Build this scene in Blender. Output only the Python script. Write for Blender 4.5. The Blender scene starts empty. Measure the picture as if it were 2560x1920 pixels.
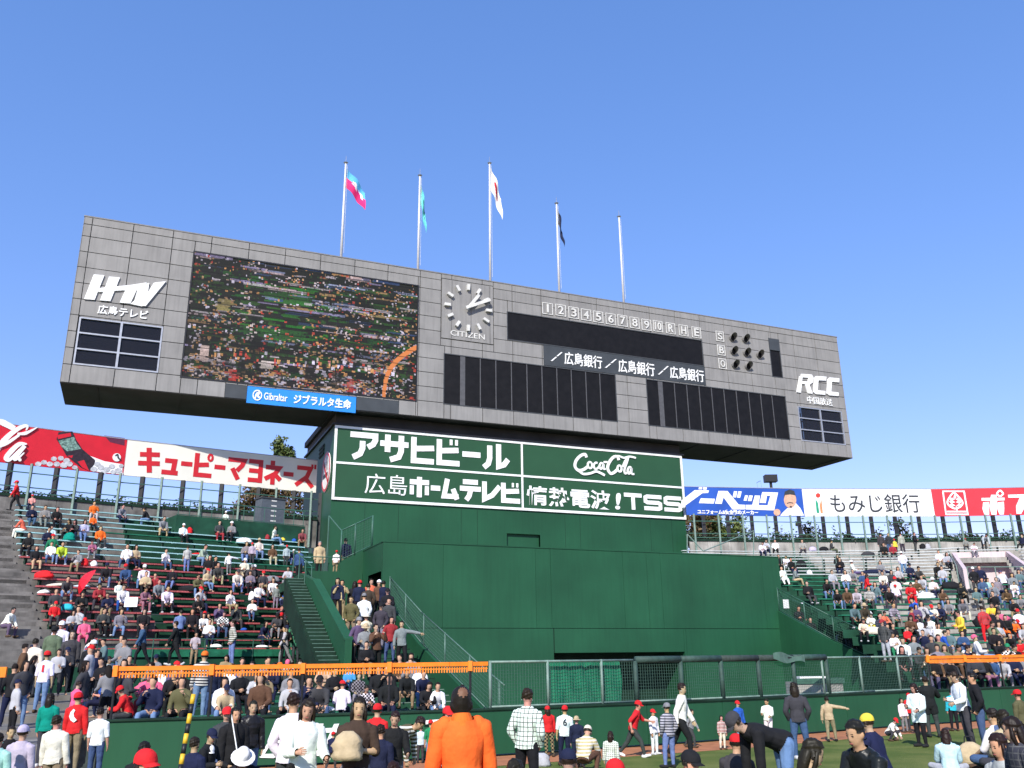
import bpy, bmesh, math, random
import numpy as np
from mathutils import Vector, Matrix
random.seed(7)
RNG = np.random.default_rng(11)
scene = bpy.context.scene
# ------------------------------------------------------------------ camera
FPX, PITCH, ROLL, PHI, CAMH = 2188.45, .3072, -.0133, .4027, 2.05
_cp, _sp = math.cos(PITCH), math.sin(PITCH)
FW = np.array([0, _cp, _sp]); _up = np.array([0, -_sp, _cp]); _rt = np.array([1., 0, 0])
RT = math.cos(ROLL)*_rt + math.sin(ROLL)*_up
UPV = -math.sin(ROLL)*_rt + math.cos(ROLL)*_up
C0 = np.array([0, 0, CAMH])
cam = bpy.data.cameras.new('camera'); camo = bpy.data.objects.new('camera', cam)
scene.collection.objects.link(camo); scene.camera = camo
cam.sensor_width = 36; cam.lens = 36*FPX/2560; cam.clip_end = 5000; cam.clip_start = .1
camo.matrix_world = Matrix(((RT[0], UPV[0], -FW[0], 0), (RT[1], UPV[1], -FW[1], 0), (RT[2], UPV[2], -FW[2], CAMH), (0, 0, 0, 1)))
# ------------------------------------------------------------------ light
SUN_AZ, SUN_EL = math.radians(194), math.radians(37)      # azimuth clockwise from +Y (the view direction)
world = bpy.data.worlds.new('World'); scene.world = world; world.use_nodes = True
wn = world.node_tree; bgn = wn.nodes['Background']
sky = wn.nodes.new('ShaderNodeTexSky'); sky.sky_type = 'NISHITA'; sky.sun_disc = False
sky.sun_elevation = SUN_EL; sky.sun_rotation = SUN_AZ
sky.altitude = 0; sky.air_density = 1.0; sky.dust_density = 0; sky.ozone_density = 6
gm = wn.nodes.new('ShaderNodeGamma'); gm.inputs[1].default_value = .6
hsn = wn.nodes.new('ShaderNodeHueSaturation'); hsn.inputs['Saturation'].default_value = 1.45; hsn.inputs['Value'].default_value = 1.7
wn.links.new(sky.outputs[0], gm.inputs[0]); wn.links.new(gm.outputs[0], hsn.inputs['Color']); tnt = wn.nodes.new('ShaderNodeMix'); tnt.data_type = 'RGBA'; tnt.blend_type = 'MULTIPLY'; tnt.inputs[0].default_value = 1; tnt.inputs[7].default_value = (1.5, 1.04, 1.2, 1)
wn.links.new(hsn.outputs[0], tnt.inputs[6]); wn.links.new(tnt.outputs[2], bgn.inputs[0]); bgn.inputs[1].default_value = .15
sun = bpy.data.lights.new('sun', 'SUN'); sun.energy = 4.5; sun.angle = math.radians(.53); sun.color = (1, .955, .88)
suno = bpy.data.objects.new('sun', sun); scene.collection.objects.link(suno)
_sd = Vector((math.sin(SUN_AZ)*math.cos(SUN_EL), math.cos(SUN_AZ)*math.cos(SUN_EL), math.sin(SUN_EL)))
suno.rotation_euler = _sd.to_track_quat('Z', 'Y').to_euler(); suno.location = (0, -20, 60)
vs = scene.view_settings; vs.view_transform = 'Standard'; vs.look = 'None'; vs.exposure = .5; vs.gamma = 1
scene.cycles.use_denoising = True; scene.cycles.max_bounces = 5
# ------------------------------------------------------------------ pixel <-> place
def ray(x, y): return FW + RT*(x-1280)/FPX - UPV*(y-960)/FPX
def on_z(x, y, z):
    d = ray(x, y); return C0 + d*((z-CAMH)/d[2])
def at_y(x, y, Y):
    d = ray(x, y); return C0 + d*(Y/d[1])
def proj(P):
    P = np.asarray(P, float)-C0; d = P@FW
    return 1280+FPX*(P@RT)/d, 960-FPX*(P@UPV)/d
UV_ = np.array([math.cos(PHI), math.sin(PHI), 0]); AW = np.array([-math.sin(PHI), math.cos(PHI), 0]); O3 = np.array([0, 45., 0])
def on_face(x, y, off):                      # the scoreboard's own frame: u along it, off behind its face
    d = ray(x, y); t = ((O3+off*AW-C0)@AW)/(d@AW); P = C0+d*t
    return (P-O3)@UV_, P[2]
def on_u(x, y, u):
    d = ray(x, y); t = ((O3+u*UV_-C0)@UV_)/(d@UV_); P = C0+d*t
    return (P-O3)@AW, P[2]
def FWORLD(u, o, z): return O3+u*UV_+o*AW+np.array([0, 0, z])
# ------------------------------------------------------------------ build helpers
class Frame:
    def __init__(s, o, r, unit=1., z=0.): s.o, s.r, s.k = np.array([o[0], o[1], z]), r, unit
    def w(s, p):
        c, k = math.cos(s.r), math.sin(s.r)
        return s.o+s.k*np.array([c*p[0]-k*p[1], k*p[0]+c*p[1], p[2]])
# the tower stands well behind the block in front of it: its drawing unit is 1.42 m
UNIT = 1.42
FACE = Frame((0, 45), PHI); WORLD = Frame((0, 0), 0); TOWER = Frame((0, 45*UNIT), PHI, UNIT, CAMH*(1-UNIT))
ORG = {}
def setp(o, label=None, cat=None, group=None, kind=None):
    if label: o['label'] = label
    if cat: o['category'] = cat
    if group: o['group'] = group
    if kind: o['kind'] = kind
    return o
def thing(name, label, cat, frame=WORLD, org=(0, 0, 0), group=None, kind=None):
    e = bpy.data.objects.new(name, None); scene.collection.objects.link(e)
    e.empty_display_size = .2
    e.location = frame.w(org); e.rotation_euler = (0, 0, frame.r); e.scale = (frame.k,)*3
    ORG[e.name] = np.array(org, float); return setp(e, label, cat, group, kind)
class MB:
    def __init__(s): s.v, s.f, s.m = [], [], []
    def add(s, vs, fs, mi=0):
        n = len(s.v); s.v += [tuple(p) for p in vs]; s.f += [tuple(i+n for i in f) for f in fs]; s.m += [mi]*len(fs); return s
    def quad(s, *p, mi=0): return s.add(p, [tuple(range(len(p)))], mi)
    def box(s, x0, x1, y0, y1, z0, z1, mi=0):
        v = [(x, y, z) for z in (z0, z1) for y in (y0, y1) for x in (x0, x1)]
        return s.add(v, [(0, 2, 3, 1), (4, 5, 7, 6), (0, 1, 5, 4), (2, 6, 7, 3), (0, 4, 6, 2), (1, 3, 7, 5)], mi)
    def hexa(s, b, t, mi=0):                 # bottom 4, top 4 points
        return s.add(list(b)+list(t), [(3, 2, 1, 0), (4, 5, 6, 7), (0, 1, 5, 4), (1, 2, 6, 5), (2, 3, 7, 6), (3, 0, 4, 7)], mi)
    def extr(s, pts, vec, mi=0):             # polygon pushed along vec
        n = len(pts); a = [np.array(p, float) for p in pts]; b = [p+np.array(vec) for p in a]
        fs = [tuple(range(n))[::-1], tuple(range(n, 2*n))]+[(i, (i+1) % n, n+(i+1) % n, n+i) for i in range(n)]
        return s.add(a+b, fs, mi)
    def tube(s, p, q, r, n=6, r2=None, mi=0, cap=True):
        p, q = np.array(p, float), np.array(q, float); d = q-p; L = np.linalg.norm(d)
        if L < 1e-6: return s
        d /= L; a = np.cross(d, [0, 0, 1.] if abs(d[2]) < .9 else [1., 0, 0]); a /= np.linalg.norm(a); b = np.cross(d, a)
        r2 = r if r2 is None else r2
        vs = [p+r*(math.cos(t)*a+math.sin(t)*b) for t in np.arange(n)*2*math.pi/n]+[q+r2*(math.cos(t)*a+math.sin(t)*b) for t in np.arange(n)*2*math.pi/n]
        fs = [(i, (i+1) % n, n+(i+1) % n, n+i) for i in range(n)]
        if cap: fs += [tuple(range(n))[::-1], tuple(range(n, 2*n))]
        return s.add(vs, fs, mi)
    def bar(s, p, q, w, h, mi=0):            # rectangular bar between two points, h vertical
        p, q = np.array(p, float), np.array(q, float); d = q-p; n = np.array([-d[1], d[0], 0]); L = np.linalg.norm(n)
        n = n/L*w/2 if L > 1e-6 else np.array([w/2, 0, 0]); u = np.array([0, 0, h/2]) if L > 1e-6 else np.array([0, h/2, 0])
        return s.hexa([p-n-u, p+n-u, q+n-u, q-n-u], [p-n+u, p+n+u, q+n+u, q-n+u], mi)
def link(name, me, parent=None):
    o = bpy.data.objects.new(name, me); scene.collection.objects.link(o)
    if parent: o.parent = parent
    return o
def mesh_of(name, mb, mats, org=(0, 0, 0), smooth=False):
    me = bpy.data.meshes.new(name); ox, oy, oz = org
    me.from_pydata([(a-ox, b-oy, c-oz) for a, b, c in mb.v], [], mb.f)
    for m in (mats if isinstance(mats, (list, tuple)) else [mats]): me.materials.append(m)
    if any(mb.m): me.polygons.foreach_set('material_index', mb.m)
    if smooth: me.polygons.foreach_set('use_smooth', [True]*len(me.polygons))
    me.update(); return me
def part(th, name, mb, mats, sub=None, smooth=False, kind=None, label=None):
    o = link(name, mesh_of(name, mb, mats, ORG[th.name], smooth), sub or th)
    if kind: o['kind'] = kind
    if label: o['label'] = label
    return o
def solo(name, label, cat, mb, mats, frame=WORLD, org=(0, 0, 0), group=None, kind=None, smooth=False):
    o = link(name, mesh_of(name, mb, mats, org, smooth)); o.location = frame.w(org); o.rotation_euler = (0, 0, frame.r); o.scale = (frame.k,)*3
    return setp(o, label, cat, group, kind)
# ------------------------------------------------------------------ materials
def _mat(name):
    m = bpy.data.materials.new(name); m.use_nodes = True
    return m, m.node_tree.nodes, m.node_tree.links, m.node_tree.nodes['Principled BSDF']
def mat(name, col, rough=.6, var=.12, scale=6., bump=0., metal=0., spec=.4, streak=0., rnd=0., col2=None, bscale=None):
    m, N, L, B = _mat(name)
    B.inputs['Roughness'].default_value = rough; B.inputs['Metallic'].default_value = metal
    B.inputs['Specular IOR Level'].default_value = spec
    tc = N.new('ShaderNodeTexCoord')
    nz = N.new('ShaderNodeTexNoise'); nz.inputs['Scale'].default_value = scale; nz.inputs['Detail'].default_value = 6
    L.new(tc.outputs['Object'], nz.inputs['Vector'])
    mx = N.new('ShaderNodeMix'); mx.data_type = 'RGBA'
    c2 = col2 or tuple(max(0, c*(1-var*2)) for c in col)
    mr = N.new('ShaderNodeMapRange'); mr.inputs[1].default_value = .3; mr.inputs[2].default_value = .7
    L.new(nz.outputs['Fac'], mr.inputs[0]); L.new(mr.outputs[0], mx.inputs[0])
    c1 = tuple(min(1, c*(1+var*.6)) for c in col) if not col2 else col
    mx.inputs[6].default_value = (*c1, 1); mx.inputs[7].default_value = (*c2, 1)
    out = mx.outputs[2]
    if streak:
        mp = N.new('ShaderNodeMapping'); mp.inputs['Scale'].default_value = (5, 5, .35); L.new(tc.outputs['Object'], mp.inputs['Vector'])
        n2 = N.new('ShaderNodeTexNoise'); n2.inputs['Scale'].default_value = 1.6; n2.inputs['Detail'].default_value = 5; L.new(mp.outputs[0], n2.inputs['Vector'])
        r2 = N.new('ShaderNodeMapRange'); r2.inputs[1].default_value = .42; r2.inputs[2].default_value = .8; r2.inputs[3].default_value = 1; r2.inputs[4].default_value = 1-streak
        L.new(n2.outputs['Fac'], r2.inputs[0])
        m2 = N.new('ShaderNodeMix'); m2.data_type = 'RGBA'; m2.blend_type = 'MULTIPLY'; m2.inputs[0].default_value = 1
        L.new(out, m2.inputs[6]); L.new(r2.outputs[0], m2.inputs[7]); out = m2.outputs[2]
    if rnd:
        oi = N.new('ShaderNodeObjectInfo'); r3 = N.new('ShaderNodeMapRange'); r3.inputs[3].default_value = 1-rnd; r3.inputs[4].default_value = 1+rnd
        L.new(oi.outputs['Random'], r3.inputs[0])
        m3 = N.new('ShaderNodeMix'); m3.data_type = 'RGBA'; m3.blend_type = 'MULTIPLY'; m3.inputs[0].default_value = 1
        L.new(out, m3.inputs[6]); L.new(r3.outputs[0], m3.inputs[7]); out = m3.outputs[2]
    L.new(out, B.inputs['Base Color'])
    if bump:
        nb = N.new('ShaderNodeTexNoise'); nb.inputs['Scale'].default_value = bscale or scale*4; nb.inputs['Detail'].default_value = 4
        L.new(tc.outputs['Object'], nb.inputs['Vector'])
        bp = N.new('ShaderNodeBump'); bp.inputs['Strength'].default_value = bump; bp.inputs['Distance'].default_value = .03
        L.new(nb.outputs['Fac'], bp.inputs['Height']); L.new(bp.outputs[0], B.inputs['Normal'])
    return m
M = {}
M['panel'] = mat('grey_cladding', (.255, .247, .235), .62, .07, 1.1, .05, spec=.3, streak=.2, rnd=.05)
M['joint'] = mat('joint_black', (.02, .02, .02), .8)
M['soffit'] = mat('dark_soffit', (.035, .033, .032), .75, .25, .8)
M['led'] = mat('led_off', (.008, .0075, .008), .55, .2, 3, spec=.2)
M['ledbar'] = mat('led_bar_grey', (.085, .085, .09), .6)
M['darkgrey'] = mat('dark_grey_paint', (.05, .055, .06), .6)
M['slate'] = mat('slate_sign', (.045, .052, .058), .6, .1, 2)
M['white'] = mat('white_paint', (.80, .80, .78), .5, .03, 3)
M['offwhite'] = mat('aged_white_paint', (.62, .61, .57), .55, .08, 4)
M['alu'] = mat('aluminium', (.42, .43, .45), .4, .08, 5, metal=.5)
M['polewhite'] = mat('pole_paint', (.62, .62, .62), .35, .05, 5, spec=.5)
M['green'] = mat('green_wall_paint', (.0140, .082, .037), .55, .13, .35, .05, spec=.28, streak=.12, rnd=.05)
M['signgreen'] = mat('green_sign_enamel', (.020, .075, .034), .5, .06, .8, spec=.3)
M['greenstand'] = mat('green_stand_paint', (.015, .068, .038), .7, .25, 1.2, .1, spec=.2)
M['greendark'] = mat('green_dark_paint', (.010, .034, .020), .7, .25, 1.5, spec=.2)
M['greenrail'] = mat('green_rail_paint', (.045, .12, .085), .45, .15, 8, spec=.4)
M['galv'] = mat('green_grey_steel', (.17, .25, .21), .5, .15, 6)
M['concrete'] = mat('weathered_concrete', (.215, .20, .18), .85, .28, 1.1, .15, streak=.25, rnd=.06)
M['concreteL'] = mat('pale_concrete', (.39, .37, .33), .85, .25, .8, .15, streak=.35)
M['bluebench'] = mat('pale_blue_bench', (.36, .60, .60), .5, .12, 4)
M['redseat'] = mat('faded_red_seat', (.46, .10, .10), .55, .25, 7, rnd=.2)
M['greenbench'] = mat('green_bench', (.018, .16, .085), .5, .2, 4)
M['alubench'] = mat('silver_bench', (.50, .53, .52), .45, .1, 5)
M['orange'] = mat('orange_rail', (.90, .225, .012), .5, .1, 6)
M['black'] = mat('black_steel', (.012, .012, .014), .5)
M['copinggrey'] = mat('coping_grey', (.20, .195, .19), .6)
M['padgreen'] = mat('pad_green', (.034, .072, .058), .7, .2, 5, .2)
M['blackpad'] = mat('black_pad', (.034, .050, .043), .8, .2, 12, .2)
M['redsign'] = mat('red_sign', (.62, .012, .025), .45, .06, 1.5)
M['redink'] = mat('red_lettering', (.55, .015, .022), .45, .06, 2)
M['cream'] = mat('cream_sign', (.74, .72, .63), .5, .05, .6)
M['signwhite'] = mat('white_sign', (.80, .79, .78), .5, .03, .6)
M['blue'] = mat('blue_sign', (.020, .085, .40), .45, .1, .6)
M['gibblue'] = mat('bright_blue_sign', (.022, .24, .72), .45, .05, 1)
M['ink'] = mat('dark_ink', (.035, .04, .045), .5)
M['inkgreen'] = mat('ink_green', (.02, .30, .17), .5)
M['inkred'] = mat('ink_red', (.60, .05, .03), .5)
M['inkorange'] = mat('ink_orange', (.75, .25, .10), .5)
M['skinprint'] = mat('skin_print', (.62, .36, .24), .6)
M['pink'] = mat('pale_pink_plaster', (.62, .50, .50), .8, .06, 1, streak=.15)
M['greycab'] = mat('grey_cabinet', (.085, .10, .115), .5)
M['bark'] = mat('bark', (.055, .042, .03), .9, .3, 8, .4)
M['dirt'] = mat('orange_clay', (.42, .165, .075), .95, .15, 3, .25, bscale=40)
M['teal'] = mat('teal_print', (.05, .35, .33), .6)
def leafmat(name, a, b):
    m, N, L, B = _mat(name); B.inputs['Roughness'].default_value = .6
    oi = N.new('ShaderNodeTexCoord'); nz = N.new('ShaderNodeTexNoise'); nz.inputs['Scale'].default_value = 1.3; nz.inputs['Detail'].default_value = 5
    L.new(oi.outputs['Object'], nz.inputs['Vector'])
    cr = N.new('ShaderNodeValToRGB'); cr.color_ramp.elements[0].position = .35; cr.color_ramp.elements[1].position = .68
    cr.color_ramp.elements[0].color = (*a, 1); cr.color_ramp.elements[1].color = (*b, 1)
    L.new(nz.outputs['Fac'], cr.inputs[0]); L.new(cr.outputs[0], B.inputs['Base Color']); return m
M['leaf'] = leafmat('leaf', (.045, .085, .02), (.14, .16, .035))
M['leafdark'] = leafmat('leaf_dark', (.018, .03, .012), (.05, .065, .02))
M['leafred'] = leafmat('leaf_autumn', (.05, .06, .02), (.16, .075, .03))
def grassmat():
    m, N, L, B = _mat('grass'); B.inputs['Roughness'].default_value = .9; B.inputs['Specular IOR Level'].default_value = .1
    tc = N.new('ShaderNodeTexCoord'); cols = []
    for sc, lo, hi in ((.9, .38, .65), (45, .3, .75)):
        n = N.new('ShaderNodeTexNoise'); n.inputs['Scale'].default_value = sc; n.inputs['Detail'].default_value = 8; L.new(tc.outputs['Object'], n.inputs['Vector'])
        r = N.new('ShaderNodeMapRange'); r.inputs[1].default_value = lo; r.inputs[2].default_value = hi; L.new(n.outputs['Fac'], r.inputs[0]); cols.append(r.outputs[0])
    a = N.new('ShaderNodeMix'); a.data_type = 'RGBA'; a.inputs[6].default_value = (.105, .145, .034, 1); a.inputs[7].default_value = (.20, .215, .065, 1); L.new(cols[0], a.inputs[0])
    b = N.new('ShaderNodeMix'); b.data_type = 'RGBA'; b.inputs[7].default_value = (.05, .085, .02, 1); L.new(a.outputs[2], b.inputs[6])
    ml = N.new('ShaderNodeMath'); ml.operation = 'MULTIPLY'; ml.inputs[1].default_value = .6; L.new(cols[1], ml.inputs[0]); L.new(ml.outputs[0], b.inputs[0])
    L.new(b.outputs[2], B.inputs['Base Color'])
    bp = N.new('ShaderNodeBump'); bp.inputs['Strength'].default_value = .6; bp.inputs['Distance'].default_value = .03; L.new(cols[1], bp.inputs['Height']); L.new(bp.outputs[0], B.inputs['Normal'])
    return m
M['grass'] = grassmat()
def glassmat():
    m, N, L, B = _mat('window_glass'); B.inputs['Base Color'].default_value = (.02, .02, .025, 1); B.inputs['Roughness'].default_value = .08
    B.inputs['Alpha'].default_value = .6; B.inputs['Specular IOR Level'].default_value = .25; return m
M['glass'] = glassmat()
def netmat(name, col, a):
    m, N, L, B = _mat(name); B.inputs['Base Color'].default_value = (*col, 1); B.inputs['Roughness'].default_value = .8
    tc = N.new('ShaderNodeTexCoord'); n = N.new('ShaderNodeTexNoise'); n.inputs['Scale'].default_value = 2.2; n.inputs['Detail'].default_value = 3; L.new(tc.outputs['Object'], n.inputs['Vector'])
    r = N.new('ShaderNodeMapRange'); r.inputs[3].default_value = a-.2; r.inputs[4].default_value = min(1, a+.25); L.new(n.outputs['Fac'], r.inputs[0]); L.new(r.outputs[0], B.inputs['Alpha']); return m
M['net'] = netmat('green_netting', (.012, .26, .13), .55)
def objcol(name, rough, pattern=None, bump=.25):
    m, N, L, B = _mat(name); B.inputs['Roughness'].default_value = rough; B.inputs['Specular IOR Level'].default_value = .2
    oi = N.new('ShaderNodeObjectInfo'); tc = N.new('ShaderNodeTexCoord'); out = oi.outputs['Color']
    nz = N.new('ShaderNodeTexNoise'); nz.inputs['Scale'].default_value = 9; nz.inputs['Detail'].default_value = 4; L.new(tc.outputs['Object'], nz.inputs['Vector'])
    mr = N.new('ShaderNodeMapRange'); mr.inputs[1].default_value = .3; mr.inputs[2].default_value = .7; mr.inputs[3].default_value = .82; mr.inputs[4].default_value = 1.08; L.new(nz.outputs['Fac'], mr.inputs[0])
    if pattern:
        facs = []
        for ax, sc in pattern['axes']:
            sx = N.new('ShaderNodeSeparateXYZ'); L.new(tc.outputs['Object'], sx.inputs[0])
            a = N.new('ShaderNodeMath'); a.operation = 'MULTIPLY'; a.inputs[1].default_value = sc; L.new(sx.outputs[ax], a.inputs[0])
            f = N.new('ShaderNodeMath'); f.operation = 'FRACT'; L.new(a.outputs[0], f.inputs[0])
            g = N.new('ShaderNodeMath'); g.operation = 'GREATER_THAN'; g.inputs[1].default_value = pattern['w']; L.new(f.outputs[0], g.inputs[0]); facs.append(g.outputs[0])
        fo = facs[0]
        if len(facs) > 1:
            mm = N.new('ShaderNodeMath'); mm.operation = pattern.get('op', 'MAXIMUM'); L.new(facs[0], mm.inputs[0]); L.new(facs[1], mm.inputs[1])
            fo = mm.outputs[0]
            if mm.operation == 'SUBTRACT':
                ab = N.new('ShaderNodeMath'); ab.operation = 'ABSOLUTE'; L.new(fo, ab.inputs[0]); fo = ab.outputs[0]
        mp = N.new('ShaderNodeMix'); mp.data_type = 'RGBA'; mp.inputs[7].default_value = (*pattern['col'], 1); L.new(fo, mp.inputs[0]); L.new(out, mp.inputs[6]); out = mp.outputs[2]
    m3 = N.new('ShaderNodeMix'); m3.data_type = 'RGBA'; m3.blend_type = 'MULTIPLY'; m3.inputs[0].default_value = 1
    L.new(out, m3.inputs[6]); L.new(mr.outputs[0], m3.inputs[7]); L.new(m3.outputs[2], B.inputs['Base Color'])
    if bump:
        n2 = N.new('ShaderNodeTexNoise'); n2.inputs['Scale'].default_value = 6; n2.inputs['Detail'].default_value = 3; L.new(tc.outputs['Object'], n2.inputs['Vector'])
        bp = N.new('ShaderNodeBump'); bp.inputs['Strength'].default_value = bump; bp.inputs['Distance'].default_value = .05; L.new(n2.outputs['Fac'], bp.inputs['Height']); L.new(bp.outputs[0], B.inputs['Normal'])
    return m
M['cloth'] = objcol('cloth', .85, bump=.55)
M['leather'] = objcol('glossy_jacket', .35, bump=.5)
M['stripe'] = objcol('striped_cloth', .85, dict(axes=[(2, 14)], w=.5, col=(.06, .06, .075)), .4)
M['stripew'] = objcol('striped_cloth_pale', .85, dict(axes=[(2, 14)], w=.55, col=(.6, .58, .52)), .4)
M['plaid'] = objcol('plaid_cloth', .85, dict(axes=[(0, 15), (2, 15)], w=.82, col=(.10, .10, .10)), .4)
M['check'] = objcol('checked_cloth', .85, dict(axes=[(0, 8), (2, 8)], w=.5, col=(.015, .015, .015), op='SUBTRACT'), .4)
M['skin'] = objcol('skin', .55, bump=.05)
M['hair'] = objcol('hair', .5, bump=.6)

def crowdmat():
    m, N, L, B = _mat('crowd_colours'); B.inputs['Roughness'].default_value = .8; B.inputs['Specular IOR Level'].default_value = .15
    a = N.new('ShaderNodeAttribute'); a.attribute_name = 'tint'; L.new(a.outputs['Color'], B.inputs['Base Color']); return m
M['crowd'] = crowdmat()
# ------------------------------------------------------------------ lettering
def text_poly(s, bold=0., shear=0.):
    cu = bpy.data.curves.new('txt', 'FONT'); cu.body = s; cu.size = 1; cu.offset = bold; cu.shear = shear; cu.resolution_u = 4
    o = bpy.data.objects.new('txt', cu); scene.collection.objects.link(o)
    dg = bpy.context.evaluated_depsgraph_get(); me = bpy.data.meshes.new_from_object(o.evaluated_get(dg))
    v = np.array([p.co[:2] for p in me.vertices]) if len(me.vertices) else np.zeros((1, 2)); f = [tuple(p.vertices) for p in me.polygons]
    bpy.data.objects.remove(o); bpy.data.curves.remove(cu); bpy.data.meshes.remove(me)
    lo, hi = v.min(0), v.max(0); return (v-lo)/np.maximum(hi-lo, 1e-6), f
def to_plane(mb, v2, faces, plane, depth):    # plane(a,b,d): a,b in 0..1 box coordinates, d metres proud
    n = len(v2); fr = [plane(a, b, depth) for a, b in v2]; bk = [plane(a, b, 0.004) for a, b in v2]
    mb.add(fr, faces)
    cnt = {}
    for f in faces:
        for i in range(len(f)):
            e = (f[i], f[(i+1) % len(f)]); k = tuple(sorted(e)); cnt.setdefault(k, []).append(e)
    es = [x[0] for x in cnt.values() if len(x) == 1]
    base = len(mb.v); idx = {}
    for a, b in es:
        for i in (a, b):
            if i not in idx: idx[i] = (len(mb.v), len(mb.v)+1); mb.v += [tuple(fr[i]), tuple(bk[i])]
        mb.f.append((idx[a][0], idx[a][1], idx[b][1], idx[b][0])); mb.m.append(0)
    return mb
def face_plane(u0, u1, z0, z1, off, slope=0.):
    return lambda a, b, d: (u0+a*(u1-u0), off-d, z0+b*(z1-z0))
def letters(s, plane, bold=0., shear=0., depth=.03):
    v, f = text_poly(s, bold, shear); return to_plane(MB(), v, f, plane, depth)
def miter(pts, w):                            # outline of a stroke
    p = [np.array(q, float) for q in pts]; n = len(p); Lf, Rt = [], []
    for i in range(n):
        d0 = p[i]-p[i-1] if i else p[1]-p[0]; d1 = p[i+1]-p[i] if i < n-1 else p[-1]-p[-2]
        d0 /= np.linalg.norm(d0)+1e-9; d1 /= np.linalg.norm(d1)+1e-9
        n0 = np.array([-d0[1], d0[0]]); n1 = np.array([-d1[1], d1[0]]); m = n0+n1; k = m@m
        m = n0 if k < .35 else m*2/k
        if k < .35: m = (n0+n1); m = n0
        Lf.append(p[i]+m*w); Rt.append(p[i]-m*w)
    return Lf, Rt
def stroke_mb(mb, strokes, plane, w, depth=.03, asp=1.):
    # strokes in a 0..1 cell; asp = cell width / cell height so widths stay even
    for k, st in enumerate(strokes):
        ww = w
        if isinstance(st, dict): ww = st.get('w', w); st = st['p']
        L, R = miter([(a*asp, b) for a, b in st], ww/2)
        v = [(q[0]/asp, q[1]) for q in L+R]; n = len(L)
        to_plane(mb, np.array(v), [(i, i+1, n+i+1, n+i) for i in range(n-1)], plane, depth+k*.004)
    return mb
def arc(cx, cy, rx, ry, a0, a1, n=10): return [(cx+rx*math.cos(math.radians(a0+(a1-a0)*i/n)), cy+ry*math.sin(math.radians(a0+(a1-a0)*i/n))) for i in range(n+1)]
def spline(pts, n=6):
    P = [np.array(p, float) for p in pts]; out = []
    for i in range(len(P)-1):
        a, b, c, d = P[max(i-1, 0)], P[i], P[i+1], P[min(i+2, len(P)-1)]
        for j in range(n):
            t = j/n; out.append(.5*(2*b+(c-a)*t+(2*a-5*b+4*c-d)*t*t+(3*b-a-3*c+d)*t**3))
    return [tuple(q) for q in out]+[tuple(P[-1])]
K = {
 'ア': [[(0, .9), (.93, .9), (.93, .74), (.85, .58), (.66, .46)], [(.46, .68), (.46, .4), (.38, .2), (.12, .05)]],
 'サ': [[(0, .66), (1, .66)], [(.26, 1), (.26, .34)], [(.74, 1), (.74, .4), (.66, .18), (.36, .06)]],
 'ヒ': [[(.1, 1), (.1, .1), (1, .1)], [(.12, .55), (1, .62)]],
 'ビ': [[(.1, 1), (.1, .1), (1, .1)], [(.12, .55), (.95, .62)], dict(p=[(.62, 1.02), (.62, .8)], w=.11), dict(p=[(.86, 1.02), (.86, .8)], w=.11)],
 'ピ': [[(.1, 1), (.1, .1), (1, .1)], [(.12, .5), (.8, .56)], dict(p=arc(.86, .86, .12, .13, 0, 360, 12), w=.09)],
 'ー': [[(0, .5), (1, .5)]],
 'ル': [[(.26, .92), (.26, .42), (.2, .2), (.02, .04)], [(.62, 1), (.62, .12), (.84, .2), (1, .42)]],
 'キ': [[(.04, .70), (.96, .76)], [(0, .34), (1, .40)], [(.42, 1), (.56, 0)]],
 'ュ': [[(.15, .56), (.76, .56), (.7, .12)], [(0, .08), (1, .08)]],
 'マ': [[(0, .88), (.92, .88), (.8, .66), (.52, .42)], [(.26, .52), (.62, .06)]],
 'ヨ': [[(.06, .9), (.88, .9), (.88, .0)], [(.06, .1), (.86, .1)], [(.1, .5), (.86, .5)]],
 'ネ': [[(.46, 1.02), (.46, .82)], [(.06, .72), (.86, .72), (.62, .46), (.04, .2)], [(.5, .46), (.5, -.02)], [(.62, .42), (.96, .2)]],
 'ズ': [[(.06, .84), (.78, .84), (.6, .46), (.02, .06)], [(.5, .42), (.92, .02)], dict(p=[(.86, 1.04), (.86, .84)], w=.09), dict(p=[(1.02, 1.04), (1.02, .84)], w=.09)],
 'ホ': [[(.04, .74), (.96, .74)], [(.5, 1), (.5, 0)], dict(p=[(.14, .56), (.14, .12)], w=.2), dict(p=[(.86, .56), (.86, .12)], w=.2)],
 'ム': [[(.34, 1), (.16, .14), (.98, .14)], [(.66, .52), (.9, .0)]],
 'テ': [[(.14, .92), (.86, .92)], [(0, .58), (1, .58)], [(.52, .56), (.44, .22), (.3, 0)]],
 'レ': [[(.14, 1), (.14, .12), (.55, .32), (.96, .8)]],
 'ジ': [[(.05, .92), (.34, .78)], [(0, .62), (.3, .48)], [(.02, .06), (.5, .2), (.96, .74)], dict(p=[(.6, 1.05), (.74, .84)], w=.09), dict(p=[(.8, 1.1), (.94, .88)], w=.09)],
 'ベ': [[(0, .42), (.36, .8), (.96, .12)], dict(p=[(.64, .98), (.76, .78)], w=.09), dict(p=[(.84, 1.04), (.96, .84)], w=.09)],
 'ッ': [[(.06, .66), (.2, .4)], [(.4, .7), (.52, .46)], [(.94, .7), (.78, .28), (.4, .04)]],
 'ク': [[(.32, 1), (.0, .5)], [(.28, .86), (.94, .86), (.76, .4), (.36, .02)]],
}
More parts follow.
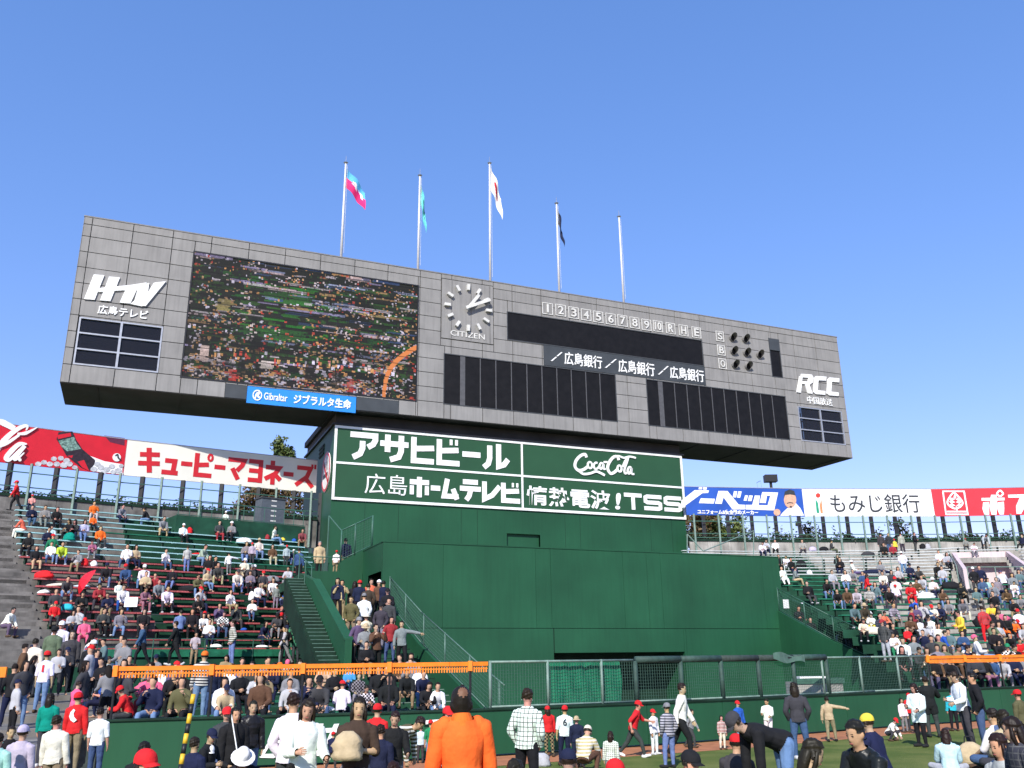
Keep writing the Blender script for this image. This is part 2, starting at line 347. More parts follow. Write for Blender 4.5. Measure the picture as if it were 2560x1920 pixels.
def kana(s, plane, w=.2, gap=.06, depth=.03, shear=0., H=1., W=4., rel=None):
    # lays the characters of s into the plane's 0..1 box; H,W metres of the box
    mb = MB(); rel = rel or {}; ws = [rel.get(c, 1.) for c in s]; tot = sum(ws)+gap*(len(s)-1); x = 0
    for c, cw in zip(s, ws):
        a0, a1 = x/tot, (x+cw)/tot; x += cw+gap
        asp = (a1-a0)*W/H
        pl = (lambda A, B: (lambda a, b, d: plane(A+(a+shear*(b-.5))*(B-A), b, d)))(a0, a1)
        stroke_mb(mb, K[c], pl, w, depth, asp)
    return mb
# ------------------------------------------------------------------ the scoreboard
US0, US1, ZS0, ZS1, DEP = -21.577, 23.296, 14.024, 22.134, 3.75
sb = thing('scoreboard', 'long grey panelled electronic scoreboard cantilevered on the green tower', 'scoreboard', TOWER, (0, 1.8, 14.02))
def z1(x, y): return on_face(120+x*.45208, 500+y*.45208, 0)
def z2(x, y): return on_face(1050+x*.51989, 650+y*.51989, 0)
def rect(fn, tl, tr, br, bl):
    p = [fn(*q) for q in (tl, tr, br, bl)]
    return ((p[0][0]+p[3][0])/2, (p[1][0]+p[2][0])/2, (p[3][1]+p[2][1])/2, (p[0][1]+p[1][1])/2)   # u0,u1,z0,z1
screen = rect(z1, (808, 293), (2048, 470), (2032, 1108), (737, 980))
winL = rect(z1, (170, 652), (640, 695), (607, 955), (140, 910))
gib = rect(z1, (1102, 1028), (1703, 1090), (1700, 1158), (1100, 1100))
clock = rect(z2, (103, 87), (352, 127), (354, 408), (99, 377))
strip = rect(z2, (420, 250), (1352, 390), (1362, 508), (423, 380))
bank = rect(z2, (594, 408), (1370, 515), (1372, 607), (596, 502))
lowA = rect(z2, (118, 452), (938, 555), (945, 775), (115, 690))
lowB = rect(z2, (1090, 575), (1755, 660), (1775, 862), (1100, 793))
tall = rect(z2, (1680, 380), (1722, 385), (1742, 565), (1692, 558))
winR = rect(z2, (1818, 702), (2030, 730), (2043, 890), (1832, 870))
openings = [screen, winL, gib, clock, strip, bank, lowA, lowB, tall, winR, (gib[0]-1.0, gib[1]+2.2, ZS0-1, gib[3])]
colu = [US0]+list(-21.23+1.775*np.arange(25))+[US1]; colu = [c for c in colu if c <= US1]
if US1-colu[-2] < .3: colu.pop(-2)
rowz = [ZS0]+[14.87+.785*i for i in range(9)]+[21.76, ZS1]; rowz = sorted(set(round(r, 3) for r in rowz if r < 21.6))+[21.76, ZS1]
# carcass behind the cladding (a ring, so that the windows look through)
bm = MB(); e = .03
def wall_with_holes(mb, x0, x1, zz0, zz1, y, holes, mi=0):
    xs = sorted({x0, x1, *[min(max(h[0], x0), x1) for h in holes], *[min(max(h[1], x0), x1) for h in holes]})
    zs = sorted({zz0, zz1, *[min(max(h[2], zz0), zz1) for h in holes], *[min(max(h[3], zz0), zz1) for h in holes]})
    for a, b in zip(xs, xs[1:]):
        for c, d in zip(zs, zs[1:]):
            if not any(h[0] <= (a+b)/2 <= h[1] and h[2] <= (c+d)/2 <= h[3] for h in holes): mb.quad((a, y, c), (b, y, c), (b, y, d), (a, y, d), mi=mi)
wall_with_holes(bm, US0+.02, US1-.02, ZS0+.02, ZS1-.02, .03, [winL, winR])
wall_with_holes(bm, US0+.02, US1-.02, ZS0+.02, ZS1-.02, DEP-.03, [(winR[0]-1.5, winR[1]+.1, winR[2], winR[3]+1.6)])
for q in ([(US0+.02, .03, ZS1-.02), (US1-.02, .03, ZS1-.02), (US1-.02, DEP-.03, ZS1-.02), (US0+.02, DEP-.03, ZS1-.02)],
          [(US0+.02, .03, ZS0+.02), (US0+.02, DEP-.03, ZS0+.02), (US0+.02, DEP-.03, ZS1-.02), (US0+.02, .03, ZS1-.02)],
          [(US1-.02, .03, ZS0+.02), (US1-.02, DEP-.03, ZS0+.02), (US1-.02, DEP-.03, ZS1-.02), (US1-.02, .03, ZS1-.02)]): bm.quad(*q)
part(sb, 'carcass', bm, M['joint'])
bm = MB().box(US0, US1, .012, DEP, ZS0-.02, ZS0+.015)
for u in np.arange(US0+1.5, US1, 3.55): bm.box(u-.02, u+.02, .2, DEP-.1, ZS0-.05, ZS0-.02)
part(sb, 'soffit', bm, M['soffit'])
def sub_rect(r, hs):                          # r minus holes -> list of rects
    out = [r]
    for h in hs:
        nx = []
        for a in out:
            if h[0] >= a[1] or h[1] <= a[0] or h[2] >= a[3] or h[3] <= a[2]: nx.append(a); continue
            if h[0] > a[0]: nx.append((a[0], h[0], a[2], a[3]))
            if h[1] < a[1]: nx.append((h[1], a[1], a[2], a[3]))
            x0, x1 = max(a[0], h[0]), min(a[1], h[1])
            if h[2] > a[2]: nx.append((x0, x1, a[2], h[2]))
            if h[3] < a[3]: nx.append((x0, x1, h[3], a[3]))
        out = nx
    return [a for a in out if a[1]-a[0] > .07 and a[3]-a[2] > .07]
g = .017
for i in range(len(colu)-1):
    for j in range(len(rowz)-1):
        # the photo's panels are split into rows only beside the openings; above and below they are one tall piece each
        for r in sub_rect((colu[i], colu[i+1], rowz[j], rowz[j+1]), openings):
            dy = random.uniform(-.003, .003)
            part(sb, 'panel', MB().box(r[0]+g, r[1]-g, dy-.012, .028, r[2]+g, r[3]-g), M['panel'])
for u0, u1, nm in ((US0, US0, 'end'), (US1, US1, 'end')):      # cladding of the two ends
    for j in range(len(rowz)-1):
        for o0, o1 in ((.03, 1.87), (1.89, DEP)):
            s = -1 if u0 == US0 else 1
            part(sb, 'panel', MB().box(min(u0, u0+s*.02), max(u0, u0+s*.02), o0+g, o1-g, rowz[j]+g, rowz[j+1]-g), M['panel'])
part(sb, 'coping', MB().box(US0-.03, US1+.03, -.03, DEP+.03, ZS1, ZS1+.06), M['copinggrey'])
# the picture screen: what it shows is painted face by face and gives off its own light
def screen_part():
    nx, nz = 260, 146; u0, u1, za, zb = screen
    img = np.zeros((nz, nx, 3)); R = np.random.default_rng(5)
    yy, xx = np.mgrid[0:nz, 0:nx]; fx, fy = xx/nx, 1-yy/nz      # fy 0 at top after flip below
    img[:] = (.010, .012, .008)
    def blot(cx, cy, w, h, c, a=1.):
        x0, x1, y0, y1 = int((cx-w/2)*nx), int((cx+w/2)*nx)+1, int((cy-h/2)*nz), int((cy+h/2)*nz)+1
        x0, y0 = max(x0, 0), max(y0, 0); img[y0:y1, x0:x1] = img[y0:y1, x0:x1]*(1-a)+np.array(c)*a
    for _ in range(260):                       # grass, in short broken strips
        x, y = R.uniform(0, 1), R.uniform(.1, .92); inn = abs(x-.42) < .2 and .14 < y < .66
        blot(x, y, R.uniform(.02, .09), R.uniform(.008, .02), (R.uniform(.008, .03), R.uniform(.05, .17 if inn else .09), .012), .85)
    blot(.42, .27, .2, .10, (.025, .13, .02), .7); blot(.36, .58, .26, .08, (.02, .10, .02), .6)
    for b in range(150):                       # thin broken bands of lavender, white, tan, dark blue
        y = R.beta(.8, .8); x = R.uniform(0, 1); c = [(.34, .28, .50), (.50, .38, .42), (.42, .25, .12), (.24, .27, .45), (.03, .06, .16), (.55, .48, .55), (.02, .02, .02), (.02, .018, .012)][R.integers(8)]
        blot(x, y, R.uniform(.03, .2), R.uniform(.004, .014), c, R.uniform(.4, .85))
    for _ in range(2300):                      # people, a pixel or two each
        y = R.beta(1., .85); s = .4+.75*y; x = R.uniform(0, 1)
        if .28 < x < .52 and .18 < y < .62 and R.uniform() < .7: continue
        c = [(.62, .5, .52), (.6, .55, .7), (.012, .010, .012), (.5, .06, .04), (.55, .27, .10), (.015, .012, .015), (.02, .012, .012), (.012, .014, .010), (.5, .3, .16), (.02, .06, .015), (.01, .01, .02)][R.integers(11)]
        blot(x, y, R.uniform(.002, .011)*s, R.uniform(.008, .035)*s, c, R.uniform(.6, 1))
    for x, y, w, h, c in ((.27, .60, .02, .26, (.004, .006, .004)), (.285, .72, .035, .10, (.006, .006, .005)), (.14, .4, .05, .09, (.30, .24, .09)), (.235, .88, .025, .12, (.01, .008, .008)), (.3, .92, .03, .14, (.01, .008, .008)), (.08, .80, .03, .12, (.6, .45, .42)), (.34, .84, .05, .05, (.6, .52, .5)), (.2, .95, .03, .08, (.5, .04, .03)), (.52, .86, .04, .12, (.02, .015, .015)), (.64, .9, .04, .12, (.015, .015, .015)), (.26, .56, .010, .08, (.65, .55, .55)), (.70, .93, .03, .1, (.45, .05, .04))): blot(x, y, w, h, c, .8)
    img *= R.uniform(.65, 1.2, (nz, nx, 1)); rw = np.interp(np.arange(nz), np.linspace(0, nz, 34), R.uniform(.45, 1.2, 34)); img *= rw[:, None, None]
    for k in range(0, nz, 5): img[k:k+2] = np.roll(img[k:k+2], R.integers(-5, 6), 1)
    img[:, :int(.2*nx)] *= .8
    for t in np.linspace(0, 1, 90):            # the orange arc at lower right
        blot(.855+.15*t**1.7, .99-.45*t**.62, .012, .024, (.62, .20, .06), .9)
    for k in range(3, nz, 9): img[k] *= .3
    img = img[::-1]
    us, zs = np.linspace(u0+.02, u1-.02, nx+1), np.linspace(za+.02, zb-.02, nz+1)
    V = np.zeros((nz+1, nx+1, 3)); V[..., 0] = us[None]; V[..., 1] = .008; V[..., 2] = zs[:, None]; V = V.reshape(-1, 3)-ORG[sb.name]
    ii = (np.arange(nz)[:, None]*(nx+1)+np.arange(nx)[None]).ravel()
    F = np.stack([ii, ii+1, ii+nx+2, ii+nx+1], 1)
    me = bpy.data.meshes.new('picture_screen'); me.from_pydata(V.tolist(), [], F.tolist())
    ca = me.color_attributes.new('shown', 'FLOAT_COLOR', 'CORNER'); col = np.ones((nz*nx, 4, 4)); col[..., :3] = img.reshape(-1, 1, 3)
    ca.data.foreach_set('color', col.ravel())
    m, N, L, B = _mat('lit_screen'); at = N.new('ShaderNodeAttribute'); at.attribute_name = 'shown'
    L.new(at.outputs['Color'], B.inputs['Emission Color']); B.inputs['Emission Strength'].default_value = .95
    B.inputs['Base Color'].default_value = (.006, .006, .006, 1); B.inputs['Roughness'].default_value = .6; B.inputs['Specular IOR Level'].default_value = .2
    me.materials.append(m); o = link('picture_screen', me, sb); o['label'] = 'lit picture screen showing the crowded field'
    bz = MB(); w = .05
    for a in ((u0-w, u0+.02, za-w, zb+w), (u1-.02, u1+w, za-w, zb+w), (u0+.02, u1-.02, za-w, za+.02), (u0+.02, u1-.02, zb-.02, zb+w)): bz.box(a[0], a[1], -.03, .02, a[2], a[3])
    part(sb, 'bezel', bz, M['black'], sub=o)
screen_part()
# dark number boards
def board(r, name='number_board', bars=(), grey=None):
    o = part(sb, name, MB().box(r[0], r[1], .012, .05, r[2], r[3]), M['led'])
    fr = MB(); w = .05
    for a in ((r[0]-w, r[0], r[2]-w, r[3]+w), (r[1], r[1]+w, r[2]-w, r[3]+w), (r[0], r[1], r[2]-w, r[2]), (r[0], r[1], r[3], r[3]+w)): fr.box(a[0], a[1], -.025, .02, a[2], a[3])
    part(sb, 'frame', fr, M['darkgrey'], sub=o)
    for u in bars: part(sb, 'divider', MB().box(u-.025, u+.025, -.01, .011, r[2], r[3]), M['ledbar'], sub=o)
    if grey: part(sb, 'divider', MB().box(grey[0], grey[1], -.008, .011, r[2], r[3]), M['ledbar'], sub=o)
    return o
board(strip)
board(lowA, bars=[z2(x, 560+(x-118)*.12)[0] for x in (290, 365, 440, 515, 588, 660, 730, 800, 868)], grey=(z2(193, 560)[0], z2(217, 560)[0]))
board(lowB, bars=[z2(x, 690+(x-1100)*.12)[0] for x in (1230, 1290, 1350, 1410, 1470, 1530, 1590, 1648, 1703)], grey=(z2(1150, 690)[0], z2(1172, 690)[0]))
board(tall); part(sb, 'lamp_housing', MB().box(tall[0]-.02, tall[1]+.02, -.05, .011, tall[3]-.75, tall[3]), M['slate'])
# bank name strip
o = part(sb, 'sign_strip', MB().box(bank[0], bank[1], -.03, .03, bank[2], bank[3]), M['slate'])
for sx, tx in (((630, 487, 680, 445), (692, 452, 873, 512)), ((890, 520, 940, 478), (952, 487, 1125, 549)), ((1145, 552, 1190, 512), (1200, 520, 1362, 578))):
    a, b = z2(sx[0], sx[1]), z2(sx[2], sx[3])
    part(sb, 'lettering', letters('広島銀行', face_plane(z2(tx[0], (tx[1]+tx[3])/2)[0], z2(tx[2], (tx[1]+tx[3])/2)[0], z2((tx[0]+tx[2])/2, tx[3]-2)[1]-.05, z2((tx[0]+tx[2])/2, tx[1]+5)[1]+.05, -.03), .012), M['white'], sub=o)
    mbs = MB(); 
    for t0, t1 in ((0, .46), (.54, 1)):
        p0 = (a[0]+(b[0]-a[0])*t0, a[1]+(b[1]-a[1])*t0); p1 = (a[0]+(b[0]-a[0])*t1, a[1]+(b[1]-a[1])*t1)
        mbs.extr([(p0[0]-.05, -.034, p0[1]), (p0[0]+.05, -.034, p0[1]), (p1[0]+.05, -.034, p1[1]), (p1[0]-.05, -.034, p1[1])], (0, -.03, 0))
    part(sb, 'slash', mbs, M['white'], sub=o)
# number plates over the strip, and S B O
for s, x, y in zip(['1', '2', '3', '4', '5', '6', '7', '8', '9', '10', 'R', 'H', 'E'], [612, 675, 737, 797, 855, 915, 972, 1030, 1087, 1142, 1203, 1265, 1327], [235, 243, 255, 265, 275, 285, 293, 303, 313, 320, 330, 340, 350]):
    u, z = z2(x, y); o = part(sb, 'number_plate', MB().box(u-.34, u+.34, -.04, -.014, z-.36, z+.36), M['panel'])
    part(sb, 'rim', MB().box(u-.33, u-.29, -.055, -.041, z-.35, z+.35).box(u+.29, u+.33, -.055, -.041, z-.35, z+.35).box(u-.289, u+.289, -.055, -.041, z+.31, z+.35).box(u-.289, u+.289, -.055, -.041, z-.35, z-.31), M['offwhite'], sub=o)
    w = .22 if len(s) > 1 else (.055 if s == '1' else .17)
    part(sb, 'numeral', letters(s, face_plane(u-w, u+w, z-.25, z+.25, -.04), .01, 0, .05), M['offwhite'], sub=o)
for s, (x, y), lamps in (('S', (1440, 368), ((1498, 375), (1560, 382))), ('B', (1447, 435), ((1503, 440), (1565, 448), (1628, 457))), ('O', (1453, 500), ((1510, 505), (1573, 513)))):
    u, z = z2(x, y); o = part(sb, 'letter_plate', MB().box(u-.3, u+.3, -.04, -.014, z-.34, z+.34), M['panel'])
    part(sb, 'rim', MB().box(u-.29, u-.25, -.055, -.041, z-.33, z+.33).box(u+.25, u+.29, -.055, -.041, z-.33, z+.33).box(u-.249, u+.249, -.055, -.041, z+.29, z+.33).box(u-.249, u+.249, -.055, -.041, z-.33, z-.29), M['offwhite'], sub=o)
    part(sb, 'letter', letters(s, face_plane(u-.16, u+.16, z-.22, z+.22, -.04), .01, 0, .05), M['offwhite'], sub=o)
    for lx, ly in lamps:
        u, z = z2(lx, ly); hood = MB(); n = 12
        for k in range(n):                      # a hood round the dark lamp, longest at the top
            a0, a1 = 2*math.pi*k/n, 2*math.pi*(k+1)/n
            d0, d1 = .10+.16*(1+math.sin(a0)), .10+.16*(1+math.sin(a1))
            hood.quad((u+.23*math.cos(a0), -.012, z+.23*math.sin(a0)), (u+.23*math.cos(a1), -.012, z+.23*math.sin(a1)), (u+.23*math.cos(a1), -.012-d1, z+.23*math.sin(a1)), (u+.23*math.cos(a0), -.012-d0, z+.23*math.sin(a0)))
        o = part(sb, 'count_lamp', hood, M['panel'])
        part(sb, 'lens', MB().extr([(u+.22*math.cos(2*math.pi*k/n), -.016, z+.22*math.sin(2*math.pi*k/n)) for k in range(n)], (0, -.015, 0)), M['led'], sub=o)
# clock
cu, cz = (clock[0]+clock[1])/2, clock[2]+(clock[3]-clock[2])*.555
ck = part(sb, 'clock_face', MB().box(clock[0]+.03, clock[1]-.03, -.035, .03, clock[2]+.03, clock[3]-.03), M['panel'])
for a in np.arange(clock[0]+.6, clock[1]-.2, 1.1): part(sb, 'joint', MB().box(a-.01, a+.01, -.0365, -.034, clock[2]+.05, clock[3]-.05), M['joint'], sub=ck)
for k in range(12):
    a = math.radians(30*k); r0, r1 = 1.02, 1.36; d = np.array([math.sin(a), math.cos(a)]); nn = np.array([d[1], -d[0]])*.075
    q = [np.array([cu, cz])+d*r0-nn, np.array([cu, cz])+d*r0+nn, np.array([cu, cz])+d*r1+nn, np.array([cu, cz])+d*r1-nn]
    part(sb, 'hour_mark', MB().extr([(p[0], -.037, p[1]) for p in q], (0, -.16, 0)), M['offwhite'], sub=ck)
for ang, L, y, nm in ((36, 1.0, -.2, 'hour_hand'), (64, 1.35, -.27, 'minute_hand')):
    a = math.radians(ang); d = np.array([math.sin(a), math.cos(a)]); nn = np.array([d[1], -d[0]])*.085; c = np.array([cu, cz])
    part(sb, nm, MB().extr([(p[0], y, p[1]) for p in (c-d*.2-nn, c-d*.2+nn, c+d*L+nn, c+d*L-nn)], (0, -.05, 0)), M['offwhite'], sub=ck)
part(sb, 'hub', MB().tube((cu, -.03, cz), (cu, -.33, cz), .09, 10), M['offwhite'], sub=ck)
q0, q1 = z2(145, 355), z2(310, 375)
part(sb, 'lettering', letters('CITIZEN', face_plane(q0[0], q1[0], clock[2]+.22, clock[2]+.52, -.035), .006, 0, .03), M['offwhite'], sub=ck)
# blue name board under the screen
for a, b in ((gib[0]-1.0, gib[0]-.01), (gib[1]+.01, gib[1]+2.2)): part(sb, 'blank_panel', MB().box(a, b, -.02, .03, ZS0+.02, gib[3]), M['slate'])
o = part(sb, 'blue_sign', MB().box(gib[0], gib[1], -.06, .03, ZS0-.16, gib[3]-.02), M['gibblue'])
gw, gz0, gz1 = gib[1]-gib[0], ZS0-.16, gib[3]-.02
gp = lambda a0, a1, b0, b1: face_plane(gib[0]+a0*gw, gib[0]+a1*gw, gz0+b0*(gz1-gz0), gz0+b1*(gz1-gz0), -.06)
part(sb, 'lettering', letters('Gibraltar', gp(.15, .36, .28, .72), .012), M['white'], sub=o)
part(sb, 'lettering', letters('ジブラルタ生命', gp(.415, .955, .2, .8), .03), M['white'], sub=o)
part(sb, 'emblem', stroke_mb(MB(), [dict(p=arc(.5, .5, .42, .42, 60, 400, 18), w=.1), dict(p=spline([(.3, .2), (.42, .6), (.7, .75), (.55, .45), (.75, .3)], 4), w=.16)], gp(.045, .135, .15, .85), .1, .03), M['white'], sub=o)
# broadcaster names
def polys(fn, L, off=-.012, d=.07):
    mb = MB()
    for k, P in enumerate(L): mb.extr([(fn(*p)[0], off, fn(*p)[1]) for p in P], (0, -d-.004*k, 0))
    return mb
htv = [[(253, 415), (312, 420), (258, 555), (200, 551)], [(338, 427), (398, 432), (345, 562), (288, 558)], [(270, 492), (330, 486), (455, 474), (545, 460), (535, 502), (410, 503), (330, 508), (280, 512)],
       [(430, 498), (490, 501), (455, 576), (396, 571)], [(500, 478), (560, 463), (545, 560), (520, 592), (455, 578), (478, 560)], [(585, 462), (652, 454), (540, 590), (505, 588)]]
part(sb, 'broadcaster_emblem', polys(z1, htv), M['white'], label='slanted white HTV letters')
part(sb, 'lettering', letters('広島テレビ', face_plane(z1(275, 605)[0], z1(553, 640)[0], z1(415, 648)[1], z1(415, 597)[1], -.012), .018, 0, .05), M['white'])
rcc = [[(1822, 560), (1836, 561), (1828, 640), (1808, 637)], [(1830, 549), (1880, 553), (1888, 566), (1885, 590), (1872, 600), (1828, 597), (1829, 584), (1862, 586), (1865, 568), (1829, 565)], [(1848, 598), (1868, 600), (1884, 645), (1862, 642)],
       [(1900, 560), (1950, 563), (1948, 582), (1912, 580), (1908, 628), (1945, 632), (1944, 650), (1898, 646), (1888, 636), (1893, 570)], [(1965, 567), (2012, 571), (2011, 590), (1976, 587), (1973, 635), (2009, 639), (2008, 656), (1962, 652), (1953, 643), (1957, 577)]]
part(sb, 'broadcaster_emblem', polys(z2, rcc), M['white'], label='rounded white RCC letters')
part(sb, 'lettering', letters('中国放送', face_plane(z2(1860, 670)[0], z2(1980, 685)[0], z2(1920, 696)[1], z2(1920, 662)[1], -.012), .0, 0, .05), M['white'])
# control-room windows
for r, nm in ((winL, 0), (winR, 1)):
    o = part(sb, 'window', MB().box(r[0], r[0]+.07, -.0, .12, r[2], r[3]).box(r[1]-.07, r[1], -.03, .12, r[2], r[3]).box(r[0]+.07, r[1]-.07, -.03, .12, r[3]-.07, r[3]).box(r[0]+.07, r[1]-.07, -.03, .12, r[2], r[2]+.07), M['alu'])
    um = (r[0]+r[1])/2; hz = [r[2]+(r[3]-r[2])*t for t in (1/3, 2/3)]
    part(sb, 'mullion', MB().box(um-.05, um+.05, -.028, .1, r[2]+.07, r[3]-.07), M['alu'], sub=o)
    for z in hz: part(sb, 'transom', MB().box(r[0]+.07, um-.05, -.026, .1, z-.035, z+.035).box(um+.05, r[1]-.07, -.026, .1, z-.035, z+.035), M['alu'], sub=o)
    zs = [r[2]+.07]+hz+[r[3]-.07]
    for a, b in ((r[0]+.07, um-.05), (um+.05, r[1]-.07)):
        for c, d in zip(zs, zs[1:]): part(sb, 'pane', MB().box(a, b, .05, .06, c+.036, d-.036), M['glass'], sub=o)
    rm = MB()
    if nm == 0: rm.quad((r[0]-.1, 1.6, r[2]-.1), (r[1]+.1, 1.6, r[2]-.1), (r[1]+.1, 1.6, r[3]+.1), (r[0]-.1, 1.6, r[3]+.1))
    rm.quad((r[0]-.1, .1, r[2]-.02), (r[1]+.1, .1, r[2]-.02), (r[1]+.1, DEP-.1, r[2]-.02), (r[0]-.1, DEP-.1, r[2]-.02))
    if nm == 0: rm.quad((r[0]-.1, .1, r[3]+.02), (r[1]+.1, .1, r[3]+.02), (r[1]+.1, DEP-.1, r[3]+.02), (r[0]-.1, DEP-.1, r[3]+.02))
    for k in range(3): rm.box(r[0]+.3+k*.9, r[0]+.36+k*.9, 1.2, 1.25, r[2], r[3]); rm.bar((r[0], 1.15, r[2]+.3+.6*k), (r[1], 1.15, r[2]+.7+.6*k), .05, .08)
    part(sb, 'room', rm, M['darkgrey'])
# ------------------------------------------------------------------ flagpoles on the roof of the scoreboard
def cloth_flag(th, base, L, D, colfn, mats, sway, n=14, m=10):
    mb = MB(); V = {}
    for i in range(n+1):
        for j in range(m+1):
            a, b = i/n, j/m                     # a out from the pole, b down
            x = .07+a*L*sway; z = -b*D-a*a*L*.75*(1-sway)-a*L*.55
            y = .14*math.sin(a*9+b*2.4)*(.25+a)+.05*math.sin(b*7)
            V[i, j] = len(mb.v); mb.v.append((base[0]+x, base[1]+y, base[2]+z))
    for i in range(n):
        for j in range(m):
            mb.f.append((V[i, j], V[i+1, j], V[i+1, j+1], V[i, j+1])); mb.m.append(colfn((i+.5)/n, (j+.5)/m))
    return part(th, 'flag', mb, mats, smooth=True)
def fm(n, c): return mat('flag_'+n, c, .8, .05, 3)
FM = dict(sky=fm('sky_blue', (.10, .42, .70)), mag=fm('magenta', (.75, .02, .16)), wh=fm('white', (.8, .78, .74)), aq=fm('aqua', (.12, .55, .52)), bk=fm('black', (.02, .02, .02)), rd=fm('red', (.55, .02, .03)), nv=fm('navy', (.006, .012, .045)))
poles = [((853, 636), (864, 409), 'first'), ((1045, 666), (1051, 441), 'second'), ((1225.6, 695), (1224.6, 410), 'third'), ((1398, 722), (1390, 510), 'fourth'), ((1559, 750), (1545.5, 543), 'fifth')]
PL = ['tall white flagpole with a blue and magenta flag, leftmost on the scoreboard roof', 'white flagpole with an aqua flag hanging limp on the scoreboard roof', 'tallest white flagpole with a white flag bearing a red disc', 'white flagpole with a dark navy flag on the scoreboard roof', 'bare white flagpole without a flag, rightmost on the scoreboard roof']
for k, (b, t, _) in enumerate(poles):
    u, _z = on_face(b[0], b[1], 1.2); z_top = on_face(t[0], t[1], 1.2)[1]; zb = ZS1+.06
    th = thing('flagpole', PL[k], 'flagpole', TOWER, (u, 1.2, zb), 'flagpoles on the scoreboard roof')
    part(th, 'pole', MB().tube((u, 1.2, zb), (u, 1.2, z_top), .075, 10, .05), M['polewhite'], smooth=True)
    part(th, 'base_plate', MB().tube((u, 1.2, zb), (u, 1.2, zb+.05), .2, 10), M['alu'])
    part(th, 'finial', MB().tube((u, 1.2, z_top), (u, 1.2, z_top+.06), .07, 10, .13).tube((u, 1.2, z_top+.06), (u, 1.2, z_top+.12), .13, 10, .04).tube((u, 1.2, z_top+.12), (u, 1.2, z_top+.5), .02, 5, .008), M['alu'])
    part(th, 'halyard', MB().tube((u+.12, 1.15, zb+.8), (u+.1, 1.18, z_top-.1), .008, 4), M['offwhite'])
    if k == 0:
        def c0(a, b):
            if .25 < a < .92 and .28 < b < .62 and ((int(a*9) % 3 != 2 and .34 < b < .44) or (int(a*9) % 3 == 1) or (.52 < b < .58 and a < .5)): return 2
            return 0 if b < .44 else 1
        cloth_flag(th, (u, 1.2, z_top-.3), 1.6, 1.15, c0, [FM['sky'], FM['mag'], FM['wh']], .68, 18, 16)
    if k == 1: cloth_flag(th, (u, 1.2, z_top-.5), 1.6, 1.25, lambda a, b: 1 if (abs(a-.45) < .1 and abs(b-.5) < .06) or (.62 < a < .85 and abs(b-.55) < .12 and int(a*30) % 2) else 0, [FM['aq'], FM['bk']], .2, 22, 12)
    if k == 2: cloth_flag(th, (u, 1.2, z_top-.25), 1.85, 1.5, lambda a, b: 1 if ((a-.5)*1.5)**2+(b-.5)**2 < .09 else 0, [FM['wh'], FM['rd']], .36, 24, 18)
    if k == 3: cloth_flag(th, (u, 1.2, z_top-.25), 1.4, 1.05, lambda a, b: 1 if .4 < a < .62 and .35 < b < .6 and (int(a*20)+int(b*12)) % 2 else 0, [FM['nv'], FM['wh']], .22, 20, 12)
# ------------------------------------------------------------------ the green tower under the scoreboard
TO = .75                                        # its front behind the scoreboard's face
TU0, TU1, TZ0, TZ1 = -9.28, 10.97, 9.64, 13.36
TBK = 8.6
def t3(x, y): return on_face(750+x*.45208, 1020+y*.45208, TO)
tw = thing('green_tower', 'square green tower carrying the grey scoreboard with white sign lettering', 'tower', TOWER, (0, 4, 0))
dw = (-.09, 1.81, 6.9, 8.41)                    # the shallow doorway
bm = MB(); wall_with_holes(bm, TU0, TU1, 1.6, TZ0, TO, [dw])
bm.quad((TU0, TO, 0), (TU0, TBK, 0), (TU0, TBK, TZ1), (TU0, TO, TZ1)).quad((TU1, TO, 0), (TU1, TBK, 0), (TU1, TBK, TZ1), (TU1, TO, TZ1)).quad((TU0, TBK, 0), (TU1, TBK, 0), (TU1, TBK, TZ1), (TU0, TBK, TZ1))
bm.box(dw[0], dw[1], TO+.16, TO+.2, dw[2], dw[3]).quad((dw[0], TO, dw[3]), (dw[1], TO, dw[3]), (dw[1], TO+.16, dw[3]), (dw[0], TO+.16, dw[3])).quad((dw[0], TO, dw[2]), (dw[0], TO, dw[3]), (dw[0], TO+.16, dw[3]), (dw[0], TO+.16, dw[2]))
part(tw, 'wall', bm, M['green'])
for u in (-7.6, -5.9, -2.6, -1.72, 3.3, 4.2, 8.6, 10.0): part(tw, 'panel_joint', MB().box(u-.008, u+.008, TO-.0035, TO+.01, 6.5, TZ0-.1), M['greendark'])
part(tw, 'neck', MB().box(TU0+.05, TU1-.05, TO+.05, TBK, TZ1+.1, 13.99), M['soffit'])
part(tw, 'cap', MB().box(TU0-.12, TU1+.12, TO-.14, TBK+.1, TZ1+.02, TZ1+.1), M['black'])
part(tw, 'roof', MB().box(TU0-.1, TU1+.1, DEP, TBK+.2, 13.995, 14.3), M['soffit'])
part(tw, 'louvre', MB().box(TU0-.03, TU0-.004, 3.2, 4.4, 12.4, 13.0).box(TU0-.06, TU0-.03, 3.2, 4.4, 12.45, 12.52).box(TU0-.06, TU0-.03, 3.2, 4.4, 12.65, 12.72).box(TU0-.06, TU0-.03, 3.2, 4.4, 12.85, 12.92), M['greendark'])
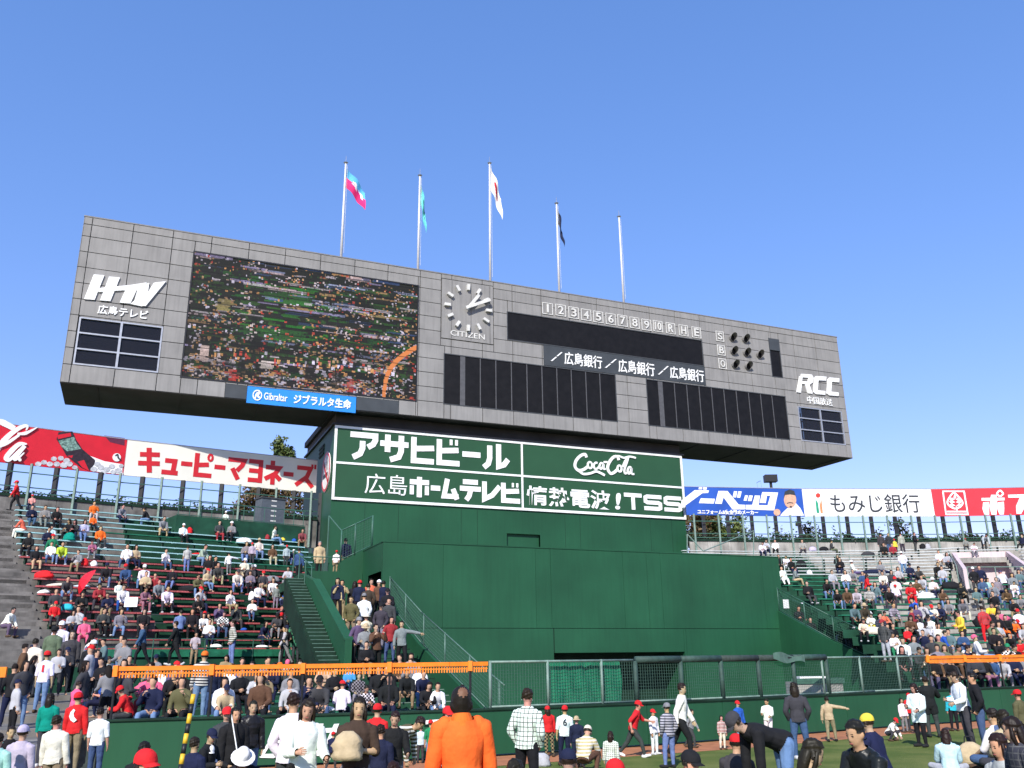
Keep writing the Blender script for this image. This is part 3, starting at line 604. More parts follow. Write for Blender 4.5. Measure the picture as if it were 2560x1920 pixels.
# sign face with its white frame
sg = part(tw, 'sign_face', MB().box(TU0, TU1, TO-.05, TO+.0, TZ0, TZ1), M['signgreen'])
udv = t3(1226, 380)[0]; zl = (t3(192, 300)[1]+t3(1225, 378)[1])/2; zr = (t3(1230, 380)[1]+t3(2115, 440)[1])/2
w = .065; y0, y1 = TO-.085, TO-.052
for nm, a in (('frame_bar', (TU0, TU1, TZ1-2*w, TZ1)), ('frame_bar', (TU0, TU1, TZ0, TZ0+2*w)), ('frame_bar', (TU0, TU0+2*w, TZ0+2*w, TZ1-2*w)), ('frame_bar', (TU1-2*w, TU1, TZ0+2*w, TZ1-2*w)), ('frame_bar', (udv-w*.8, udv+w*.8, TZ0+2*w, TZ1-2*w)), ('frame_bar', (TU0+2*w, udv-w*.8, zl-w*.8, zl+w*.8)), ('frame_bar', (udv+w*.8, TU1-2*w, zr-w*.8, zr+w*.8))):
    part(tw, nm, MB().box(a[0], a[1], y0, y1, a[2], a[3]), M['white'], sub=sg)
SO = TO-.05
def box_of(fn, x0, x1, yl, yr, yl2, yr2):       # left x, right x, top y left/right, bottom y left/right
    a, b, c, d = fn(x0, yl), fn(x1, yr), fn(x1, yr2), fn(x0, yl2); return (a[0]+d[0])/2, (b[0]+c[0])/2, (c[1]+d[1])/2, (a[1]+b[1])/2
q = box_of(t3, 275, 1147, 133, 205, 285, 340)
part(tw, 'lettering', kana('アサヒビール', face_plane(*q, SO), .21, .12, .03, 0, q[3]-q[2], q[1]-q[0], dict(ア=1.02, サ=1.1, ヒ=.9, ビ=.92, ー=.75, ル=1.05)), M['white'], sub=sg)
q = box_of(t3, 357, 590, 362, 375, 472, 488)
part(tw, 'lettering', letters('広島', face_plane(*q, SO), .0), M['white'], sub=sg)
q = box_of(t3, 600, 1213, 380, 420, 490, 530)
part(tw, 'lettering', kana('ホームテレビ', face_plane(*q, SO), .25, .06, .03, 0, q[3]-q[2], q[1]-q[0], dict(ホ=1.1, ー=.5, ム=.95, テ=1.15, レ=1.05, ビ=1.05)), M['white'], sub=sg)
q = box_of(t3, 1250, 1715, 428, 462, 535, 566)
part(tw, 'lettering', letters('情熱電波', face_plane(*q, SO), .020, 0), M['white'], sub=sg)
q = box_of(t3, 1738, 1772, 470, 472, 560, 565)
part(tw, 'lettering', letters('!', face_plane(*q, SO), .03, .1), M['white'], sub=sg)
def tss(q):
    S = [(.98, .86), (.2, .86), (.1, .8), (.1, .56), (.2, .5), (.8, .5), (.9, .44), (.9, .2), (.8, .14), (.02, .14)]
    mb = MB(); W = q[1]-q[0]
    for a0, a1, st in ((0, .3, [[(0, .88), (1, .88)], [(.5, .86), (.5, 0)]]), (.33, .65, [S]), (.68, 1, [S])):
        stroke_mb(mb, st, (lambda A, B: (lambda a, b, d: (q[0]+(A+a*(B-A))*W, SO-d, q[2]+b*(q[3]-q[2]))))(a0, a1), .24, .03, (a1-a0)*W/(q[3]-q[2]))
    return mb
part(tw, 'lettering', tss(box_of(t3, 1790, 2108, 468, 492, 560, 580)), M['white'], sub=sg)
def script_logo(plane, depth=.03, scale=1., asp=2.5):
    C1 = dict(p=spline([(.205, .80), (.185, .93), (.115, .86), (.04, .62), (.02, .36), (.07, .20), (.15, .25), (.23, .42)], 5), w=.075)
    o = dict(p=[(.255+.035*math.cos(t), .47+.14*math.sin(t)) for t in np.linspace(1.3, 7.7, 14)], w=.05)
    c = dict(p=spline([(.375, .58), (.345, .60), (.315, .48), (.325, .34), (.36, .33), (.40, .44)], 4), w=.05)
    a = dict(p=spline([(.465, .58), (.43, .60), (.405, .46), (.42, .34), (.45, .40), (.475, .58), (.47, .36), (.50, .36)], 4), w=.05)
    hy = dict(p=[(.475, .655), (.535, .67)], w=.05)
    C2 = dict(p=spline([(.72, .80), (.70, .95), (.63, .90), (.555, .62), (.535, .36), (.575, .17), (.64, .24), (.70, .40)], 5), w=.075)
    o2 = dict(p=[(.725+.033*math.cos(t), .42+.14*math.sin(t)) for t in np.linspace(1.3, 7.7, 14)], w=.05)
    l = dict(p=spline([(.775, .50), (.84, .86), (.875, .96), (.86, .80), (.805, .40), (.81, .22), (.84, .25)], 5), w=.05)
    a2 = dict(p=spline([(.915, .50), (.885, .52), (.855, .36), (.87, .22), (.90, .30), (.925, .50), (.915, .24), (.96, .22)], 4), w=.05)
    tail = dict(p=spline([(.07, .18), (.14, .05), (.25, .10), (.34, .20), (.42, .14), (.48, .06)], 5), w=.06)
    sw = dict(p=spline([(.63, .93), (.72, .98), (.80, .92), (.90, 1.0), (1.0, .96)], 4), w=.05)
    L = [C1, o, c, a, hy, C2, o2, l, a2, tail, sw]
    for q in L: q['w'] *= 1.75
    return stroke_mb(MB(), L, plane, .05, depth, asp)
q = box_of(t3, 1510, 1855, 243, 275, 372, 392)
part(tw, 'lettering', script_logo(face_plane(*q, SO), .03, 1, (q[1]-q[0])/(q[3]-q[2])), M['white'], sub=sg)
# no-smoking disc on the tower's side
def side_disc():
    (o1, zA) = on_u(750+147*.4521, 1020+250*.4521, TU0); (o2, zB) = on_u(750+147*.4521, 1020+460*.4521, TU0)
    oc = on_u(750+147*.4521, 1020+355*.4521, TU0)[0]; zc, r = (zA+zB)/2, abs(zA-zB)/2
    th = thing('no_smoking_sign', 'round white no smoking sign with red ring on the side of the tower', 'sign', TOWER, (TU0-.03, oc, zc))
    n = 28; C = lambda R: [(TU0-.006, oc+R*math.cos(t), zc+R*math.sin(t)) for t in np.arange(n)*2*math.pi/n]
    part(th, 'disc', MB().extr(C(r), (-.03, 0, 0)), M['signwhite'])
    rg = MB()
    for i in range(n):
        t0, t1 = 2*math.pi*i/n, 2*math.pi*(i+1)/n; P = lambda R, t: (TU0-.04, oc+R*math.cos(t), zc+R*math.sin(t))
        rg.extr([P(r*.86, t0), P(r*.98, t0), P(r*.98, t1), P(r*.86, t1)], (-.012, 0, 0))
    part(th, 'ring', rg, M['redink'])
    s = r*.62; part(th, 'bar', MB().extr([(TU0-.058, oc+s, zc+s*.9-.1), (TU0-.058, oc+s, zc+s*.9+.1), (TU0-.058, oc-s, zc-s*.9+.1), (TU0-.058, oc-s, zc-s*.9-.1)], (-.01, 0, 0)), M['redink'])
    part(th, 'cigarette', MB().extr([(TU0-.044, oc+.8*r*k, zc+zz) for k, zz in ((.75, -.28), (.75, -.08), (-.6, -.08), (-.6, -.28))], (-.008, 0, 0)), M['ink'])
    sm = MB()
    for k in (0, 1): 
        for i in range(7):
            a = zc+.05+i*.11; oo = oc-.35*r+.22*r*k; f = .07*math.sin(i*1.1); f2 = .07*math.sin((i+1)*1.1)
            sm.extr([(TU0-.044, oo+f-.025, a), (TU0-.044, oo+f+.025, a), (TU0-.044, oo+f2+.025, a+.11), (TU0-.044, oo+f2-.025, a+.11)], (-.008, 0, 0))
    part(th, 'smoke', sm, M['ink'])
side_disc()
# ------------------------------------------------------------------ the batter's-eye block in front of the tower
BO, BU0, BU1, BZ = -4.7, -8.06, 12.75, 6.98
bk = thing('batters_eye', 'broad plain green wall block standing in front of the tower', 'wall', FACE, (2, -2, 0))
ld = (-.15, 6.69, .3, 2.40)                     # wide low opening behind the fence
bm = MB()
bm.quad((BU0+.02, BO+.02, BZ-.01), (BU1-.02, BO+.02, BZ-.01), (BU1-.02, TO, BZ-.01), (BU0+.02, TO, BZ-.01)).quad((BU1, BO+.02, 0), (BU1, TO, 0), (BU1, TO, BZ), (BU1, BO+.02, BZ))
side = [(-4.55, -2.3, 3.75, 5.78)]              # door in its left flank
for a, b, c, d in ((BO, -4.55, 0, BZ), (-2.3, TO, 0, BZ), (-4.55, -2.3, 5.78, BZ), (-4.55, -2.3, 0, 3.75)): bm.quad((BU0, a, c), (BU0, b, c), (BU0, b, d), (BU0, a, d))
wall_with_holes(bm, BU0, BU1, 0, BZ-.01, BO+.025, [ld], 1)
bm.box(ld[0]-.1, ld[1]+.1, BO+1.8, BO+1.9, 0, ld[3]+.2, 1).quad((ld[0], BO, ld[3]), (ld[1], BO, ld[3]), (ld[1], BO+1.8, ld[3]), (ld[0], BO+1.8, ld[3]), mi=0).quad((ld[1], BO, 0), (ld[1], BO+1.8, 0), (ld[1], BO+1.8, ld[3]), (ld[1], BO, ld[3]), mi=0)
bm.box(BU0+.02, BU0+2.2, -2.2, -2.1, 3, 6, 1)
part(bk, 'wall', bm, [M['green'], M['greendark']])
ju = [BU0]+[on_face(x, 1480, BO)[0] for x in (1107, 1340, 1378, 1560, 1620, 1655, 1910)]+[BU1]
for a, b in zip(ju, ju[1:]):
    for r in sub_rect((a, b, 3.45, BZ), []): part(bk, 'panel', MB().box(r[0]+.006, r[1]-.006, BO-.004+random.uniform(-.004, .004), BO+.02, r[2]+.012, r[3]), M['green'])
ju = [BU0, on_face(1386, 1590, BO)[0], on_face(1715, 1590, BO)[0], BU1]
for a, b in zip(ju, ju[1:]):
    for r in sub_rect((a, b, 0, 3.45), [ld]): part(bk, 'panel', MB().box(r[0]+.006, r[1]-.006, BO-.004+random.uniform(-.003, .003), BO+.02, r[2], r[3]-.012), M['green'])
bm = MB().box(-3.9, BU1-.1, TO, 17.4, .5, BZ-.02)
part(bk, 'podium', bm, M['green'])
part(bk, 'coping', MB().box(BU0-.03, BU1+.03, BO-.03, BO+.2, BZ, BZ+.05), M['green'])
part(bk, 'ledge', MB().box(BU0-.02, BU0+.18, BO+.2, TO, BZ, BZ+.05), M['green'])
# ------------------------------------------------------------------ mesh-fence maker
def wire_fence(th, base, h, posts, mats, dx=.14, dz=.14, r=.006, pr=.035, top=True, wires=True):
    """base: list of 3-D points; posts: distances along it"""
    P = [np.array(p, float) for p in base]; seg = [np.linalg.norm((b-a)[:2]) for a, b in zip(P, P[1:])]; cum = np.concatenate([[0], np.cumsum(seg)])
    def at(s):
        s = min(max(s, 0), cum[-1]-1e-6); i = int(np.searchsorted(cum, s, 'right')-1); t = (s-cum[i])/seg[i]; return P[i]+(P[i+1]-P[i])*t
    for s in posts: part(th, 'post', MB().tube(at(s)-np.array([0, 0, .05]), at(s)+np.array([0, 0, h+.03]), pr, 8), mats[0], smooth=True)
    rl = MB(); rb = MB()
    for a, b in zip(P, P[1:]):
        rl.tube(a+[0, 0, h], b+[0, 0, h], pr*.8, 8); rb.tube(a+[0, 0, .03], b+[0, 0, .03], pr*.7, 6)
    if top: part(th, 'top_rail', rl, mats[0], smooth=True)
    part(th, 'bottom_rail', rb, mats[0], smooth=True)
    if wires:
        w = MB(); s = dx
        while s < cum[-1]:
            p = at(s); w.tube(p+[0, 0, .03], p+[0, 0, h], r, 3, cap=False); s += dx
        z = dz
        while z < h:
            for a, b in zip(P, P[1:]): w.tube(a+[0, 0, z], b+[0, 0, z], r, 3, cap=False)
            z += dz
        part(th, 'wire_mesh', w, mats[1])
M['fencegreen'] = mat('fence_green', (.085, .16, .125), .5, .15, 6)
FM_ = [M['galv'], mat('wire_green', (.05, .11, .08), .6)]
# left stair parapet with the sloping mesh fence, right one like it
LFU, RFU = -7.72, 12.46
def slope_pts(u, pts): return [(u, *on_u(x, y, u)) for x, y in pts]
lb = [(LFU, -4.72, 4.40), (LFU, -9.3, 2.72), (LFU, -15.75, .74), (LFU, -17.3, .30)]
rb_ = [(RFU, -4.70, 4.33), (RFU, -8.15, 2.84), (RFU, -12.83, 1.12), (RFU, -14.3, .62)]
for u, bp, lab, s in ((LFU, lb, 'green stair parapet topped by a sloping mesh fence left of the plain green wall', -1), (RFU, rb_, 'green stair parapet topped by a sloping mesh fence right of the plain green wall', 1)):
    th = thing('stair_parapet', lab, 'parapet', FACE, (u, -10, 0), 'stair parapets beside the batters eye')
    m = MB(); o_end = bp[-1][1]
    for a, b in zip(bp, bp[1:]): m.hexa([(u-.1, a[1], -.2), (u+.1, a[1], -.2), (u+.1, b[1], -.2), (u-.1, b[1], -.2)], [(u-.1, a[1], a[2]), (u+.1, a[1], a[2]), (u+.1, b[1], b[2]), (u-.1, b[1], b[2])])
    part(th, 'wall', m, M['green'])
    nb = [(p[0]+.0, p[1], p[2]+.02) for p in bp]
    L = abs(bp[-1][1]-bp[0][1]); wire_fence(th, nb, 1.1, np.linspace(.02, L-.4, 6), [M['greenrail'] if s > 0 else M['fencegreen'], FM_[1]], .12, .12, .005, .027)
# upper left fence on the block's shoulder
th = thing('shoulder_fence', 'mesh fence panel rising along the left shoulder of the green block', 'fence', FACE, (-8.8, -1, 5.9), None)
pA = (on_face(848, 1400, TO-1.4)[0], TO-1.4); zP = 5.92
a1 = on_face(850, 1402, -1.2); a2 = on_face(930, 1364, -1.2); b1 = on_face(829, 1338, -1.2)
wire_fence(th, [(a1[0], -1.2, a1[1]), (a2[0], -1.2, a2[1])], on_face(850, 1326, -1.2)[1]-a1[1], [.02, .65, 1.9, abs(a2[0]-a1[0])-.02], [M['greenrail'], FM_[1]], .12, .12, .005)
part(th, 'side_panel', MB().tube((b1[0], -.4, a1[1]+.3), (b1[0], -.4, on_face(829, 1290, -.4)[1]), .035, 6).tube((b1[0], -.4, on_face(829, 1290, -.4)[1]), (a1[0], -1.2, on_face(850, 1326, -1.2)[1]), .03, 6), M['greenrail'])
# wedge wall carrying it
shw = MB().extr([(a1[0], -1.21, zP-.02), (BU0, -1.21, zP-.02), (BU0, -1.21, BZ-.02), (a2[0], -1.21, a2[1]-.02), (a1[0], -1.21, a1[1]-.02)], (0, .2, 0))
solo('shoulder_wall', 'green wedge of wall left of the batters eye under the mesh panel', 'wall', shw, M['green'], FACE, (-8.6, -1.1, 0))
# upper walkway platform and landing, the flight of central stairs
LPU = -10.75                                    # left parapet of the central stairs
pf = MB().box(LPU-.1, BU0-.01, -1.2, 15, 5.5, zP)
solo('walkway', 'raised green walkway beside the tower', None, pf, M['greenstand'], FACE, (-10, 2, 5.9), kind='structure')
pw = MB().box(LPU+.1, BU0-.012, -1.24, -1.205, 3.6, zP+.12)
solo('landing_wall', 'green wall under the raised walkway behind the stair crowd', 'wall', pw, M['green'], FACE, (-9.3, -1.2, 3.6))
def stair_z(o): return 3.65 if o > -4.9 else 3.65+(o+4.9)*.335
NS = 22
stp = thing('central_stairs', 'dark green flight of stairs crowded with people', None, FACE, (-9.2, -10, 0), kind='structure')
part(stp, 'landing', MB().box(LPU+.1, LFU-.1, -4.9, -1.2, 3.3, 3.65), M['greenstand'])
o = -4.9
for k in range(NS):
    oa, ob = -4.9-k*.5, -4.9-(k+1)*.5; z = stair_z(ob)+.08
    part(stp, 'step', MB().box(LPU+.1, LFU-.1, ob, oa, z-.5, z), M['greenstand'])
    part(stp, 'nosing', MB().box(LPU+.15, LFU-.15, ob-.006, ob+.03, z-.02, z+.006), M['galv' if k > 13 else 'greendark'])
# the left parapet: bright sloping wall
th = thing('sloping_parapet', 'broad bright green sloping wall between the left stand and the crowded stairs', 'parapet', FACE, (LPU, -6, 0))
pt = [(-4.4, 5.35), (-10.86, 2.82)]
m = MB(); (oa, za), (ob, zb) = pt
m.hexa([(LPU-.12, oa, 0), (LPU+.12, oa, 0), (LPU+.12, ob, 0), (LPU-.12, ob, 0)], [(LPU-.12, oa, za), (LPU+.12, oa, za), (LPU+.12, ob, zb), (LPU-.12, ob, zb)])
m.hexa([(LPU-.118, oa, 3), (LPU+.118, oa, 3), (LPU+.118, -1.2, 3), (LPU-.118, -1.2, 3)], [(LPU-.118, oa, za-.002), (LPU+.118, oa, za-.002), (LPU+.118, -1.2, 5.9), (LPU-.118, -1.2, 5.9)])
part(th, 'wall', m, M['green'])
m = MB(); m.hexa([(LPU-.16, oa, za+.003), (LPU+.16, oa, za+.003), (LPU+.16, ob, zb+.003), (LPU-.16, ob, zb+.003)], [(LPU-.16, oa, za+.06), (LPU+.16, oa, za+.06), (LPU+.16, ob, zb+.06), (LPU-.16, ob, zb+.06)])
part(th, 'coping', m, M['green'])
part(th, 'handrail', MB().tube((LPU+.35, oa, za-.7), (LPU+.35, ob, zb-.75), .025, 6), M['black'])
# guard rail on the walkway
th = thing('walkway_railing', 'dark green pipe railing on the edge of the raised walkway', 'railing', FACE, (-10.2, -1.2, 5.9))
for k, u in enumerate((-11.2, -11.05, -10.9, -10.75)): part(th, 'post', MB().tube((u, -1.2-.7*k, zP-.3*k), (u, -1.2-.7*k, zP+1.0-.3*k), .025, 6), M['greenrail'])
part(th, 'rail', MB().tube((-11.2, -1.2, zP+1), (-10.75, -3.3, zP+.1), .025, 6).tube((-10.9, -1.15, zP+.75), (BU0-.3, -1.15, zP+.75), .025, 6), M['greenrail'])
for u in (-9.9, -9.1, -8.5): part(th, 'post', MB().tube((u, -1.15, zP), (u, -1.15, zP+.75), .02, 6), M['greenrail'])
# right-hand: doorway wall behind the right parapet and a notice
th = thing('stairwell_wall', 'dark green stairwell wall with a dark doorway behind the right mesh fence', 'wall', FACE, (13.8, -4, 0))
m = MB().hexa([(14.5, -3.2, 0), (14.7, -3.2, 0), (14.7, -11, 0), (14.5, -11, 0)], [(14.5, -3.2, 5.0), (14.7, -3.2, 5.0), (14.7, -11, 2.2), (14.5, -11, 2.2)]).box(BU1+.02, 14.6, -3.2, -3.0, 0, 5.4)
part(th, 'wall', m, M['greenstand']); part(th, 'doorway', MB().box(BU1+.1, BU1+.75, -3.23, -3.203, 3.0, 5.0), M['black'])
part(th, 'notice', MB().box(14.0, 14.35, -3.23, -3.203, 4.55, 5.0), M['signwhite'])
solo('stairwell_steps', None, None, MB().box(RFU+.1, 14.5, -5.2, -3.2, 0, 2.9).box(RFU+.1, 14.5, -7, -5.2, 0, 2.3).box(RFU+.1, 14.5, -9, -7, 0, 1.7).box(RFU+.1, 14.5, -12, -9, 0, 1.0), M['greenstand'], FACE, (13, -6, 0), kind='structure')
# ------------------------------------------------------------------ ground
solo('field_grass', 'short mown grass of the outfield', None, MB().quad((-300, -200, 0), (300, -200, 0), (300, 400, 0), (-300, 400, 0)), M['grass'], kind='structure')
WALL = [np.array(p, float) for p in ((-8.4, 19.0), (-1.5, 21.0), (4.6, 24.2), (11, 28.3), (18.5, 32.5), (30, 37.5))]
WH = 1.03
def along(pl, s):
    for a, b in zip(pl, pl[1:]):
        L = np.linalg.norm(b-a)
        if s <= L: return a+(b-a)*s/L
        s -= L
    return pl[-1]
def plen(pl): return sum(np.linalg.norm(b-a) for a, b in zip(pl, pl[1:]))
def offset(pl, d):                             # positive = towards the camera
    out = []
    for i, p in enumerate(pl):
        t = pl[min(i+1, len(pl)-1)]-pl[max(i-1, 0)]; t = t/np.linalg.norm(t); out.append(p+np.array([t[1], -t[0]])*d)
    return out
def px_on(pl, z, x):                           # point of the plan polyline (height z) seen in pixel column x
    best = None
    for a, b in zip(pl, pl[1:]):
        xa, xb = proj((*a, z))[0], proj((*b, z))[0]
        if min(xa, xb)-1e-6 <= x <= max(xa, xb)+1e-6:
            lo, hi = 0., 1.
            for _ in range(40):
                m = (lo+hi)/2
                if (proj((*(a+(b-a)*m), z))[0]-x)*(xa-x) > 0: lo = m
                else: hi = m
            return a+(b-a)*lo
    ends = [(abs(proj((*pl[0], z))[0]-x), 0), (abs(proj((*pl[-1], z))[0]-x), -1)]
    return pl[min(ends)[1]]
inner = offset(WALL, 1.75); ext = WALL[0]+(WALL[0]-WALL[1])*3; exti = inner[0]+(inner[0]-inner[1])*3
tr = MB(); A, Bq = [ext]+WALL, [exti]+inner
for i in range(len(A)-1): tr.quad((*Bq[i], .004), (*Bq[i+1], .004), (*A[i+1], .004), (*A[i], .004))
solo('warning_track', 'orange clay strip along the foot of the outfield wall', None, tr, M['dirt'], kind='structure')
back = MB(); bo = offset(A, -.25)
for i in range(len(A)-1): back.quad((*bo[i], .004), (*bo[i+1], .004), (bo[i+1][0]*2.2, bo[i+1][1]+70, .004), (bo[i][0]*2.2, bo[i][1]+70, .004))
solo('stand_ground', 'concrete ground under the stands', None, back, M['concrete'], kind='structure')
# ------------------------------------------------------------------ outfield wall
ow = thing('outfield_wall', 'low dark green padded outfield wall along the clay track', 'wall', WORLD, (0, 21.8, 0))
L = plen(WALL); n = int(L/2.45); ws = np.linspace(0, L, n+1)
for a, b in zip(ws, ws[1:]):
    p, q = along(WALL, a+.008), along(WALL, b-.008); t = (q-p)/np.linalg.norm(q-p); nn = np.array([-t[1], t[0]])*.2
    part(ow, 'pad', MB().hexa([(*p, .05), (*q, .05), (*(q+nn), .05), (*(p+nn), .05)], [(*p, WH-.04), (*q, WH-.04), (*(q+nn), WH-.04), (*(p+nn), WH-.04)]), M['green'])
    part(ow, 'coping', MB().hexa([(*(p-nn*.2), WH-.038), (*(q-nn*.2), WH-.038), (*(q+nn*1.2), WH-.038), (*(p+nn*1.2), WH-.038)], [(*(p-nn*.2), WH), (*(q-nn*.2), WH), (*(q+nn*1.2), WH), (*(p+nn*1.2), WH)]), M['greendark'])
p = WALL[0]; part(ow, 'end_pad', MB().box(p[0]-1.0, p[0]+.0, p[1]-.15, p[1]+.25, 0, WH-.03), M['blackpad'])
def wall_pt(x, y, a, b, proud=.012):
    d = ray(x, y); t = np.array([b[0]-a[0], b[1]-a[1], 0]); nrm = np.array([t[1], -t[0], 0]); nrm /= np.linalg.norm(nrm)
    P0 = np.array([a[0], a[1], 0])+nrm*proud; k = ((P0-C0)@nrm)/(d@nrm); return C0+d*k
wl = [[(796, 1809), (809, 1809), (782, 1887), (769, 1887)], [(802, 1821), (843, 1819), (841, 1831), (799, 1832)], [(835, 1810), (848, 1809), (826, 1860), (813, 1860)], [(776, 1874), (812, 1878), (809, 1890), (772, 1889)],
      [(675, 1851), (700, 1850), (698, 1858), (672, 1858)], [(672, 1852), (681, 1853), (656, 1894), (648, 1893)], [(652, 1885), (690, 1884), (694, 1890), (684, 1895), (650, 1894)], [(1062, 1801), (1100, 1798), (1097, 1808), (1058, 1811)], [(914, 1840), (925, 1838), (922, 1850), (912, 1851)],
      [(562, 1886), (572, 1888), (578, 1918), (562, 1918)]]
mb = MB(); ma = M['white']
for k, P in enumerate(wl):
    pts = [wall_pt(x, y, WALL[0], WALL[1], .004) for x, y in P]; t = WALL[1]-WALL[0]; nr = np.array([t[1], -t[0], 0])/np.linalg.norm(t)
    mb.extr(pts, nr*(.008+.002*k))
part(ow, 'lettering', mb, ma)
# ------------------------------------------------------------------ fences and rails on the wall
def along_px(x0, x1, z, step=0.): 
    a, b = px_on(WALL, z, x0), px_on(WALL, z, x1); mid = [w for w in WALL if min(a[0], b[0])+.05 < w[0] < max(a[0], b[0])-.05]
    P = [a]+mid+[b]; return [q+np.array([-.1*.35, .1]) for q in P]
def orange_rail(x0, x1, label, lead=False):
    z0, z1 = WH, 2.06; P = along_px(x0, x1, 1.9); th = thing('orange_rail', label, 'rail', WORLD, (*P[0], z0), 'orange rails on the outfield wall'); Lr = plen(P)
    bar = MB(); pan = []
    for a, b in zip(P, P[1:]): bar.bar((*a, z1-.045), (*b, z1-.045), .07, .09)
    part(th, 'pipe', bar, M['orange'])
    fr = MB(); s = .06
    while s < Lr:
        q = along(P, s); fr.bar((q[0]-.014, q[1], z1-.16), (q[0]+.014, q[1], z1-.16), .014, .14); s += .062
    for a, b in zip(P, P[1:]): fr.bar((*a, z1-.15), (*b, z1-.15), .012, .025)
    part(th, 'fringe', fr, M['orange'], kind='stuff')
    for s in np.arange(.05, Lr, 1.9):
        q = along(P, s); part(th, 'post', MB().tube((*q, z0), (*q, z1-.1), .028, 8), M['black'])
        part(th, 'clamp', MB().box(q[0]-.05, q[0]+.05, q[1]-.06, q[1]+.06, z1-.2, z1+.02), M['orange'])
    return th
orange_rail(282, 1222, 'long orange padded rail with slatted fringe on the left outfield wall')
orange_rail(2322, 2680, 'orange padded rail with slatted fringe on the right outfield wall')
pl = [np.array([-13.5, 17.8]), np.array([-10.3, 18.6])]
th = thing('orange_rail', 'short orange rail on black posts at the far left edge', 'rail', WORLD, (-12, 18.2, 0), 'orange rails on the outfield wall')
part(th, 'pipe', MB().bar((*pl[0], 1.98), (*pl[1], 1.98), .1, .2), M['orange'])
for s in (0, 1.6, 2.4, 3.2): q = along(pl, s); part(th, 'post', MB().tube((*q, 0), (*q, 1.9), .05, 8), M['black'])
part(th, 'cross_rail', MB().bar((*pl[0], 1.1), (*pl[1], 1.1), .05, .08), M['black'])
def mesh_section(x0, x1, label, h=1.02, posts=None, gap=1.6):
    P = along_px(x0, x1, 1.5); th = thing('mesh_fence', label, 'fence', WORLD, (*P[0], WH), 'mesh fences on the outfield wall'); Lr = plen(P)
    wire_fence(th, [(*p, WH) for p in P], h, posts or np.arange(.03, Lr, gap), FM_, .075, .075, .0042); return th, P
th, P = mesh_section(1226, 1590, 'steel mesh fence with green netting behind it, next to the orange rail', gap=1.55)
Pn = along_px(1378, 1560, 1.5); nt = MB(); N_ = 14
for i in range(N_):
    for j in range(6):
        pts = []
        for a, b in ((i, j), (i+1, j), (i+1, j+1), (i, j+1)):
            q = along(Pn, plen(Pn)*a/N_); pts.append((q[0]+.02*math.sin(a*1.7+b), q[1]+.18+.03*math.sin(a*2.3+b*.8), WH+.02+.98*b/6))
        nt.quad(*pts)
part(th, 'netting', nt, M['net'], smooth=True)
P = along_px(1595, 2075, 1.5)
th = thing('padded_fence', 'mesh fence with thick dark padded top rail in front of the green block', 'fence', WORLD, (*P[0], WH)); Lr = plen(P)
wire_fence(th, [(*p, WH) for p in P], 1.0, [], FM_, .075, .075, .0042, top=False)
ss = np.linspace(0, Lr, 6)
for k, s in enumerate(ss): q = along(P, s); part(th, 'padded_post', MB().tube((*q, WH), (*q, WH+1.0), .06, 10), M['padgreen'], smooth=True)
for k, (a, b) in enumerate(zip(ss, ss[1:])):
    p, q = along(P, a+.02), along(P, b-.02); part(th, 'top_pad', MB().tube((*p, WH+1.03), (*q, WH+1.03), .085, 12), M['padgreen'] if k in (0, 1, 4) else M['blackpad'], smooth=True)
tp = MB(); q0 = along(P, ss[3]+.6)
for i in range(10):
    a0, a1 = i/10, (i+1)/10; f = lambda a, b: (*(q0+(along(P, ss[3]+1.9)-q0)*a-np.array([0, .13+.04*math.sin(9*a)])), WH+1.16-.2*b-.08*a+.05*math.sin(7*a+b*2))
    tp.quad(f(a0, 0), f(a1, 0), f(a1, 1), f(a0, 1))
part(th, 'loose_tarp', tp, M['fencegreen'], smooth=True)
mesh_section(2062, 2335, 'steel mesh fence panel with pale posts left of the right orange rail', gap=1.75)
# equipment crate behind the padded fence
q = px_on(offset(WALL, -1.2), 1.2, 2035)
th = thing('equipment_crate', 'pale open crate standing behind the mesh fence', 'crate', WORLD, (*q, 0))
part(th, 'box', MB().box(q[0]-.75, q[0]+.75, q[1]-.4, q[1]+.4, 0, 1.35), M['concreteL']); part(th, 'rim', MB().box(q[0]-.8, q[0]+.8, q[1]-.45, q[1]-.4, 1.3, 1.45).box(q[0]+.75, q[0]+.8, q[1]-.4, q[1]+.4, 1.3, 1.45), M['greenrail'])
part(th, 'contents', MB().box(q[0]-.5, q[0]+.4, q[1]-.3, q[1]+.2, 1.352, 1.5), M['white'])
# ------------------------------------------------------------------ stands
ORD = ['lowest', 'second', 'third', 'fourth', 'fifth', 'sixth', 'seventh', 'eighth', 'ninth', 'tenth', 'eleventh', 'twelfth', 'thirteenth', 'fourteenth', 'fifteenth', 'sixteenth', 'seventeenth', 'eighteenth', 'nineteenth', 'twentieth', 'twenty-first', 'twenty-second', 'twenty-third', 'twenty-fourth', 'twenty-fifth', 'twenty-sixth', 'twenty-seventh']
class Row:
    def __init__(s, pl, zs, stand, idx): s.pl, s.zs, s.zt, s.stand, s.idx = pl, zs, zs-.42, stand, idx
    def at(s, x, dz=0): return px_on(s.pl, s.zs+dz, x)
    def y(s, x): return proj((*s.at(x), s.zs))[1]
def lerp(a, b, t): return a+(b-a)*t
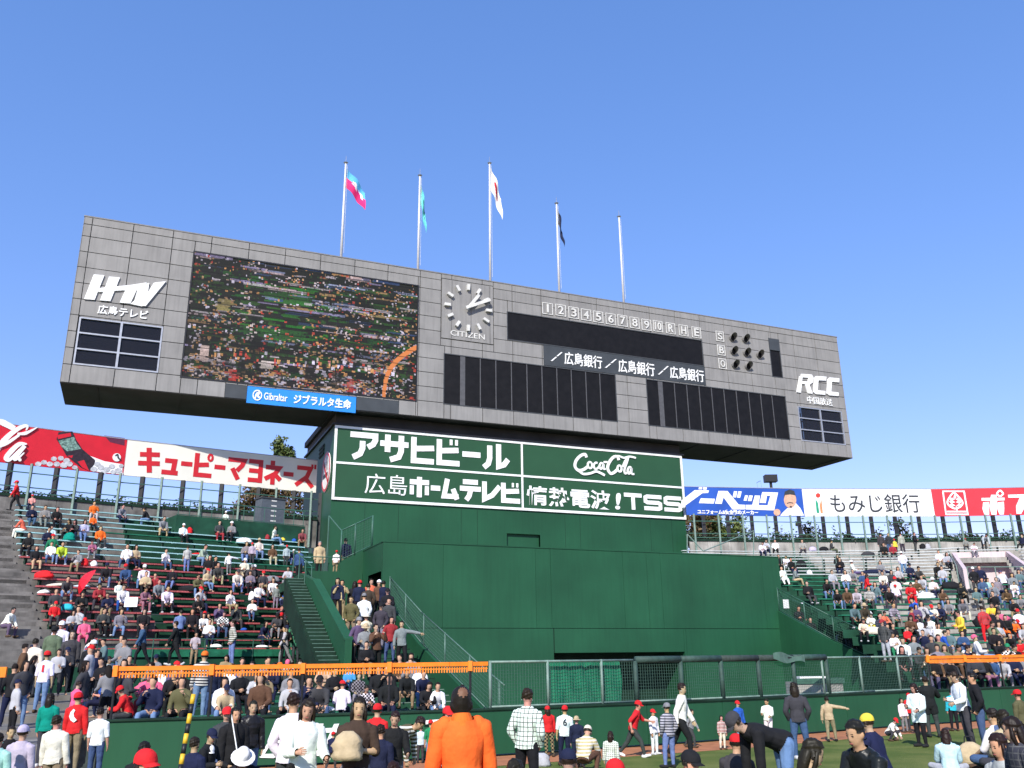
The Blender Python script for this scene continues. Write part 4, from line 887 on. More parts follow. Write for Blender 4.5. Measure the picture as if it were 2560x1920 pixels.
# left upper stand: straight rows
NL = 21
LA, LB = on_z(58, 1263, 10.6), on_z(432, 1296, 10.6); ldir = (LB-LA)[:2]/np.linalg.norm((LB-LA)[:2]); lper = np.array([-ldir[1], ldir[0]])
tp_ = px_on([LA[:2]-ldir*30, LB[:2]+ldir*40], 10.6, 420); bt_ = at_y(420, 1620, 37.5)
LROWS = []
for r in range(NL):
    f = r/(NL-1); c = lerp(bt_[:2], tp_, f); LROWS.append(Row([c-ldir*22, c+ldir*34], lerp(bt_[2], 10.6, f), 'left stand', r))
LSTEP = (tp_-bt_[:2])/(NL-1)
def interp(x, xs, ys): return float(np.interp(x, xs, ys))
def lx_end(y): return interp(y, [1262, 1324, 1326, 1345, 1372, 1386, 1432, 1449, 1451, 1560, 1600, 1630], [437, 441, 742, 748, 768, 776, 790, 756, 702, 758, 735, 720])
def lx_start(y): return interp(y, [1262, 1300, 1380, 1412, 1437, 1500, 1560, 1600, 1630], [58, 36, 40, 48, 76, 94, 108, 230, 238])
def green_from(y): return interp(y, [1262, 1290, 1420, 1550, 1590, 1600], [308, 306, 330, 400, 400, 238])
terr = MB()
def strip(mb, row, nxt, xl, xr, mi, dzr, fr=.62):
    a, b = px_on(row.pl, row.zs, xl), px_on(row.pl, row.zs, xr); st = (nxt.pl[0]-row.pl[0]) if nxt else None
    return a, b
for r, row in enumerate(LROWS):
    y = row.y(420); step = LSTEP; fr = .62; dz = row.zs-LROWS[r-1].zs if r else .9
    for xl, xr, mi in ((-260, green_from(y), 0), (green_from(y), max(lx_end(y)+25, 800 if y > 1330 else 470), 1)):
        a, b = px_on(row.pl, row.zs, xl), px_on(row.pl, row.zs, xr); a0, b0, a1, b1 = a-step*fr, b-step*fr, a+step*(1-fr), b+step*(1-fr); z = row.zt
        terr.quad((*a0, z), (*b0, z), (*b1, z), (*a1, z), mi=mi).quad((*a0, z-dz), (*b0, z-dz), (*b0, z), (*a0, z), mi=mi)
solo('left_terrace', 'stepped concrete terrace of the left stand', None, terr, [M['concrete'], M['greenstand']], kind='structure')
_seat = None
def seat_piece():
    global _seat
    if _seat is None:
        b = MB(); b.box(-.30, .30, -.15, .15, -.06, .012)
        for x in (-.2, .2): b.box(x-.02, x+.02, -.1, .1, -.09, -.061)
        _seat = mesh_of('seat', b, M['redseat'])
    return _seat
rot_l = math.atan2(ldir[1], ldir[0])
for r, row in enumerate(LROWS):
    y = row.y(420); xl, xr = lx_start(y), lx_end(row.y(700) if y > 1330 else y); red = r <= 11
    a, b = row.at(xl), row.at(xr); top = NL-1-r
    col = 'red seat' if red else 'pale blue plank'
    th = thing('bench', 'row of faded %ss, %s from the front of the upper left stand' % (col, ORD[r] if r else 'first'), 'bench', WORLD, (*a, row.zt), 'benches of the upper left stand')
    Lb = np.linalg.norm(b-a); d = (b-a)/Lb
    sup = MB(); s = .3
    while s < Lb: q = a+d*s; sup.box(q[0]-.03, q[0]+.03, q[1]-.1, q[1]+.1, row.zt, row.zs-.075); s += 1.75
    part(th, 'support', sup, M['greendark'], kind='stuff')
    if red:
        s = .35; k = 0
        while s < Lb-.3:
            q = a+d*s; o = link('seat', seat_piece(), th); o.location = (q[0]-a[0], q[1]-a[1], row.zs-.012-row.zt); o.rotation_euler = (0, 0, rot_l)
            k += 1; s += .625+(.45 if k % 7 == 0 else 0)
        part(th, 'rail', MB().bar((*a, row.zs-.085), (*b, row.zs-.085), .2, .03), M['alubench' if False else 'darkgrey'])
    else:
        cuts = list(np.arange(0, Lb, 3.9))+[Lb]
        if len(cuts) > 2 and cuts[-1]-cuts[-2] < .8: cuts.pop(-2)
        for c0, c1 in zip(cuts, cuts[1:]):
            p, q = a+d*(c0+.03), a+d*(c1-.03); xm = proj((*((p+q)/2), row.zs))[0]
            g = (r == 16 and 300 < xm < 545) or (r == 12 and xm > 620)
            part(th, 'plank', MB().bar((*p, row.zs-.03), (*q, row.zs-.03), .26, .055), M['greenbench'] if g else M['bluebench'])
# concrete aisle stairs at far left, the flank stairs on the right
for nm, lab, xs, w, m, rows in (('aisle_stairs', 'grey concrete aisle steps at the left edge', lx_start, -2.2, 'concrete', range(0, NL)),):
    st = thing(nm, lab, None, WORLD, (*LROWS[0].at(60), 0), kind='structure')
    for r in rows:
        row = LROWS[r]; y = row.y(420); b = row.at(min(xs(y), 108)-4); a = b+ldir*w; dz = (10.6-LROWS[0].zs)/(NL-1)
        for k in (0, 1):
            p = a-LSTEP*(.62-.5*k); q = b-LSTEP*(.62-.5*k); z = row.zt+.03+dz*.5*k-dz*.25
            part(st, 'step', MB().hexa([(*p, z-.5), (*q, z-.5), (*(q+LSTEP*.5), z-.5), (*(p+LSTEP*.5), z-.5)], [(*p, z), (*q, z), (*(q+LSTEP*.5), z), (*(p+LSTEP*.5), z)]), M[m])
st = thing('flank_stairs', 'dark green narrow flight of steps beside the bright sloping wall', None, FACE, (-12, -6, 0), kind='structure')
for k in range(26):
    oa = -1.9-k*.33; z = 5.60-k*.142
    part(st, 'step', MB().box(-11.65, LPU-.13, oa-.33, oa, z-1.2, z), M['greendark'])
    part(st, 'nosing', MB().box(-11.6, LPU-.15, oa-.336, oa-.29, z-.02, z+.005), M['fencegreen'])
# cross aisle and lower benches on the left
aisle_back = [LROWS[0].pl[0]-LSTEP*.62, LROWS[0].pl[1]-LSTEP*.62]; aisle_front = [p-lper*1.9 for p in aisle_back]
am = MB(); AZ = 2.06
P0, P1, Q0, Q1 = px_on(aisle_front, AZ, -260), px_on(aisle_front, AZ, 905), px_on(aisle_back, AZ, -260), px_on(aisle_back, AZ, 905)
am.quad((*P0, AZ), (*P1, AZ), (*Q1, AZ), (*Q0, AZ)).quad((*P0, 0), (*P1, 0), (*P1, AZ), (*P0, AZ))
solo('cross_aisle', 'walkway across the left stand behind the orange rail', None, am, M['greenstand'], kind='structure')
th = thing('aisle_railing', 'thin green pipe railing in front of the red seats', 'railing', WORLD, (*px_on(aisle_back, AZ, 240), AZ))
p, q = px_on(aisle_back, AZ, 235), px_on(aisle_back, AZ, 860)
for z in (AZ+.72, AZ+1.05): part(th, 'rail', MB().tube((*(p-lper*.1), z), (*(q-lper*.1), z), .022, 6), M['greenrail'])
part(th, 'lower_panel', MB().bar((*(p-lper*.06), AZ+.5), (*(q-lper*.06), AZ+.5), .03, .3), M['greenbench'])
for s in np.arange(0, np.linalg.norm(q-p), 2.1): c = p+(q-p)/np.linalg.norm(q-p)*s-lper*.1; part(th, 'post', MB().tube((*c, AZ), (*c, AZ+1.05), .022, 6), M['greenrail'])
XS = [-200, 0, 150, 300, 450, 600, 750, 900, 1040]
wback = offset([ext]+WALL, -.5); LLROWS = []
lt = MB(); prev = None
for r in range(5):
    f = (r+.55)/5; pts = [lerp(px_on(wback, 1, x), px_on(aisle_front, 1, x), f) for x in XS]; LLROWS.append(Row(pts, lerp(.95, 1.62, r/4), 'lower left stand', r))
for r, row in enumerate(LLROWS):
    f0, f1 = r/5, (r+1)/5; z = row.zt; pz = LLROWS[r-1].zt if r else 0
    for x0, x1 in zip(XS, XS[1:]):
        c = [lerp(px_on(wback, 1, x), px_on(aisle_front, 1, x), f) for x, f in ((x0, f0), (x1, f0), (x1, f1), (x0, f1))]
        mi = 0 if x1 <= 300 else 1
        lt.quad(*[(*q, z) for q in c], mi=mi).quad((*c[0], pz), (*c[1], pz), (*c[1], z), (*c[0], z), mi=mi)
solo('lower_terrace', 'low stepped terrace behind the left outfield wall', None, lt, [M['concrete'], M['greenstand']], kind='structure')
def plank_bench(row, x0, x1, label, material, group, cut=4.):
    a, b = row.at(x0), row.at(x1); th = thing('bench', label, 'bench', WORLD, (*a, row.zt), group)
    xs = np.linspace(x0, x1, max(2, int(abs(x1-x0)/90)+1)); P = [row.at(x) for x in xs]
    for p, q in zip(P, P[1:]):
        d = (q-p)/np.linalg.norm(q-p); part(th, 'plank', MB().bar((*(p+d*.015), row.zs-.03), (*(q-d*.015), row.zs-.03), .27, .055), material)
    sup = MB()
    for p in [P[0]+(P[1]-P[0])*.1]+P[1:]: sup.box(p[0]-.03, p[0]+.03, p[1]-.1, p[1]+.1, row.zt, row.zs-.06)
    part(th, 'support', sup, M['greendark'], kind='stuff'); return th
for r, row in enumerate(LLROWS): plank_bench(row, 350 if r else 380, 905+r*14-(60 if r < 2 else 0), '%s green plank bench from the front behind the left orange rail' % ('first' if r == 0 else ORD[r]), M['greenbench'], 'green benches behind the left outfield wall')
# raised box with railing and grey cabinet at the top of the left stand
bx_l, bx_r = px_on(LROWS[17].pl, 10.0, 440), px_on(LROWS[17].pl, 10.0, 762); zbx = proj; ztop = at_y(440, 1287, bx_l[1])[2]
th = thing('camera_platform', 'raised dark green platform with pipe railing at the top of the left stand', 'platform', WORLD, (*bx_l, ztop-2))
d = (bx_r-bx_l)/np.linalg.norm(bx_r-bx_l); pr = np.array([-d[1], d[0]])
part(th, 'box', MB().hexa([(*bx_l, 6), (*bx_r, 6), (*(bx_r+pr*4.2), 6), (*(bx_l+pr*4.2), 6)], [(*bx_l, ztop), (*bx_r, ztop), (*(bx_r+pr*4.2), ztop), (*(bx_l+pr*4.2), ztop)]), M['greenstand'])
Lx = np.linalg.norm(bx_r-bx_l)
for s in np.linspace(.1, Lx-.1, 13): c = bx_l+d*s+pr*.1; part(th, 'post', MB().tube((*c, ztop), (*c, ztop+.95), .022, 6), M['greenrail'])
for z in (.95, .06): part(th, 'rail', MB().tube((*(bx_l+pr*.1), ztop+z), (*(bx_r+pr*.1), ztop+z), .025, 6), M['greenrail'])
c = px_on([bx_l+pr*1.6, bx_r+pr*1.6], ztop, 672); CB = Frame(c, rot_l)
th2 = thing('grey_cabinet', 'tall slate grey equipment cabinet on the green platform', 'cabinet', CB, (0, 0, ztop))
part(th2, 'body', MB().box(-.8, .8, -.5, .5, ztop, ztop+1.75), M['greycab'])
part(th2, 'top', MB().box(-.86, .86, -.56, .56, ztop+1.75, ztop+1.83), M['darkgrey'])
for k in range(5): part(th2, 'label_plate', MB().box(-.15, .2, -.515, -.502, ztop+.3+k*.32, ztop+.38+k*.32), M['offwhite'])
# ------------------------------------------------------------------ right stand
NR = 26
RX = [1690, 1800, 1900, 1990, 2100, 2200, 2297, 2420, 2558, 2720]; RY = [1375.5, 1377, 1378, 1378, 1377, 1375.5, 1373, 1368, 1365, 1359]
rtop = [on_z(x, y, 9.8)[:2] for x, y in zip(RX, RY)]; wb2 = offset(WALL, -1.3); rbot = [px_on(wb2, 1.2, x) for x in RX]
RROWS = [Row([lerp(b, t, (r/(NR-1))**.9) for b, t in zip(rbot, rtop)], lerp(1.25, 9.8, r/(NR-1)), 'right stand', r) for r in range(NR)]
def rx_start(y): return interp(y, [1360, 1392, 1394, 1470, 1478, 1700, 1730], [1700, 1700, 1950, 1955, 2010, 2330, 2360])
def rgreen_to(y): return interp(y, [1370, 1384, 1400, 1440, 1470, 1520, 1560, 1610, 1640, 1700, 1740], [1995, 2022, 2040, 2118, 2160, 2215, 2262, 2330, 2450, 2700, 2800])
tr = MB(); dzr = (9.8-1.25)/(NR-1)
for r, row in enumerate(RROWS):
    y = row.y(2200); nx = RROWS[min(r+1, NR-1)]; pv = RROWS[max(r-1, 0)]
    g = rgreen_to(y); x0 = rx_start(y)-12
    pit = 1386 < row.y(2450) < 1462; px0, px1 = 2392+max(0, row.y(2450)-1386)*.42, 2512+max(0, row.y(2450)-1386)*.75
    cols = sorted({x0, *[x for x in RX if x > x0 and x < 2700], min(max(g, x0+1), 2699), 2700, *((px0, px1) if pit else ())})
    F = lambda x, row=row, pv=pv, r=r: lerp(row.at(x), pv.at(x), .62) if r else row.at(x)-np.array([0, .8])
    Bk = lambda x, row=row, nx=nx, r=r: lerp(row.at(x), nx.at(x), .38) if r < NR-1 else row.at(x)+np.array([0, .9])
    for a, b in zip(cols, cols[1:]):
        if pit and px0-.1 < (a+b)/2 < px1+.1: continue
        mi = 1 if (a+b)/2 < g else 0; fa, fb, ba, bb = F(a), F(b), Bk(a), Bk(b); z = row.zt
        tr.quad((*fa, z), (*fb, z), (*bb, z), (*ba, z), mi=mi).quad((*fa, z-dzr-.02), (*fb, z-dzr-.02), (*fb, z), (*fa, z), mi=mi)
solo('right_terrace', 'stepped concrete terrace of the right stand', None, tr, [M['concreteL'], M['greenstand']], kind='structure')
for r, row in enumerate(RROWS):
    y = row.y(2200); x0 = rx_start(y)+4; silver = r >= 17
    segs = [(x0, 2690)]
    if 1382 < y < 1462: segs = [(x0, 2374)] + ([(2548+(y-1382)*.3, 2690)] if y < 1440 else [])
    elif 1462 <= y < 1540: segs = [(x0, 2395-(y-1462)*.1), (2442+(y-1462)*.5, 2690)]
    elif y >= 1540: segs = [(x0, 2480 if y < 1600 else 2690)]
    for k, (a, b) in enumerate(segs):
        if b-a > 20: plank_bench(row, a, b, '%s plank bench, %s row from the front of the right stand%s' % ('silver' if silver else 'green', 'first' if r == 0 else ORD[r], ' beyond the aisle' if k else ''), M['alubench'] if silver else M['greenbench'], 'benches of the right stand')
# railing across the right stand
rw = min(RROWS, key=lambda q: abs(q.y(2100)-1417)); th = thing('stand_railing', 'long pipe railing across the upper right stand', 'railing', WORLD, (*rw.at(1950), rw.zt))
xs = np.arange(1952, 2262, 34)
for x in xs: c = rw.at(x)-np.array([0, .3]); part(th, 'post', MB().tube((*c, rw.zt), (*c, rw.zt+1.15), .022, 6), M['galv'])
for z in (1.15, .6): 
    m = MB()
    for a, b in zip(xs, xs[1:]): m.tube((*(rw.at(a)-np.array([0, .3])), rw.zt+z), (*(rw.at(b)-np.array([0, .3])), rw.zt+z), .024, 6)
    part(th, 'rail', m, M['galv'])
th = thing('corner_railing', 'green sloping rail at the top of the block beside the tower', 'railing', WORLD, (*at_y(1885, 1382, 62)[:2], 7))
A_ = [at_y(1718, 1335, 56), at_y(1758, 1378, 56), at_y(1758, 1378, 56), at_y(1884, 1327, 60), at_y(1884, 1388, 60), at_y(1718, 1388, 56)]
for a, b in ((0, 1), (2, 3), (3, 4), (0, 5)): part(th, 'rail', MB().tube(A_[a], A_[b], .035, 6), M['galv'])
# walk-up opening (vomitory) with pale pink walls
r0 = min(RROWS, key=lambda q: abs(q.y(2450)-1384)); r1 = min(RROWS, key=lambda q: abs(q.y(2450)-1462))
vm = thing('vomitory', 'pale pink walled stair opening in the right stand', 'stair opening', WORLD, (*r1.at(2450), r1.zt))
a, b = r0.at(2388), r0.at(2514); zt_ = r0.zs+.05; c, d_ = r1.at(2424), r1.at(2580)
part(vm, 'back_wall', MB().hexa([(*a, r1.zt-2), (*b, r1.zt-2), (*(b+[0, .25]), r1.zt-2), (*(a+[0, .25]), r1.zt-2)], [(*a, zt_), (*b, zt_), (*(b+[0, .25]), zt_), (*(a+[0, .25]), zt_)]), M['pink'])
for p, q, s in ((a, c, -1), (b, d_, 1)): part(vm, 'side_wall', MB().hexa([(*p, r1.zt-2), (*q, r1.zt-2), (*(q+[.25*s, 0]), r1.zt-2), (*(p+[.25*s, 0]), r1.zt-2)], [(*p, zt_+.003), (*q, r1.zs+.9), (*(q+[.25*s, 0]), r1.zs+.9), (*(p+[.25*s, 0]), zt_+.003)]), M['pink'])
part(vm, 'floor', MB().quad((*c, r1.zt-1.4), (*d_, r1.zt-1.4), (*b, r1.zt-1.4), (*a, r1.zt-1.4)), M['concreteL'])
part(vm, 'doorway', MB().hexa(*[[(*(lerp(a, b, .35)-[0, .05]), z), (*(lerp(a, b, .8)-[0, .05]), z), (*(lerp(a, b, .8)-[0, .01]), z), (*(lerp(a, b, .35)-[0, .01]), z)] for z in (r1.zt-1.5, r1.zt+.95)]), M['black'])
part(vm, 'guard_rail', MB().tube((*c, r1.zs+1.0), (*d_, r1.zs+1.0), .03, 6).tube((*lerp(c, d_, .45), r1.zt), (*lerp(c, d_, .45), r1.zs+1.), .03, 6).tube((*c, r1.zt), (*c, r1.zs+1), .03, 6), M['galv'])
part(vm, 'handrail', MB().tube((*(a-[1.2, 1.5]), r0.zt+.4), (*(c-[.6, 0]), r1.zs+1.1), .03, 6).tube((*(c-[.6, 0]), r1.zs+1.1), (*(c-[.6, 0]), r1.zt), .03, 6), M['galv'])
st = thing('vomitory_steps', 'pale concrete aisle steps below the stair opening', None, WORLD, (*r1.at(2430), r1.zt), kind='structure')
for k in range(18):
    row = RROWS[max(0, r1.idx+4-k)]
    if row.y(2450) > 1600: break
    x = 2402+k*3.5; p, q = row.at(x), row.at(x+46)
    for h in (0, 1): part(st, 'step', MB().hexa(*[[(*(p-[0, .3+.3*h]), z), (*(q-[0, .3+.3*h]), z), (*(q+[0, .3-.3*h]), z), (*(p+[0, .3-.3*h]), z)] for z in (row.zt-.4, row.zt+.16-.1*h)]), M['concreteL'])
# ------------------------------------------------------------------ back walls, posts, rails, sign boards
def sign_strip_plan(pts, z): return [on_z(x, y, z)[:2] for x, y in pts]
ZL, HL = 13.9, 2.36; lpn = sign_strip_plan([(0, 1155), (308, 1188), (790, 1232)], ZL); lpn = [lpn[0]+(lpn[0]-lpn[1])*.9]+lpn
ZR, HR = 13.1, 2.27; rpn = sign_strip_plan([(1713, 1287), (2012, 1291), (2338, 1291), (2560, 1287)], ZR); rpn = [rpn[0]+(rpn[1]-rpn[0])*.012]+rpn[1:3]+[rpn[3]+(rpn[3]-rpn[2])*.8]
def plane_px(x, y, a, b):
    d = ray(x, y); t = np.array([b[0]-a[0], b[1]-a[1], 0]); nrm = np.array([t[1], -t[0], 0])/np.linalg.norm(t); k = ((np.array([*a, 0])-C0)@nrm)/(d@nrm); return C0+d*k, nrm
def sign_board(a, b, z, h, label, mats, shapes, nm='sign_board'):
    th = thing(nm, label, 'sign', WORLD, (*a, z)); t = (b-a)/np.linalg.norm(b-a); n3 = np.array([t[1], -t[0]]); bkk = -n3*.12
    part(th, 'board', MB().hexa([(*(a+t*.01), z), (*(b-t*.01), z), (*(b-t*.01+bkk), z), (*(a+t*.01+bkk), z)], [(*(a+t*.01), z+h), (*(b-t*.01), z+h), (*(b-t*.01+bkk), z+h), (*(a+t*.01+bkk), z+h)]), mats)
    part(th, 'trim', MB().bar((*(a+bkk*.5), z+h+.03), (*(b+bkk*.5), z+h+.03), .16, .05), M['alu'])
    for k, (name, material, polys_) in enumerate(shapes):
        if name in ('ice_cube', 'label_patch', 'beard_patch', 'katakana'):
            for j, P in enumerate(polys_):
                pts = [plane_px(x, y, a, b)[0]+np.array([*n3, 0])*.003 for x, y in P]; part(th, name, MB().extr(pts, np.array([*n3, 0])*(.008+.004*k+.0015*j)), material)
            continue
        mb = MB()
        for j, P in enumerate(polys_):
            pts = [plane_px(x, y, a, b)[0]+np.array([*n3, 0])*.003 for x, y in P]; mb.extr(pts, np.array([*n3, 0])*(.008+.004*k+.0015*j))
        part(th, name, mb, material)
    return th, t, n3
def sign_plane(a, b, z, h, a0, a1, b0, b1):
    t = (b-a); n3 = np.array([t[1], -t[0], 0])/np.linalg.norm(t)
    return lambda u, v, d: np.array([*(a+t*(a0+u*(a1-a0))), z+h*(b0+v*(b1-b0))])+n3*d
def tz(ox, oy, s, L): return [[(ox+x*s, oy+y*s) for x, y in P] for P in L]
def circ(cx, cy, r, n=16, ry=None): return [(cx+r*math.cos(2*math.pi*i/n), cy+(ry or r)*math.sin(2*math.pi*i/n)) for i in range(n)]
def ribbon(pts, w, n=5):                       # pixel stroke -> polygon
    P = spline(pts, n); Lf, Rt = miter(P, 1); ww = w if isinstance(w, (list, tuple)) else [w, w]; m = len(P)
    f = lambda i: np.interp(i/(m-1), np.linspace(0, 1, len(ww)), ww)/2
    return [[tuple(np.array(P[i])+(Lf[i]-np.array(P[i]))*f(i)), tuple(np.array(P[i+1])+(Lf[i+1]-np.array(P[i+1]))*f(i+1)), tuple(np.array(P[i+1])+(Rt[i+1]-np.array(P[i+1]))*f(i+1)), tuple(np.array(P[i])+(Rt[i]-np.array(P[i]))*f(i))] for i in range(m-1)]
Z0 = lambda L: tz(0, 1030, .14467, L)
script = ribbon([(-60, 150), (60, 190), (250, 290)], [70, 110, 90])+ribbon([(-140, 760), (60, 500), (250, 330), (400, 250), (470, 250), (450, 320)], [110, 95, 80, 60, 40, 20])+ribbon([(300, 380), (440, 370), (640, 270)], [30, 60, 10])+ribbon([(-60, 620), (120, 540), (330, 400)], [40, 60, 40])+ribbon([(460, 560), (330, 560), (190, 680), (100, 800), (160, 830), (300, 700), (420, 590)], [20, 70, 90, 80, 60, 50, 60])+ribbon([(420, 590), (250, 800), (300, 810), (410, 710)], [70, 80, 40, 20])+[circ(335, 835, 28)]
ice = [circ(x, y, r, 7, r*.75) for x, y, r in ((660, 900, 60), (760, 870, 55), (860, 900, 60), (930, 810, 55), (980, 900, 60), (1050, 800, 55), (1100, 920, 70), (1200, 900, 60), (1150, 840, 60), (1620, 990, 60), (1680, 900, 55), (1740, 960, 60), (1840, 990, 60), (1930, 940, 55), (1950, 1040, 50), (2040, 1010, 60), (2090, 930, 45), (2090, 1070, 40), (1780, 1050, 50), (1290, 960, 50))]
th, t, n3 = sign_board(lpn[0], lpn[2], ZL, HL, 'red sign board with white script and a dark bottle on ice', M['redsign'], [
    ('painted_shadow', mat('sign_red_shadowed', (.12, .02, .05), .5), Z0([[(1800, 405), (2155, 450), (2150, 580), (1900, 520)]])),  # shadow of the scoreboard's left end, painted onto the board in maroon
    ('white_swoosh', M['signwhite'], Z0([[(1560, 760), (1800, 850), (2120, 905), (2110, 1080), (1660, 1030), (1560, 1000)]])),
    ('ice_cube', mat('sign_ice', (.55, .56, .58), .5, .2, 5), Z0(ice)),
    ('bottle', mat('sign_bottle', (.035, .02, .025), .4, .3, 6), Z0([[(975, 470), (1010, 350), (1250, 335), (1310, 470), (1420, 640), (1640, 830), (1640, 890), (1540, 1020), (1400, 960), (1150, 760), (1060, 600)]])),
    ('bottle_highlight', mat('sign_glassgreen', (.22, .36, .30), .4, .4, 9), Z0([[(1010, 500), (1280, 430), (1320, 540), (1400, 640), (1160, 680), (1060, 600)]])),
    ('label_patch', M['redsign'], Z0([[(985, 400), (1220, 360), (1230, 420), (1000, 470)], [(1340, 860), (1450, 830), (1540, 1020), (1420, 960)], [(1160, 760), (1260, 750), (1240, 800)]])),
    ('lettering', M['white'], Z0(script)), ('badge', M['signwhite'], Z0([circ(2015, 785, 72)])), ('badge_mark', M['ink'], Z0(ribbon([(1990, 760), (2030, 740), (2040, 790), (2080, 830)], 26)))])
th, t, n3 = sign_board(lpn[2], lpn[3], ZL, HL, 'cream sign board with large red katakana lettering at the left of the tower', M['cream'], [])
W_ = np.linalg.norm(lpn[3]-lpn[2])
part(th, 'lettering', kana('キューピーマヨネーズ', sign_plane(lpn[2], lpn[3], ZL, HL, .062, .985, .14, .84), .19, .13, .02, 0, HL*.7, W_*.92, dict(ュ=.85, ー=.6, ピ=.95, ネ=1.0, ズ=1.15, キ=1.1, マ=1.0, ヨ=.85)), M['redink'])
Z3 = lambda L: tz(1700, 1180, .16275, L)
GREYW = mat('sign_silver', (.52, .54, .56), .5, .03, 1)
th, t, n3 = sign_board(rpn[0], rpn[1], ZR, HR, 'blue sign board with slanted white katakana and a man in white', M['blue'], [
    ('lettering', M['signwhite'], Z3([[(20, 440), (225, 278), (445, 282), (432, 322), (345, 325), (20, 560)], [(290, 230), (342, 232), (338, 268), (286, 266)], [(358, 232), (412, 236), (408, 272), (354, 270)], [(318, 404), (535, 412), (518, 486), (290, 478)],
        [(590, 290), (728, 292), (900, 500), (1003, 505), (995, 575), (805, 575), (668, 390), (640, 490), (537, 486)], [(828, 295), (878, 297), (860, 392), (808, 388)], [(895, 297), (946, 300), (922, 396), (874, 393)], [(1000, 358), (1045, 360), (1022, 442), (975, 440)], [(1062, 360), (1118, 362), (1096, 448), (1040, 446)],
        [(1148, 360), (1228, 364), (1195, 580), (1004, 576), (1012, 505), (1108, 505)], [(1262, 308), (1504, 316), (1445, 590), (1196, 582), (1205, 508), (1345, 512), (1385, 368), (1335, 365), (1315, 478), (1222, 474)]])),
    ('man_shirt', M['signwhite'], Z3([[(1535, 672), (1580, 620), (1650, 555), (1720, 555), (1780, 480), (1850, 560), (1905, 670)]])),
    ('man_fist', M['skinprint'], Z3([circ(1490, 620, 52)])),
    ('man_face', M['skinprint'], Z3([circ(1690, 430, 95, 18, 125)])),
    ('man_hair', M['ink'], Z3([[(1592, 400), (1610, 300), (1680, 268), (1750, 290), (1785, 400), (1770, 360), (1690, 345), (1610, 355)]])),
    ('beard_patch', M['ink'], Z3([[(1640, 475), (1690, 462), (1740, 475), (1738, 488), (1690, 476), (1645, 488)], [(1680, 525), (1720, 522), (1710, 548), (1685, 548)]]))])
part(th, 'small_lettering', letters('ユニフォーム&安全靴のメーカー', sign_plane(rpn[0], rpn[1], ZR, HR, .09, .60, .03, .20), .035, 0, .05), M['signwhite'])
th, t, n3 = sign_board(rpn[1], rpn[2], ZR, HR, 'white sign board with thin dark lettering and a small tricolour figure', M['signwhite'], [
    ('red_dot', M['inkred'], Z3([circ(2120, 360, 36)])), ('green_stem', M['inkgreen'], Z3([[(2080, 410), (2120, 480), (2140, 630), (2100, 630), (2085, 500)]])), ('orange_stem', M['inkorange'], Z3([[(2170, 415), (2180, 500), (2195, 632), (2160, 632), (2145, 510)]]))])
part(th, 'lettering', letters('もみじ銀行', sign_plane(rpn[1], rpn[2], ZR, HR, .205, .895, .13, .82), .006, 0, .02), M['ink'])
Z4 = lambda L: tz(2300, 1190, .11754, L)
leaf = ribbon([(755, 700), (640, 650), (580, 560), (640, 430), (715, 360), (800, 430), (900, 560), (860, 650), (770, 700)], 36)+[[(705, 460), (730, 385), (765, 460), (735, 490)]]+[[(x0, y0), (x0+s*60, y0-35), (x0+s*130, y0-20), (x0+s*80, y0+35)] for x0, y0, s in ((735, 500, -1), (745, 500, 1), (740, 560, -1), (755, 560, 1), (745, 630, -1), (765, 630, 1))]+[[(750, 650), (780, 650), (790, 740), (765, 740)]]
th, t, n3 = sign_board(rpn[2], rpn[3], ZR, HR, 'red sign board with a framed leaf emblem and rounded white katakana', mat('coral_sign', (.72, .035, .05), .45, .05, 1), [
    ('emblem_frame', M['signwhite'], Z4([[(470, 310), (950, 310), (955, 340), (480, 340)], [(470, 340), (505, 340), (565, 800), (540, 830)], [(920, 340), (955, 340), (1035, 830), (1000, 800)], [(540, 800), (1030, 800), (1035, 832), (545, 832)], [(570, 740), (990, 740), (992, 775), (572, 775)]])),
    ('leaf_emblem', M['signwhite'], Z4(leaf)),
    ('lettering', M['signwhite'], Z4([[(1305, 468), (1795, 460), (1795, 520), (1310, 528)], [(1510, 400), (1630, 400), (1640, 560), (1625, 825), (1520, 825), (1475, 650), (1490, 500)], [(1340, 560), (1460, 550), (1470, 700), (1470, 828), (1370, 828), (1325, 700)], [(1650, 560), (1780, 545), (1790, 700), (1780, 820), (1690, 822), (1640, 700)], [(1870, 400), (2330, 385), (2260, 600), (2150, 805), (2050, 805), (2040, 640), (2120, 460), (1875, 460)]]+ribbon([(1770, 375), (1700, 310), (1635, 375), (1700, 435), (1770, 375)], 36)))])
